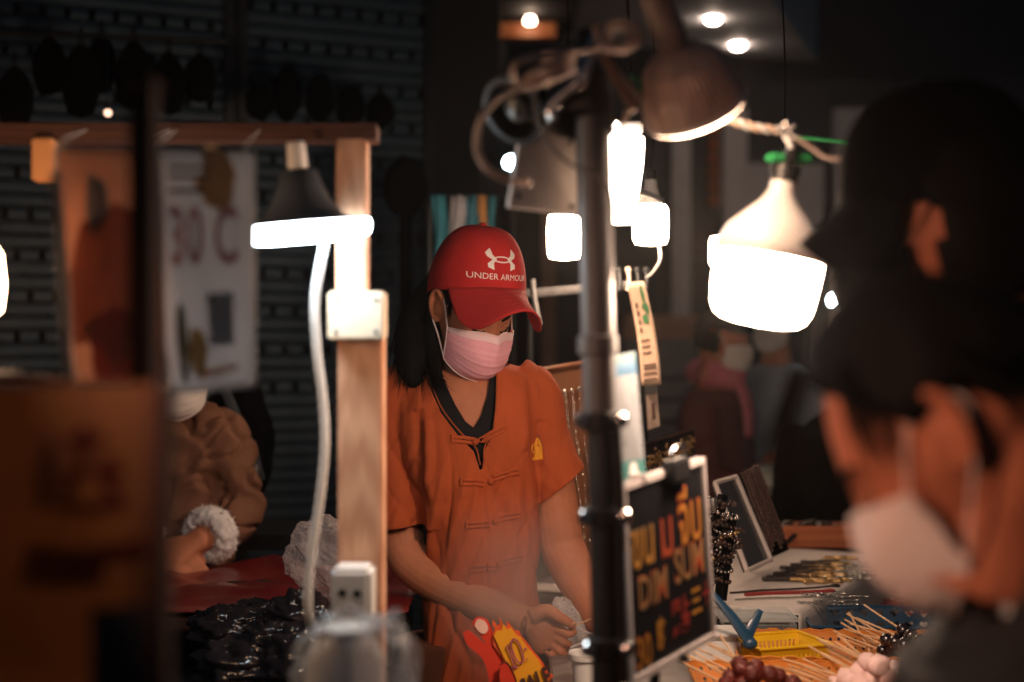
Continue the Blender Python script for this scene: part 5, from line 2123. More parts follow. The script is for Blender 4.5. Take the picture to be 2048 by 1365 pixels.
M, k = bulb_lathe((1072, 190), (1020, 228), DK + .02, None, DK - .02)
part('shade', px_lathe([(14, 0), (34, 12), (46, 36), (48, 58), (40, 58), (26, 30)], M, k, 24), mat('black_enamel', (0.016, 0.015, 0.015), .3), t)
part('bulb', px_lathe([(10, 22), (20, 36), (18, 50), (2, 56)], M, k, 16), mat('grey_glass', (.06, .06, .06), .3), t)


def cable(name, label, pts, r, m, d=0.0, wob=0.0):
    rnd = random.Random(len(label))
    b = MB()
    b.sweep([K(x, y, d + (z[0] if z else 0) + rnd.uniform(-wob, wob)) for x, y, *z in pts], r, 8, 9)
    return single(name, b, m, label, 'cable')


cable('cable', 'cream cable bundled in loops and bent in a big bow round the screwed plate',
      [(1200, 95), (1140, 104), (1080, 112), (1038, 124), (1024, 146), (1040, 166), (1088, 152), (1145, 118), (1110, 128), (1066, 146), (1052, 164), (1092, 164), (1150, 138), (1110, 150), (1080, 168), (1010, 186), (966, 232), (953, 292), (974, 338), (1022, 362), (1060, 366)], .0041, m_cable, -.11, .012)
cable('cable', 'cream cable knotted in tight loops above the brown stick',
      [(1205, 98), (1250, 100), (1278, 82), (1272, 52), (1240, 44), (1206, 58), (1204, 88), (1238, 98), (1264, 76), (1250, 56), (1222, 62), (1214, 84), (1232, 92)], .0042, m_cable, -.11, .012)
cable('cable', 'thin grey cable curving from the cable knot across the screwed plate to the bulb',
      [(1072, 180), (1068, 215), (1082, 258), (1108, 300), (1150, 334), (1200, 356), (1222, 392), (1224, 470), (1222, 560)], .0022, mat('grey_cable', (.22, .20, .19), .5), -.05)
cable('cable', 'dark brown stick like cable running down from the cable knot to a bright tip',
      [(1192, 50), (1206, 100), (1232, 160), (1256, 200), (1268, 222)], .0062, mat('brown_cable', (.24, .13, .09), .5), -.06)
cable('cable', 'pale cable hanging beside the brown stick down to the flat upright lamp',
      [(1206, 96), (1232, 140), (1262, 178), (1280, 196), (1262, 214), (1240, 262)], .0035, mat('pale_cable', (.55, .45, .36), .5), -.03)
cable('cable', 'green piece of wire by the neck of the ribbed brown lamp', [(1262, 150), (1276, 162), (1281, 184), (1276, 196)], .004, m_green, -.02)
t = thing('cable', 'twisted cream and brown cable stretched from the ribbed lamp to the green clip hook', 'cable', P(1500, 262, 1.86))
for ph, m_, nm in ((0, m_white_cable, 'strand'), (PI, m_cable, 'strand')):
    b = MB()
    pts = []
    for i in range(25):
        u = i / 24
        c = P(1425 + 140 * u, 226 + 36 * u + 8 * math.sin(u * PI), 1.84 + .05 * u)
        pts.append(c + Vector((0, .0035 * math.cos(ph + u * 22), .0035 * math.sin(ph + u * 22))))
    b.sweep(pts, .0034, 2, 7)
    part(nm, b, m_, t)
cable('cable', 'thin brown wire running on from the hook towards the black cap', [(1566, 262), (1600, 280), (1625, 296), (1650, 314), (1680, 318), (1760, 330)], .0022, m_cable, -.02)
b = MB()
b.sweep([P(1588, 274, 2.1), P(1650, 280, 2.1), P(1730, 288, 2.12), P(1900, 300, 2.15)], .0026, 5, 7)
single('cable', b, m_green, 'green rod stretched behind the green clip towards the black cap', 'cable')
b = MB()
b.sweep([K(1560, 268, -.05), K(1572, 256, -.05), K(1592, 240, -.05)], .004, 4, 8)
b.ball(K(1576, 250, -.052), .006, 10, 7)
b.ball(K(1584, 270, -.052), .004, 8, 6)
single('wire_clamp', b, m_chrome, 'small shiny clamp where the twisted cable meets the hook', 'clamp')

# lamp cord down the timber post
b = MB()
b.sweep([T(652, 470, -.09), T(646, 500, -.09), T(630, 600, -.09), T(634, 700, -.085), T(646, 800, -.08), T(650, 890, -.08), T(640, 1000, -.08), T(624, 1100, -.08), T(616, 1200, -.08), T(624, 1252, -.07), T(650, 1275, -.05)],
        [.0056] * 11, 8, 10)
single('lamp_cord', b, m_white_cable, 'white cord meandering from the flat round lamp down beside the pine post', 'cord')

# shaded lamp added out of view beside the menu board to light the buyers
LP, LA = Vector((-.50, .72, 1.63)), Vector((.38, 1.20, 1.32))
t = thing('clamp_lamp', 'added unseen shaded lamp beside the menu board, aimed across at the buyers', 'lamp', LP)
M = axis_matrix(LP, LA - LP)
b = MB()
b.lathe([(.026, -.02), (.050, .005), (.058, .03), (.054, .055), (.036, .072), (.002, .078)], M, 24)
part('bulb', b, glow('added_lamp_glow', (1.0, .48, .31), ADDED_LAMP), t)
b = MB()
b.lathe([(.030, -.05), (.055, -.035), (.072, .01), (.093, .205), (.095, .205), (.074, .008), (.057, -.038), (.030, -.053)], M, 36, cap=False)
part('shade', b, m_black, t)
b = MB()
b.lathe([(.012, -.12), (.020, -.115), (.022, -.05), (.030, -.02)], M, 16)
b.sweep([M @ Vector((0, 0, -.115)), LP + Vector((-.14, -.08, .22)), Vector((LP.x - .1, .75, 2.34))], .006, 4, 8)
part('socket', b, m_black, t)

# beam and pole that carry the hanging lamps, above the picture
t = thing('stall_roof_frame', 'dark steel frame above the stall that carries the lamps', 'frame', (0.3, 2.0, 2.35))
for (a, c) in (((-1.4, 1.95, 2.35), (1.6, 1.95, 2.35)), ((-1.4, 3.4, 2.4), (1.6, 3.4, 2.4)), ((1.5, 1.95, 2.35), (1.5, 3.4, 2.4)), ((-1.3, .75, 2.35), (-1.3, 3.4, 2.4)), ((1.5, .75, 2.35), (1.5, 1.95, 2.35)), ((-1.4, .75, 2.36), (1.6, .75, 2.36))):
    b = MB()
    b.sweep([a, c], .018, 2, 10)
    part('bar', b, m_dark_metal, t)
for x, y in ((1.5, 1.95), (1.5, 3.4), (-1.3, 3.4)):
    b = MB()
    b.sweep([(x, y, 0), (x, y, 2.36)], .018, 2, 10)
    part('upright', b, m_dark_metal, t)
# ------------------------------------------------------------------ vendor's counter
ZC = 0.855
ct = thing('stall_counter', 'steel topped stall counter under the food baskets', 'counter', (0.6, 2.45, 0))
b = MB()
b.rbox((0.615, 2.46, ZC - .015), (1.09, .58, .03), .003)
part('top', b, mat('worn_steel', (0.28, 0.26, 0.25), .45, .5, var=.2), ct)
b = MB()
b.box((0.615, 2.19, ZC / 2 - .02), (1.06, .02, ZC - .05))
part('front_panel', b, m_brownwood, ct)
for sx in (.11, 1.11):
    b = MB()
    b.box((sx, 2.70, ZC / 2 - .016), (.05, .05, ZC - .034))
    part('leg', b, m_dark_metal, ct)

m_orange = mat('orange_plastic', (0.62, 0.22, 0.035), 0.4, var=.06, coat=.2)
m_yellow = mat('yellow_plastic', (0.80, 0.50, 0.015), 0.35, var=.05, coat=.2)
m_blue = mat('blue_plastic', (0.012, 0.055, 0.115), 0.4, var=.08, coat=.2)


def basket(root, x0, x1, y0, y1, z0, z1, inset, m, cell, hole, scallop=0.0, rim=.004, rot=0.0):
    """open basket: sloped walls of small cells with cut holes, rim; returns parts"""
    cx_, cy_ = (x0 + x1) / 2, (y0 + y1) / 2
    rm = Matrix.Translation((cx_, cy_, 0)) @ Matrix.Rotation(rot, 4, 'Z') @ Matrix.Translation((-cx_, -cy_, 0))
    cor = [(x0, y0), (x1, y0), (x1, y1), (x0, y1)]
    ins = [(x0 + inset, y0 + inset), (x1 - inset, y0 + inset), (x1 - inset, y1 - inset), (x0 + inset, y1 - inset)]
    for i in range(4):
        a, c = cor[i], cor[(i + 1) % 4]
        ai, ci = ins[i], ins[(i + 1) % 4]
        L = math.hypot(c[0] - a[0], c[1] - a[1])
        nu, nv = max(4, round(L / cell)), max(3, round((z1 - z0) / cell))

        def wall(u, v):
            p = Vector((ai[0] + (ci[0] - ai[0]) * u, ai[1] + (ci[1] - ai[1]) * u, z0))
            q_ = Vector((a[0] + (c[0] - a[0]) * u, a[1] + (c[1] - a[1]) * u, z1 + (scallop * abs(math.sin(u * L / .035 * PI)) if v > .98 else 0)))
            return rm @ (p + (q_ - p) * v)
        b = MB()
        b.grid(wall, nu, nv, lambda i_, j_: hole(i_, j_, nu, nv))
        part('side_wall', b, m, root, smooth=False, solid=.0016)
        b = MB()
        b.sweep([wall(k_ / 40, 1.0) for k_ in range(41)], rim * .5, 1, 7)
        part('rim', b, m, root)
    b = MB()
    nx, ny = max(3, round((x1 - x0 - 2 * inset) / cell)), max(3, round((y1 - y0 - 2 * inset) / cell))
    b.grid(lambda u, v: rm @ Vector((x0 + inset + (x1 - x0 - 2 * inset) * u, y0 + inset + (y1 - y0 - 2 * inset) * v, z0 + .001)), nx, ny, lambda i_, j_: hole(i_, j_, nx, ny))
    part('bottom', b, m, root, smooth=False, solid=.0016)


dots = lambda i, j, nu, nv: i % 3 == 1 and j % 3 == 1 and j < nv - 1 and 0 < i < nu - 1
xl = lambda px, d: P(px, 0, d).x
bf = thing('basket', 'orange scalloped basket holding the red fruit and marshmallow skewers', 'basket', (.42, 2.28, ZC), 'orange scalloped baskets')
basket(bf, xl(1372, 2.40), xl(1372, 2.40) + .42, 2.19, 2.405, ZC + .001, ZC + .050, .018, m_orange, .0052, dots, .005)
bb = thing('basket', 'orange scalloped basket holding the black ball skewers and the yellow basket', 'basket', (.52, 2.53, ZC), 'orange scalloped baskets')
basket(bb, xl(1446, 2.65), xl(1446, 2.65) + .42, 2.42, 2.655, ZC + .001, ZC + .052, .018, m_orange, .0052, dots, .005, rot=-.05)
yb = thing('basket', 'small yellow slotted basket standing in the orange basket', 'basket', (.46, 2.53, ZC + .02))
slots = lambda i, j, nu, nv: i % 2 == 1 and 1 <= j < nv - 3 and 0 < i < nu - 1
basket(yb, .408, .548, 2.475, 2.595, ZC + .018, ZC + .062, .013, m_yellow, .0046, slots, 0, .006, rot=.32)

HEART = ["01100110", "11111111", "11111111", "01111110", "00111100", "00011000"]


def hearts(i, j, nu, nv):
    for r_, base in enumerate((3, 13)):
        row = j - base
        if 0 <= row < 6:
            q_ = (i - 4) % 14
            if q_ < 8 and 2 < i < nu - 10 and HEART[5 - row][q_] == '1':
                return True
    return False


bl = thing('basket', 'blue basket with rows of heart shaped holes behind the orange baskets', 'basket', (.7, 2.83, ZC))
basket(bl, xl(1600, 2.86), xl(1600, 2.86) + .40, 2.70, 2.92, ZC + .001, ZC + .050, .015, m_blue, .0022, hearts, 0, .006, rot=-.06)

# blue tongs
tg = thing('tongs', 'blue plastic tongs leaning into the orange basket beside the black sign', 'tongs', P(1498, 1290, 2.46))
for a, c, z in (((1424, 1188), (1502, 1288), 0), ((1520, 1222), (1490, 1282), .02)):
    b = MB()
    p0, p1 = P(*a, 2.46 + z), P(*c, 2.44 + z)
    b.ribbon([p0, (p0 + p1) / 2 + Vector((0, -.004, .004)), p1], [Vector((.3, -1, .5)).normalized()] * 3, [.010, .016, .020], .005)
    part('arm', b, m_blue, tg)
b = MB()
b.ball(P(1500, 1288, 2.44), (.013, .008, .010), 12, 8)
part('grip', b, m_blue, tg)

# ------------------------------------------------------------------ skewers
m_bamboo = mat('bamboo', (0.62, 0.40, 0.22), 0.6)
m_straw = mat('glazed_red', (0.10, 0.009, 0.004), 0.40, var=.6, scale=110, bump=1.0, bscale=240, coat=.15)
m_mallow = mat('marshmallow', (0.66, 0.46, 0.43), 0.8, var=.05, sss=.1)
m_blackball = mat('black_jelly', (0.012, 0.008, 0.010), 0.10, var=.2, coat=.8)
m_amber = mat('glazed_amber', (0.45, 0.12, 0.02), 0.2, var=.3, scale=50, coat=.6)


ORD = ['first', 'second', 'third', 'fourth', 'fifth', 'sixth', 'seventh', 'eighth', 'ninth', 'tenth', 'eleventh', 'twelfth', 'thirteenth', 'fourteenth', 'fifteenth', 'sixteenth', 'seventeenth', 'eighteenth']


def rank(pts, i):
    return ORD[sorted(range(len(pts)), key=lambda k_: (pts[k_][0], pts[k_][1])).index(i)]


def skewer(label, group, tip, head, fruit, m, n=2, seed=0):
    rnd = random.Random(seed)
    a, c = Vector(tip), Vector(head)
    d = (c - a).normalized()
    t = thing('skewer', label, 'skewer', c, group)
    b = MB()
    b.sweep([a, (a + c) / 2 + Vector((0, 0, rnd.uniform(-.002, .002))), c + d * .022 * n], .00165, 2, 7)
    part('stick', b, m_bamboo, t)
    for i in range(n):
        o = c + d * (.014 + .026 * i)
        X = axis_matrix(o, d, (0, 0, 1))
        b = MB()
        sd = rnd.uniform(0, 50)
        if fruit == 'mallow':
            b.lathe([(.010, -.0125), (.0145, -.011), (.0155, -.003), (.0155, .004), (.0145, .011), (.010, .0125)], X, 18)
            b.v = [v + (v - o) * .06 * noise.noise(v * 60) for v in b.v]
            part('marshmallow', b, m, t, smooth=True)
        elif fruit == 'straw':
            b.ball((0, 0, 0), 1, 20, 14, lambda p, q: Vector((p.x * .0145, p.y * .0145, p.z * .015)) * (1 + .12 * noise.noise(q * 3 + Vector((sd, 0, 0))) + .09 * noise.noise(q * 9 + Vector((0, sd, 0)))) * (1 - .12 * max(0, p.z)))
            b.v = [X @ v for v in b.v]
            part('berry', b, m, t, smooth=True)
        else:
            b.ball(o, .0125, 16, 11)
            part('ball', b, m, t, smooth=True)
    return t


rnd = random.Random(11)
pos = ['nearest the black sign', 'resting on the basket rim', 'crossing its neighbours', 'in the middle of the bunch', 'on top of the bunch', 'beside the marshmallows', 'at the edge of the bunch', 'lowest in the bunch']
straw = [((1364, 1286), (1472, 1334)), ((1380, 1270), (1500, 1330)), ((1352, 1300), (1448, 1350)), ((1372, 1296), (1478, 1352)), ((1352, 1318), (1440, 1362)), ((1366, 1310), (1510, 1366)), ((1418, 1288), (1540, 1346)), ((1440, 1270), (1470, 1316))]
for i, (a, c) in enumerate(straw):
    skewer(rank([q_[0] for q_ in straw], i) + ' red fruit skewer by its stick tip, counted from the black sign', 'red fruit skewers', P(*a, 2.38 - .012 * i), P(*c, 2.27 + .004 * (i % 3)), 'straw', m_straw if i != 3 else m_amber, 2, i)
mal = [((1640, 1284), (1728, 1322)), ((1650, 1292), (1738, 1336)), ((1628, 1300), (1716, 1344)), ((1640, 1308), (1722, 1352)), ((1606, 1318), (1690, 1360)), ((1600, 1330), (1704, 1372)), ((1580, 1338), (1684, 1378)),
       ((1668, 1284), (1752, 1330)), ((1676, 1270), (1764, 1344)), ((1565, 1318), (1676, 1352)), ((1566, 1345), (1664, 1380)), ((1590, 1350), (1700, 1392)), ((1618, 1292), (1700, 1338)), ((1634, 1278), (1742, 1322)), ((1655, 1300), (1756, 1356)), ((1576, 1330), (1670, 1366)), ((1610, 1342), (1720, 1384)), ((1548, 1332), (1656, 1368))]
for i, (a, c) in enumerate(mal):
    skewer(rank([q_[0] for q_ in mal], i) + ' marshmallow skewer by its stick tip, counted from the black sign', 'marshmallow skewers', P(*a, 2.40 - .008 * i), P(*c, 2.27 + .004 * (i % 4)), 'mallow', m_mallow, 2, 20 + i)
blk = [((1690, 1240), (1776, 1284)), ((1728, 1210), (1798, 1256)), ((1694, 1228), (1800, 1290)), ((1688, 1258), (1764, 1278)), ((1692, 1252), (1770, 1300)), ((1674, 1272), (1760, 1306)), ((1698, 1225), (1752, 1330)), ((1704, 1262), (1780, 1312)), ((1700, 1248), (1788, 1272)), ((1682, 1246), (1772, 1292)), ((1712, 1236), (1806, 1276)), ((1666, 1262), (1752, 1296))]
for i, (a, c) in enumerate(blk):
    skewer(rank([q_[0] for q_ in blk], i) + ' black ball skewer by its stick tip, counted from the yellow basket', 'black ball skewers', P(*a, 2.60 - .006 * i), P(*c, 2.47 + .006 * (i % 3)), 'ball', m_blackball, 3 if i != 6 else 1, 40 + i)

# white tray by the sign, clear plastic box
t = thing('tray', 'white plastic tray standing behind the red fruit skewers by the black sign', 'tray', P(1430, 1300, 2.5))
b = MB()
b.rbox(P(1425, 1298, 2.52) + Vector((0, 0, .0)), (.09, .08, .055), .008)
part('box', b, m_white_plastic, t)
b = MB()
b.rbox(P(1425, 1298, 2.52) + Vector((0, 0, .031)), (.096, .086, .006), .002)
part('lid', b, m_white_plastic, t)
t = thing('plastic_box', 'clear plastic box between the white cloth and the yellow basket', 'box', P(1525, 1270, 2.72))
m_clear = film('clear_box', (.8, .85, .85), .12, .08, .15, 20)
x0, x1 = xl(1442, 2.7), xl(1592, 2.7)
b = MB()
b.rbox(((x0 + x1) / 2, 2.74, ZC + .033), (x1 - x0, .11, .062), .006)
part('tub', b, m_clear, t)
b = MB()
b.rbox(((x0 + x1) / 2, 2.74, ZC + .068), (x1 - x0 + .008, .118, .008), .003)
part('lid', b, m_clear, t)

# flame shaped price tag with a red hand
DS = 2.42
Y = lambda px, py, d=0.0: P(px, py, DS + d)
ht = thing('price_tag', 'red hand shaped price tag with a yellow flame panel marked 10 and SALE', 'price tag', Y(1040, 1400))
m_redcard = mat('red_card', (0.62, 0.045, 0.022), .5, var=.05)
m_yelcard = mat('yellow_card', (0.80, 0.36, 0.02), .5, var=.05)


def card(name, pts, m, d, root, th=.003, smooth=False):
    b = MB()
    b.slab([Y(x, y, d) for x, y in pts], (0, -1, 0), -th if False else th)
    return part(name, b, m, root, smooth=smooth)


def smooth_outline(pts, n=5):
    c = catmull([(a, q_, 0) for a, q_ in pts + pts[:1]], n)
    return [(p[0], p[1]) for p in c[:-1]]


hand_o = smooth_outline([(926, 1266), (938, 1262), (962, 1282), (972, 1288), (958, 1268), (945, 1249), (954, 1235), (974, 1241), (988, 1268), (1000, 1296), (1020, 1340), (1040, 1385), (1050, 1430), (985, 1430), (978, 1360), (965, 1318), (935, 1290)], 4)
card('hand', hand_o, m_redcard, .0, ht)
flame = [(985, 1270), (990, 1258), (984, 1250), (986, 1240), (994, 1252), (1000, 1250), (998, 1234), (1006, 1250), (1014, 1254), (1013, 1242), (1022, 1252), (1030, 1262), (1038, 1262), (1042, 1272), (1056, 1288), (1066, 1302), (1080, 1318), (1088, 1330), (1096, 1345), (1108, 1352), (1100, 1358), (1120, 1430), (1050, 1430), (1030, 1370), (1005, 1318), (986, 1290)]
card('flame', flame, mat('flame_orange', (0.66, 0.10, 0.03), .5), -.004, ht)
yel = [(988, 1272), (993, 1262), (1003, 1262), (1006, 1248), (1014, 1260), (1022, 1256), (1034, 1272), (1042, 1276), (1052, 1292), (1064, 1306), (1078, 1322), (1086, 1338), (1100, 1366), (1116, 1430), (1056, 1430), (1034, 1368), (1008, 1316)]
yp = card('flame_panel', yel, m_yelcard, -.008, ht)
b = MB()
ft = smooth_outline([(949, 1252), (954, 1240), (964, 1239), (973, 1247), (976, 1260), (968, 1268), (958, 1264)], 4)
b.slab([Y(x, y, -.0032) for x, y in ft], (0, -1, 0), .0005)
part('finger_tip', b, mat('pale_tip', (.80, .50, .42), .5), ht, smooth=False)
b = MB()
th_ = smooth_outline([(1000, 1330), (1012, 1324), (1024, 1340), (1034, 1370), (1042, 1420), (1010, 1420), (998, 1360)], 4)
b.slab([Y(x, y, -.0165) for x, y in th_], (0, -1, 0), .003)
tb = part('thumb', b, m_redcard, ht, smooth=False)
b = MB()
p3 = [Y(x, y, -.0172) for x, y in th_]
b.sweep(p3, .0012, 1, 6)
part('thumb_outline', b, mat('dark_line', (.10, .015, .01), .6), ht)
m_purple = mat('purple_ink', (.30, .05, .16), .6)
X = frame3(Y(1032, 1305, -.0128), (math.cos(R(60)) * 0 + .50, 0, -.866 * 0 - .30), (.30, 0, .8))
b = MB()
kk = DS / F
for pts in ([(1016, 1290), (1014, 1296), (1019, 1303), (1030, 1334)], [(1024, 1337), (1036, 1333)], [(1026, 1278), (1022, 1290), (1028, 1312), (1038, 1326), (1046, 1322), (1044, 1304), (1036, 1284), (1026, 1278)], [(1048, 1298), (1054, 1298)], [(1053, 1318), (1055, 1320)]):
    p3 = [Vector(p) for p in catmull([tuple(Y(x, y, -.0126)) for x, y in pts], 5)]
    b.ribbon(p3, [Vector((0, -1, 0))] * len(p3), .0026, .0005)
part('handwritten_price', b, m_purple, yp, smooth=False)
b = MB()
ca_, sa_ = math.cos(R(28)), math.sin(R(28))
for p in text_polys('SALE', 50, 2.2, .62):
    b.add([Y(1072 + (x * ca_ - y * .30), 1366 - (x * sa_ + y * .95) * 1.0, -.0128) for x, y in p], [list(range(len(p)))])
part('printed_word', b, mat('dark_brown_ink', (.06, .022, .015), .6), yp, smooth=False)
b = MB()
b.sweep([Y(1030, 1395, .004), Y(1045, 1440, .006), Vector((.078, DS + .01, ZC - .004))], .003, 4, 8)
part('stick', b, m_bamboo, ht)

# paper cup and milky bag in front of the hands
t = thing('paper_cup', 'white paper cup with dark drink beside the pole foot', 'cup', (P(1172, 0, 2.46).x, 2.46, ZC))
b = MB()
zc_ = P(0, 1306, 2.46).z
M = Matrix.Translation((P(1172, 0, 2.46).x, 2.46, zc_))
b.lathe([(.021, -.068), (.026, -.010), (.030, -.010), (.031, .0), (.0295, .002), (.027, 0), (.025, -.012), (.019, -.064)], M, 28)
part('wall', b, m_white_plastic, t)
b = MB()
b.lathe([(.0245, -.010), (.001, -.0095)], M, 20, cap=False)
part('drink', b, mat('dark_drink', (.03, .012, .008), .1), t)
t = thing('plastic_bag', 'milky plastic bag held open between the hands of the woman', 'bag', P(1130, 1400, 2.78))


def bagf(cx_, cy_, d, rx, rz, seed, top=.35):
    b = MB()

    def f(p, q):
        n = noise.noise(q * 2.4 + Vector((seed, 0, 0))) * .28 + (.16 * abs(noise.noise(q * 6.5 + Vector((0, seed, 0)))))
        r_ = 1 + n
        if q.z > .3:
            r_ *= 1 - top * (q.z - .3)
        return p * r_
    b.ball(P(cx_, cy_, d), (rx, rx * .75, rz), 44, 32, f)
    return b


part('film', bagf(1138, 1285, 2.78, .055, .105, 3.3), m_bag, t, smooth=False)
b = MB()
b.sweep([P(1150, 1246, 2.72), P(1168, 1262, 2.70), P(1186, 1270, 2.70), P(1172, 1282, 2.70), P(1140, 1296, 2.70)], .0018, 5, 6)
part('fold', b, m_bag, t)

# ------------------------------------------------------------------ jewellery table
ZT = .92
nA, nB = P(1800, 1118, 3.48), P(1606, 1232, 2.74)
e0, e1 = Vector((.553, 2.76, ZT)), Vector((.944, 3.50, ZT))
ed = (e1 - e0).normalized()
en = Vector((ed.y, -ed.x, 0))
tb_ = thing('jewellery_table', 'table under a white cloth laid with bracelets behind the baskets', 'table', (.5, 3.1, 0))
c0 = [e0 + Vector((0, 0, 0)), e1, e1 - en * .62, e0 - en * .62]
b = MB()
b.slab([p + Vector((0, 0, -.004)) for p in c0], (0, 0, 1), .02)
part('top', b, m_brownwood, tb_)
for p in c0:
    q_ = p + ((sum(c0, Vector()) / 4) - p) * .12
    b = MB()
    b.box((q_.x, q_.y, (ZT - .024) / 2), (.035, .035, ZT - .026))
    part('leg', b, m_dark_metal, tb_)
m_cloth = mat('white_cloth', (0.66, 0.60, 0.57), .85, var=.05, bump=.3, bscale=180)
b = MB()


def cloth(u, v):
    """u along the edge, v from the far side to beyond the front edge, then hanging"""
    p = e0 + (e1 - e0) * (u * 1.02 - .01)
    s_ = v * 1.0
    if s_ < .62:
        q_ = p - en * (.62 - s_)
        q_.z = ZT + .001 + .0012 * noise.noise(Vector((u * 9, v * 9, 0)))
    else:
        h = s_ - .62
        q_ = p + en * (.006 + .012 * math.sin(u * 15) * h * 2.0)
        q_.z = ZT - h - .001
        if h < .02:
            q_.z = ZT - h * .4
    return q_


b.grid(cloth, 40, 50)
single('tablecloth', b, m_cloth, 'white cloth over the jewellery table hanging down at its edge', 'tablecloth', smooth=True, solid=.0012)

m_silver = mat('silver_chain', (.55, .53, .50), .25, .9)
m_gold_c = mat('gold_chain', (.50, .32, .14), .3, .8)
m_dark_c = mat('dark_beads', (.03, .02, .018), .3, .2)
m_redcord = mat('red_cord', (.30, .03, .03), .7)


def bracelet_mesh(kind, L, seed):
    """a bracelet laid straight: beads or links along x, with a clasp"""
    rnd = random.Random(seed)
    b = MB()
    n = 18
    for i in range(n):
        x = (i / (n - 1) - .5) * L
        y = .003 * math.sin(i * .7 + seed) + rnd.uniform(-.001, .001)
        r_ = .0032 if kind != 'bead' else .0048
        if kind == 'link':
            b.sweep([(x + .0035 * math.cos(a), y + (.0022 * math.sin(a) if i % 2 else 0), .003 + (0 if i % 2 else .0022 * math.sin(a))) for a in [2 * PI * q_ / 8 for q_ in range(9)]], .0008, 1, 4, cap=False)
        else:
            b.ball((x, y, r_), (r_ * 1.15, r_, r_), 7, 5)
    b.sweep([(-L / 2, 0, .002), (L / 2, 0, .002)], .0009, 4, 5)
    b.ball((L / 2 + .005, 0, .003), (.005, .003, .003), 8, 5)
    return b


def place_bracelet(kind, m, L, p, ang, label, group, seed):
    me = bracelet_mesh(kind, L, seed).mesh('bracelet')
    finish(me, m, 'auto')
    o = bpy.data.objects.new('bracelet', me)
    COL.objects.link(o)
    o.location = p
    o.rotation_euler = (0, 0, ang)
    o['label'], o['category'], o['group'] = label, 'bracelet', group
    return o


def on_table(px, py, z):
    d = (EYE - z) * F / (py - 682.5)
    return P(px, py, d)


rows = [('bead', m_dark_c, '%s dark beaded bracelet on the white cloth, counted from the mirror', 'dark bracelets on the white cloth', [(1600, 1140), (1612, 1146), (1588, 1151), (1575, 1158), (1566, 1163), (1620, 1134), (1640, 1128), (1597, 1161), (1632, 1141)], .085),
        ('bead', m_gold_c, '%s gold beaded bracelet on the white cloth, counted from the mirror', 'gold bracelets on the white cloth', [(1640, 1138), (1652, 1143), (1628, 1150), (1630, 1156), (1618, 1164), (1665, 1132), (1660, 1164), (1644, 1168), (1680, 1120), (1655, 1154)], .075),
        ('link', m_silver, '%s silver chain bracelet on the white cloth, counted from the mirror', 'silver bracelets on the white cloth', [(1700, 1134), (1720, 1138), (1742, 1132), (1710, 1144), (1690, 1148), (1735, 1145), (1756, 1127), (1670, 1150), (1708, 1152), (1684, 1156), (1700, 1160), (1670, 1204), (1655, 1196), (1640, 1208), (1668, 1212), (1645, 1190), (1690, 1196)], .085)]
sd = 0
for kind, m, lb, gp_, pts, L in rows:
    for i, (px, py) in enumerate(pts):
        sd += 1
        place_bracelet(kind, m, L, on_table(px, py, ZT + .003), .06 * math.sin(sd * 3.1), lb % rank(pts, i), gp_, sd)
b = MB()
for (a, c, w) in (((1460, 1186), (1670, 1172), .0022), ((1490, 1190), (1660, 1182), .0045), ((1470, 1200), (1640, 1192), .002)):
    b = MB()
    p0, p1 = on_table(*a, ZT + .004), on_table(*c, ZT + .004)
    b.sweep([p0, (p0 * 2 + p1) / 3 + Vector((0, .004, 0)), (p0 + p1 * 2) / 3 - Vector((0, .004, 0)), p1], w, 4, 7)
    b.ball(p1, (.012, .006, .005), 10, 6)
    single('necklace', b, {.0022: m_dark_c, .0045: m_redcord, .002: m_silver}[w], {.0022: 'thin dark necklace laid straight across the white cloth with a black pendant', .0045: 'thick red cord necklace laid straight across the white cloth', .002: 'thin silver necklace laid straight across the near part of the white cloth'}[w], 'necklace')

# second lower table with cord bracelets
t2 = thing('side_table', 'lower white table with cord bracelets beside the white cloth edge', 'table', (1.05, 3.35, 0))
b = MB()
b.rbox((1.22, 3.45, .815), (.62, .62, .03), .004)
part('top', b, m_cloth, t2)
for sx in (-.27, .27):
    for sy in (-.27, .27):
        b = MB()
        b.box((1.22 + sx, 3.45 + sy, .40), (.03, .03, .80))
        part('leg', b, m_dark_metal, t2)
for i, (px, py, r_, m, lb) in enumerate(((1800, 1196, .030, m_redcord, 'red'), (1792, 1206, .034, m_redcord, 'red'), (1812, 1212, .032, m_dark_c, 'dark'), (1850, 1204, .034, m_dark_c, 'dark'), (1880, 1212, .036, m_dark_c, 'dark'),
                                         (1836, 1222, .03, m_redcord, 'red'), (1806, 1182, .020, m_dark_c, 'dark'), (1870, 1192, .028, m_redcord, 'red'), (1900, 1224, .03, m_dark_c, 'dark'))):
    b = MB()
    c = on_table(px, py, .833)
    b.sweep([c + Vector((r_ * math.cos(a) * (1 + .15 * math.sin(2 * a + i)), r_ * .8 * math.sin(a), .003 * math.sin(a * 3 + i))) for a in [2 * PI * q_ / 18 for q_ in range(19)]], .003, 2, 7, cap=False)
    b.ball(c + Vector((r_, 0, .002)), .006, 8, 6)
    single('cord_bracelet', b, m, ['upper red cord bracelet of the overlapping pair on the lower white table', 'lower red cord bracelet of the overlapping pair on the lower white table', 'dark cord bracelet just below the red pair on the lower white table', 'dark cord bracelet in the middle of the lower white table', 'dark cord bracelet beside the white mask of the customer, on the lower table', 'red cord bracelet at the front of the lower white table', 'small dark cord bracelet at the back of the lower white table', 'red cord bracelet at the back of the lower table beside the customer', 'dark cord bracelet at the front corner of the lower white table'][i], 'bracelet', group=lb + ' cord bracelets on the lower table')

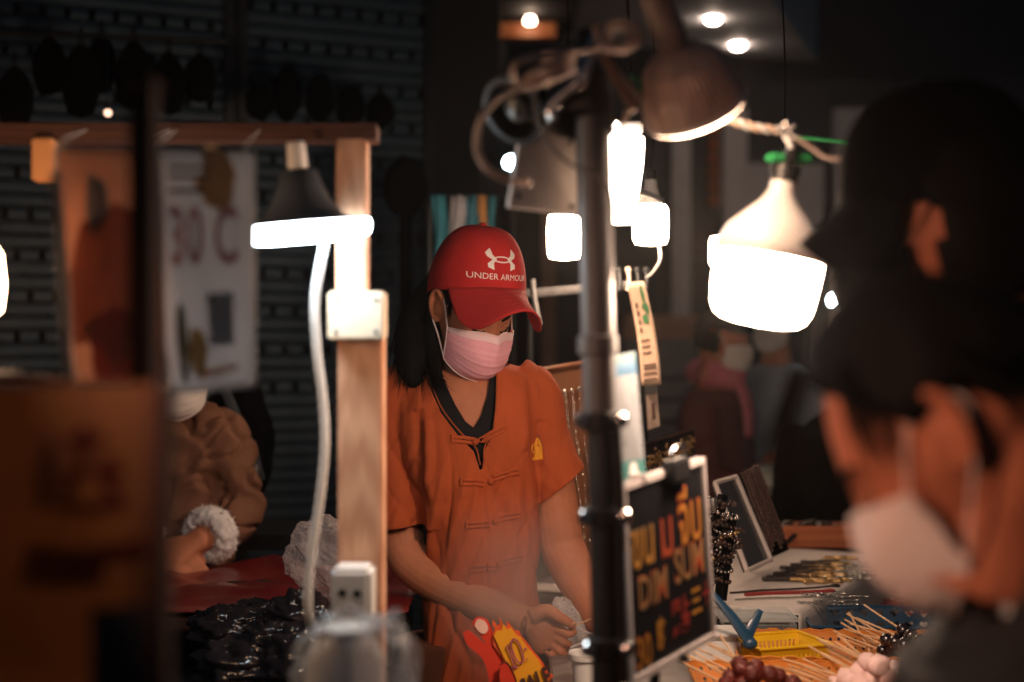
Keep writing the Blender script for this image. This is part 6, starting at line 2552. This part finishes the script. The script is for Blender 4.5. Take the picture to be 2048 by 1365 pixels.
# mirror with pale frame
mi = thing('mirror', 'small upright mirror in a pale frame leaning on the white cloth', 'mirror', P(1505, 1140, 3.05))
q = [P(1430, 966, 3.12), P(1472, 954, 3.2), P(1542, 1120, 3.14), P(1494, 1142, 3.02)]
n = (q[1] - q[0]).cross(q[3] - q[0]).normalized()
n = n if n.y < 0 else -n
b = MB()
b.slab([p - n * .003 for p in q], n, .008)
part('glass', b, mat('mirror_glass', (.10, .10, .105), .12, .4, var=.05), mi)
m_mf = mat('mirror_frame', (.66, .58, .55), .5)
for i in range(4):
    b = MB()
    a, c = q[i], q[(i + 1) % 4]
    b.sweep([a, (a + c) / 2, c], .0055, 3, 8)
    part('frame_bar', b, m_mf, mi)
b = MB()
b.sweep([(q[0] + q[1]) / 2 - n * .01, ((q[2] + q[3]) / 2 + Vector((.0, .12, 0)))], .005, 3, 8)
part('prop', b, m_mf, mi)

# necklace bust with beaded strands
nb = thing('necklace_stand', 'slanted black stand hung with strands of beads beside the mirror', 'stand', P(1560, 1112, 3.25))
q = [P(1478, 950, 3.22), P(1516, 928, 3.28), P(1578, 1100, 3.24), P(1540, 1112, 3.16)]
n = (q[1] - q[0]).cross(q[3] - q[0]).normalized()
n = n if n.y < 0 else -n
b = MB()
b.slab([p for p in q], n, .05)
part('body', b, m_matte_black, nb)
bd2 = lambda u, v: (q[0] * (1 - u) + q[1] * u) * (1 - v) + (q[3] * (1 - u) + q[2] * u) * v + n * .006
for k_ in range(6):
    b = MB()
    u = .06 + .16 * k_
    for i in range(24):
        v = .02 + (.93 - .05 * (k_ % 3)) * i / 23
        b.ball(bd2(u + .01 * math.sin(i * .5 + k_), v), .0046 if k_ % 2 else .0055, 7, 5)
    part('bead_strand', b, mat('bead_brown', (.10, .055, .045), .22, var=.4, scale=80) if k_ % 2 else mat('bead_dark', (.06, .035, .03), .15, var=.4, scale=80), nb, smooth=True)

# stand with dark bracelets and crystals between sign and mirror
bs = thing('bracelet_stand', 'black rod stand crowded with dark bracelets and crystals beside the black sign', 'stand', P(1440, 1200, 2.75))
for a, c in (((1446, 990), (1412, 1190)), ((1464, 1030), (1440, 1200))):
    b = MB()
    b.sweep([P(*a, 2.78), P(*c, 2.75)], [.010, .013], 6, 12)
    part('rod', b, m_matte_black, bs)
b = MB()
b.rbox(Vector((P(1425, 0, 2.76).x, 2.77, .905)), (.09, .09, .02), .004)
part('base', b, m_matte_black, bs)
b = MB()
b.box(Vector((P(1425, 0, 2.76).x, 2.78, .875)), (.08, .06, .04))
part('foot', b, m_white_plastic, bs)
rnd = random.Random(4)
for i in range(34):
    f = rnd.random()
    w = rnd.random() < .5
    a, c = ((1446, 990), (1412, 1190)) if w else ((1464, 1030), (1440, 1200))
    px, py = a[0] + (c[0] - a[0]) * f + rnd.uniform(-14, 14), a[1] + (c[1] - a[1]) * f
    o = P(px, py, 2.76)
    r_ = rnd.uniform(.014, .022)
    ax = axis_matrix(o, (rnd.uniform(-.5, .5), rnd.uniform(-.6, .2), 1))
    b = MB()
    for k_ in range(12):
        b.ball(ax @ Vector((r_ * math.cos(k_ * PI / 6), r_ * math.sin(k_ * PI / 6), 0)), rnd.uniform(.003, .0048), 6, 4)
    part('bracelet_ring', b, [m_dark_c, m_silver, mat('bead_dark', (.06, .035, .03), .15), m_gold_c][rnd.choice((0, 0, 2, 2, 1, 3))], bs, smooth=True)
b = MB()
b.ball(P(1424, 1010, 2.72), (.011, .009, .014), 10, 7, lambda p, d: p * (1 + .3 * noise.noise(d * 4)))
part('foil_crystal', b, m_silver, bs, smooth=False)

# wooden tray of rings beyond, dark bench, bundles of cloth
wt = thing('ring_tray', 'brown wooden tray set with rings beyond the white cloth', 'tray', P(1650, 1108, 3.6))
a, c = P(1566, 1104, 3.62), P(1760, 1104, 3.62)
m_tray = wood('tray_wood', (.36, .10, .035), (.46, .15, .06), .5, 12, axis='Z')
b = MB()
b.rbox(((a.x + c.x) / 2, 3.78, ZT + .016), (c.x - a.x, .30, .03), .004)
part('board', b, m_tray, wt)
b = MB()
b.rbox(((a.x + c.x) / 2, 3.63, ZT + .030), (c.x - a.x, .012, .055), .003)
part('front_edge', b, m_tray, wt)
rnd = random.Random(9)
for i in range(16):
    o = Vector((rnd.uniform(a.x + .03, c.x - .03), rnd.uniform(3.66, 3.90), ZT + .036))
    b = MB()
    b.sweep([o + Vector((.016 * math.cos(q_), .016 * math.sin(q_), .003 * math.sin(q_ * 2))) for q_ in [2 * PI * k_ / 12 for k_ in range(13)]], .004, 1, 6, cap=False)
    part('ring', b, m_dark_c, wt)
b = MB()
b.sweep([P(1640, 1072, 3.68), P(1690, 1066, 3.68), P(1732, 1070, 3.68)], .005, 4, 8)
part('pale_pen', b, m_white_plastic, wt)
b = MB()
b.ribbon([P(1570, 1088, 3.6), P(1612, 1050, 3.66)], [Vector((0, -1, .3)).normalized()] * 2, .012, .006)
part('dark_bar', b, m_black, wt)
tt = thing('tray_table', 'dark table under the wooden ring tray', 'table', ((a.x + c.x) / 2, 3.8, 0))
b = MB()
b.rbox(((a.x + c.x) / 2 + .1, 3.8, ZT - .012), (.9, .36, .025), .004)
part('top', b, m_brownwood, tt)
for sx in (-.38, .38):
    for sy in (-.14, .14):
        b = MB()
        b.box(((a.x + c.x) / 2 + .1 + sx, 3.8 + sy, ZT / 2 - .014), (.03, .03, ZT - .03))
        part('leg', b, m_dark_metal, tt)
m_print_c = mat('printed_cloth', (.50, .52, .44), .9, var=.45, scale=22, bump=.4, bscale=90)
for cx_, cy_, rx, rz, d, lb, m in ((1560, 962, .14, .055, 5.0, 'pale folded cloth with green print heaped on the far bench', m_print_c), (1625, 968, .10, .05, 5.0, 'pale folded cloth with yellow print at the end of the far bench', mat('yellow_print_cloth', (.55, .46, .28), .9, var=.4, scale=20)),
                                   (1600, 1010, .12, .03, 4.9, 'grey folded cloth below the printed cloths on the far bench', mat('grey_cloth', (.22, .22, .26), .9))):
    b = MB()
    b.ball(P(cx_, cy_, d), (rx, .12, rz), 26, 16, lambda p, q_: p * (1 + .30 * noise.noise(q_ * 3 + Vector((cx_, 0, 0))) + .12 * noise.noise(q_ * 9)))
    single('folded_cloth', b, m, lb, 'cloth', smooth=True)
fb_ = thing('far_bench', 'dark bench that carries the folded printed cloths', 'bench', P(1590, 1100, 5.0))
b = MB()
zz = P(0, 1024, 5.0).z
b.rbox((P(1590, 0, 5).x, 5.0, zz - .02), (.6, .4, .04), .005)
part('top', b, m_dark_metal, fb_)
for sx in (-.26, .26):
    for sy in (-.16, .16):
        b = MB()
        b.box((P(1590, 0, 5).x + sx, 5 + sy, (zz - .041) / 2), (.035, .035, zz - .042))
        part('leg', b, m_dark_metal, fb_)

# brown leather necklace board behind the vendor's shoulder
lb_ = thing('necklace_board', 'brown leather display board hung with silver bead chains behind the shoulder of the woman', 'display board', P(1160, 1050, 3.3))
q = [P(1078, 742, 3.25), P(1236, 716, 3.45), P(1262, 1120, 3.3), P(1150, 1140, 3.1)]
n = (q[1] - q[0]).cross(q[3] - q[0]).normalized()
n = n if n.y < 0 else -n
m_leather = mat('brown_leather', (.21, .085, .04), .42, var=.2, scale=10, bump=.4, bscale=200)
b = MB()
b.slab(q, n, .015)
part('board', b, m_leather, lb_)
b = MB()
b.sweep([q[0] + n * .004, q[1] + n * .004], .006, 3, 8)
part('top_edge', b, m_leather, lb_)
bl3 = lambda u, v: (q[0] * (1 - u) + q[1] * u) * (1 - v) + (q[3] * (1 - u) + q[2] * u) * v + n * .004
rnd = random.Random(2)
for k_ in range(9):
    b = MB()
    u = .15 + .095 * k_
    b.ball(bl3(u, .13), .0055, 8, 6)
    for i in range(46):
        v = .13 + .80 * i / 45
        b.ball(bl3(u + .012 * math.sin(i * .22 + k_) - .03 * v, v), rnd.choice((.0016, .0022, .0030)), 6, 4)
    part('bead_chain', b, m_silver, lb_, smooth=True)
b = MB()
b.sweep([bl3(.5, 1) - n * .02, Vector((bl3(.5, 1).x, 3.45, .93))], .012, 3, 8)
part('leg', b, m_dark_metal, lb_)

# rail with clips and a hanging tag
hr_ = thing('display_rail', 'flat steel rail with clips running from the cap to the hanging paper tag', 'rail', P(1160, 585, 3.55))
b = MB()
a, c = P(1052, 588, 3.6), P(1262, 570, 3.5)
b.ribbon([a, (a + c) / 2, c], [Vector((0, -1, .1)).normalized()] * 3, .022, .01)
part('bar', b, m_steel, hr_)
b = MB()
b.sweep([P(1066, 560, 3.58), P(1070, 600, 3.57), P(1080, 650, 3.56)], .006, 4, 8)
part('end_hook', b, m_steel, hr_)
for px in (1224, 1238, 1256, 1274, 1292):
    b = MB()
    b.sweep([P(px, 540, 3.5), P(px + 2, 560, 3.49), P(px, 582, 3.49)], [.005, .004, .006], 4, 8)
    b.ball(P(px, 540, 3.5), .008, 8, 6)
    part('clip', b, m_dark_metal if px != 1256 else m_cable, hr_)
b = MB()
for px in (1060, 1290):
    b.sweep([P(px, 585, 3.62), Vector((P(px, 0, 3.62).x, 3.64, 0))], .008, 3, 8)
part('upright', b, m_dark_metal, hr_)
b = MB()
b.sweep([P(1318, 490, 3.4), P(1320, 520, 3.4), P(1306, 545, 3.45), P(1292, 556, 3.5)], .0035, 5, 7)
single('cable', b, m_white_cable, 'white cable curving down from the shaded bulb to the display rail', 'cable')
tgp = thing('paper_tag', 'long cream paper tag with green print hanging from the display rail', 'tag', P(1300, 770, 3.4))


def tagf(u, v):
    x = 1254 + 26 * v + 34 * u + 8 * math.sin(v * 2.6) * 1.0
    return P(x + (4 * v if u > .5 else -2 * v), 566 + 206 * v - 3 * u, 3.42 + .03 * math.sin(v * 4) + .015 * u)


b = MB()
b.grid(tagf, 6, 18)
part('sheet', b, mat('cream_paper', (.62, .44, .32), .8, var=.05), tgp, smooth=True, solid=.001)
b = MB()
for (u, v, ru, rv) in ((.72, .12, .10, .09), (.78, .26, .12, .06), (.62, .36, .16, .05), (.70, .24, .18, .03)):
    cpt = [tagf(u + ru * math.cos(a_), v + rv * math.sin(a_)) + Vector((0, -.003, 0)) for a_ in [2 * PI * i / 12 for i in range(12)]]
    b.add(cpt, [list(range(12))])
part('green_print', b, mat('leaf_green', (.06, .20, .09), .6), tgp, smooth=False)
b = MB()
for v in (.56, .62, .68, .80, .83, .88, .94):
    b.add([tagf(.2, v) + Vector((0, -.003, 0)), tagf(.8 if v > .7 else .6, v - .01) + Vector((0, -.003, 0)), tagf(.8 if v > .7 else .6, v + .008) + Vector((0, -.003, 0)), tagf(.2, v + .018) + Vector((0, -.003, 0))], [(0, 1, 2, 3)])
for v in (.20, .28, .36, .44):
    b.add([tagf(.22, v) + Vector((0, -.003, 0)), tagf(.36, v) + Vector((0, -.003, 0)), tagf(.36, v + .05) + Vector((0, -.003, 0)), tagf(.22, v + .05) + Vector((0, -.003, 0))], [(0, 1, 2, 3)])
part('dark_print', b, mat('tag_ink', (.10, .05, .04), .7), tgp, smooth=False)
sc_ = thing('name_card', 'small pale card with a dark stripe hanging below the cream paper tag', 'card', P(1303, 860, 3.35))
q = [P(1292, 790, 3.38), P(1314, 786, 3.4), P(1320, 852, 3.38), P(1296, 860, 3.36)]
b = MB()
b.slab(q, (0, -1, 0), .003)
part('card', b, mat('cream_paper2', (.55, .42, .34), .7), sc_)
b = MB()
b.slab([P(1303, 806, 3.365), P(1309, 805, 3.365), P(1312, 838, 3.36), P(1305, 840, 3.36)], (0, -1, 0), .001)
part('dark_stripe', b, mat('tag_ink', (.10, .05, .04), .7), sc_)
b = MB()
b.rbox(P(1302, 780, 3.385), (.03, .012, .02), .002)
part('clip', b, m_black, sc_)
# low dark display case with sparkling goods
dc = thing('display_case', 'low black display case with a lit edge and sparkling goods behind the payment card', 'case', P(1330, 930, 3.3))
b = MB()
a, c = P(1262, 905, 3.25), P(1386, 858, 3.7)
b.slab([P(1255, 900, 3.2), P(1388, 858, 3.75), P(1395, 960, 3.75), P(1265, 1040, 3.2)], (0, -1, 0), .02)
part('front', b, m_black, dc)
b = MB()
b.sweep([P(1255, 900, 3.19), P(1388, 857, 3.74)], .004, 3, 8)
part('edge_trim', b, m_chrome, dc)
b = MB()
rnd = random.Random(3)
for i in range(150):
    u = rnd.random()
    b.ball(P(1290 + 100 * u, 925 - 36 * u + rnd.gauss(0, 9), 3.12 + .4 * u), rnd.uniform(.002, .004), 5, 4)
part('sparkling_goods', b, m_gold_c, dc)['kind'] = 'stuff'
b = MB()
b.slab([P(1255, 1040, 3.2), P(1400, 960, 3.75), P(1400, 1500, 3.75), P(1255, 1500, 3.2)], (0, -1, 0), .03)
part('base', b, m_matte_black, dc)

# steam over the hands
b = MB()
b.ball((0, 0, 0), (.16, .10, .20), 24, 16)
stv = bpy.data.materials.new('steam_volume')
stv.use_nodes = True
nt = stv.node_tree
nt.nodes.remove(nt.nodes['Principled BSDF'])
pv = nt.nodes.new('ShaderNodeVolumePrincipled')
pv.inputs['Color'].default_value = (.9, .88, .86, 1)
tc = nt.nodes.new('ShaderNodeTexCoord')
mp = nt.nodes.new('ShaderNodeMapping')
mp.inputs['Scale'].default_value = (1 / .16, 1 / .10, 1 / .20)
gr = nt.nodes.new('ShaderNodeTexGradient')
gr.gradient_type = 'SPHERICAL'
nz = nt.nodes.new('ShaderNodeTexNoise')
nz.inputs['Scale'].default_value = 9
nz.inputs['Detail'].default_value = 3
mu = nt.nodes.new('ShaderNodeMath')
mu.operation = 'MULTIPLY'
m2 = nt.nodes.new('ShaderNodeMath')
m2.operation = 'MULTIPLY'
STEAM = 9.0
m2.inputs[1].default_value = STEAM
nt.links.new(tc.outputs['Object'], mp.inputs['Vector'])
nt.links.new(mp.outputs[0], gr.inputs['Vector'])
nt.links.new(tc.outputs['Object'], nz.inputs['Vector'])
nt.links.new(gr.outputs['Fac'], mu.inputs[0])
nt.links.new(nz.outputs['Fac'], mu.inputs[1])
nt.links.new(mu.outputs[0], m2.inputs[0])
nt.links.new(m2.outputs[0], pv.inputs['Density'])
nt.links.new(pv.outputs[0], nt.nodes['Material Output'].inputs['Volume'])
me = b.mesh('steam')
me.materials.append(stv)
o = bpy.data.objects.new('steam', me)
COL.objects.link(o)
o.location = P(1030, 1185, 2.58)
o['kind'] = 'stuff'
o['label'] = 'thin steam rising over the hands of the woman'
# ------------------------------------------------------------------ power outlet and wrapped things at the foot of the pine post
po = thing('power_outlet', 'white cube power outlet with two dark holes fixed to the pine post', 'power outlet', T(708, 1245, -.07))
a, c = T(660, 1140, -.075), T(742, 1250, -.075)
b = MB()
b.rbox(((a.x + c.x) / 2, DF - .040, (a.z + c.z) / 2), (c.x - a.x, .068, a.z - c.z), .006)
part('case', b, m_white_plastic, po)
b = MB()
for px, py in ((684, 1186), (714, 1188)):
    b.lathe([(.0055, 0), (.0055, .0008), (.0002, .0008)], axis_matrix(T(px, py, -.0745), (0, -1, 0)), 14)
part('socket_hole', b, m_black, po)
b = MB()
b.lathe([(.0042, 0), (.0042, .001), (.0002, .001)], axis_matrix(T(700, 1216, -.0745), (0, -1, 0)), 12)
part('switch', b, mat('dull_red', (.30, .05, .04), .5), po)
t = thing('plastic_jar', 'white jar wrapped in crumpled clear plastic below the power outlet', 'jar', P(700, 1500, 1.55))
M = Matrix.Translation(P(690, 1268, 1.56))
b = MB()
k = 1.56 / F
b.lathe([(56 * k, 0), (58 * k, 6 * k), (56 * k, 14 * k), (40 * k, 18 * k), (2 * k, 18 * k)], M, 26)
part('lid', b, m_white_plastic, t)
b = MB()
b.lathe([(52 * k, 0), (78 * k, -40 * k), (84 * k, -110 * k), (84 * k, -240 * k), (2 * k, -240 * k)], M, 26)
part('jar_wall', b, m_dirty_white, t)
for cx_, cy_, rx, rz, s_ in ((705, 1330, .062, .062, 2.2), (775, 1330, .030, .065, 7.7)):
    part('wrapping', bagf(cx_, cy_, 1.52, rx, rz, s_, .3), film('wrap_film' + str(cx_), (.85, .9, .95), .10, .12, .5, 14), t, smooth=True)
t = thing('plastic_bag', 'clear crumpled plastic bag behind the white cord and the pine post', 'bag', P(640, 1180, 2.62))
part('film', bagf(648, 1112, 2.62, .066, .078, 5.1, .25), film('grey_bag_film', (.60, .52, .52), .22, .3, .7, 26), t, smooth=False)
b = MB()
for p in text_polys('Ann', .017, .0004):
    b.add([P(660, 1108, 2.535) + Vector((x, 0, y)) for x, y in p], [list(range(len(p)))])

# red cloth table and dark packets
rt = thing('cloth_table', 'table under a shiny red cloth behind the white cord', 'table', P(520, 1200, 2.95))
zr = P(0, 1168, 3.0).z
b = MB()
b.rbox((P(520, 0, 2.9).x + .03, 2.95, zr - .02), (.55, .55, .03), .004)
part('top', b, m_brownwood, rt)
for sx in (-.24, .24):
    for sy in (-.22, .22):
        b = MB()
        b.box((P(520, 0, 2.9).x + .03 + sx, 2.95 + sy, (zr - .036) / 2), (.03, .03, zr - .037))
        part('leg', b, m_dark_metal, rt)
m_redcloth = mat('red_cloth', (.13, .008, .010), .35, var=.2, scale=10, coat=.3)
b = MB()
b.grid(lambda u, v: Vector((P(520, 0, 2.9).x - .26 + .58 * u, 2.66 + .60 * v, zr + .006 + .022 * noise.noise(Vector((u * 4, v * 4, 1))) + .008 * noise.noise(Vector((u * 11, v * 11, 3))))), 30, 30)
single('red_cloth', b, m_redcloth, 'shiny red cloth spread over the table behind the white cord', 'cloth', smooth=True, solid=.002)
m_packet = mat('dark_packet', (.016, .013, .015), .16, var=.3, bump=1.0, bscale=26, coat=.3)
rnd = random.Random(12)
plab = ['crumpled dark foil packet heaped nearest the blue jeans', 'crumpled dark packet with a silver crease under the red cloth', 'crumpled dark packet beside the white cord', 'large crumpled dark packet low between jar and jeans', 'crumpled dark packet under the clear bag', 'small crumpled dark packet on top of the heap']
for i, (px, py, rx, rz, d) in enumerate(((470, 1260, .08, .04, 2.56), (530, 1250, .08, .045, 2.60), (600, 1240, .06, .05, 2.5), (520, 1330, .11, .05, 2.45), (610, 1320, .07, .06, 2.40), (560, 1285, .06, .035, 2.44))):
    b = MB()
    b.ball(P(px, py, d), (rx, rx * .7, rz), 56, 40, lambda p, q_, s_=i * 7.3: p * (1 + .35 * noise.noise(q_ * 2.6 + Vector((s_, 0, 0))) + .16 * abs(noise.noise(q_ * 7 + Vector((0, s_, 0)))) - .16 * crease(q_, (3.5, 3.5, 3.5), s_, .10) - .08 * crease(q_, (8, 8, 8), s_ + 3, .12)))
    single('packet', b, m_packet, plab[i], 'packet', group='dark packets heaped behind the post', smooth=True)
t = thing('packet_table', 'low dark table under the heap of crumpled packets', 'table', P(550, 1420, 2.5))
b = MB()
zp = P(0, 1372, 2.5).z
b.rbox((P(550, 0, 2.5).x, 2.5, zp - .02), (.46, .36, .03), .004)
part('top', b, m_dark_metal, t)
for sx in (-.2, .2):
    for sy in (-.14, .14):
        b = MB()
        b.box((P(550, 0, 2.5).x + sx, 2.5 + sy, (zp - .036) / 2), (.03, .03, zp - .037))
        part('leg', b, m_dark_metal, t)
# black backpack leaning behind the brown jacket
bp_ = thing('backpack', 'black backpack with a grey strap standing behind the brown jacket', 'backpack', P(480, 1000, 3.75))
b = MB()
b.ball(P(472, 900, 3.75), (.10, .09, .20), 22, 16, lambda p, q_: p * (1 + .12 * noise.noise(q_ * 2)))
part('bag', b, m_matte_black, bp_, smooth=True)
b = MB()
b.ribbon([P(448, 775, 3.64), P(475, 840, 3.63), P(505, 900, 3.64), P(520, 960, 3.66)], [Vector((0, -1, 0))] * 4, .024, .004)
part('strap', b, mat('grey_strap', (.10, .12, .14), .7), bp_)
b = MB()
b.ball(P(490, 955, 3.65), (.045, .02, .05), 16, 10)
part('pocket', b, m_black, bp_, smooth=True)
st2 = thing('low_table', 'dark low table under the black backpack', 'table', P(480, 1200, 3.75))
b = MB()
zz = P(0, 1052, 3.75).z
b.rbox((P(480, 0, 3.75).x, 3.75, zz - .02), (.4, .35, .04), .004)
part('top', b, m_black, st2)
for sx in (-.17, .17):
    for sy in (-.14, .14):
        b = MB()
        b.box((P(480, 0, 3.75).x + sx, 3.75 + sy, (zz - .041) / 2), (.03, .03, zz - .042))
        part('leg', b, m_black, st2)

# ------------------------------------------------------------------ thin haze added to give the lamps a glow
HAZE = 0.002
b = MB()
b.box((0, 12, 4.5), (90, 60, 11))
hz = bpy.data.materials.new('lamp_glow_haze')
hz.use_nodes = True
nt = hz.node_tree
nt.nodes.remove(nt.nodes['Principled BSDF'])
pv = nt.nodes.new('ShaderNodeVolumePrincipled')
pv.inputs['Color'].default_value = (.92, .92, .92, 1)
pv.inputs['Density'].default_value = HAZE
pv.inputs['Anisotropy'].default_value = 0.86
nt.links.new(pv.outputs[0], nt.nodes['Material Output'].inputs['Volume'])
me = b.mesh('haze')
me.materials.append(hz)
o = bpy.data.objects.new('haze', me)
COL.objects.link(o)
o['kind'] = 'stuff'
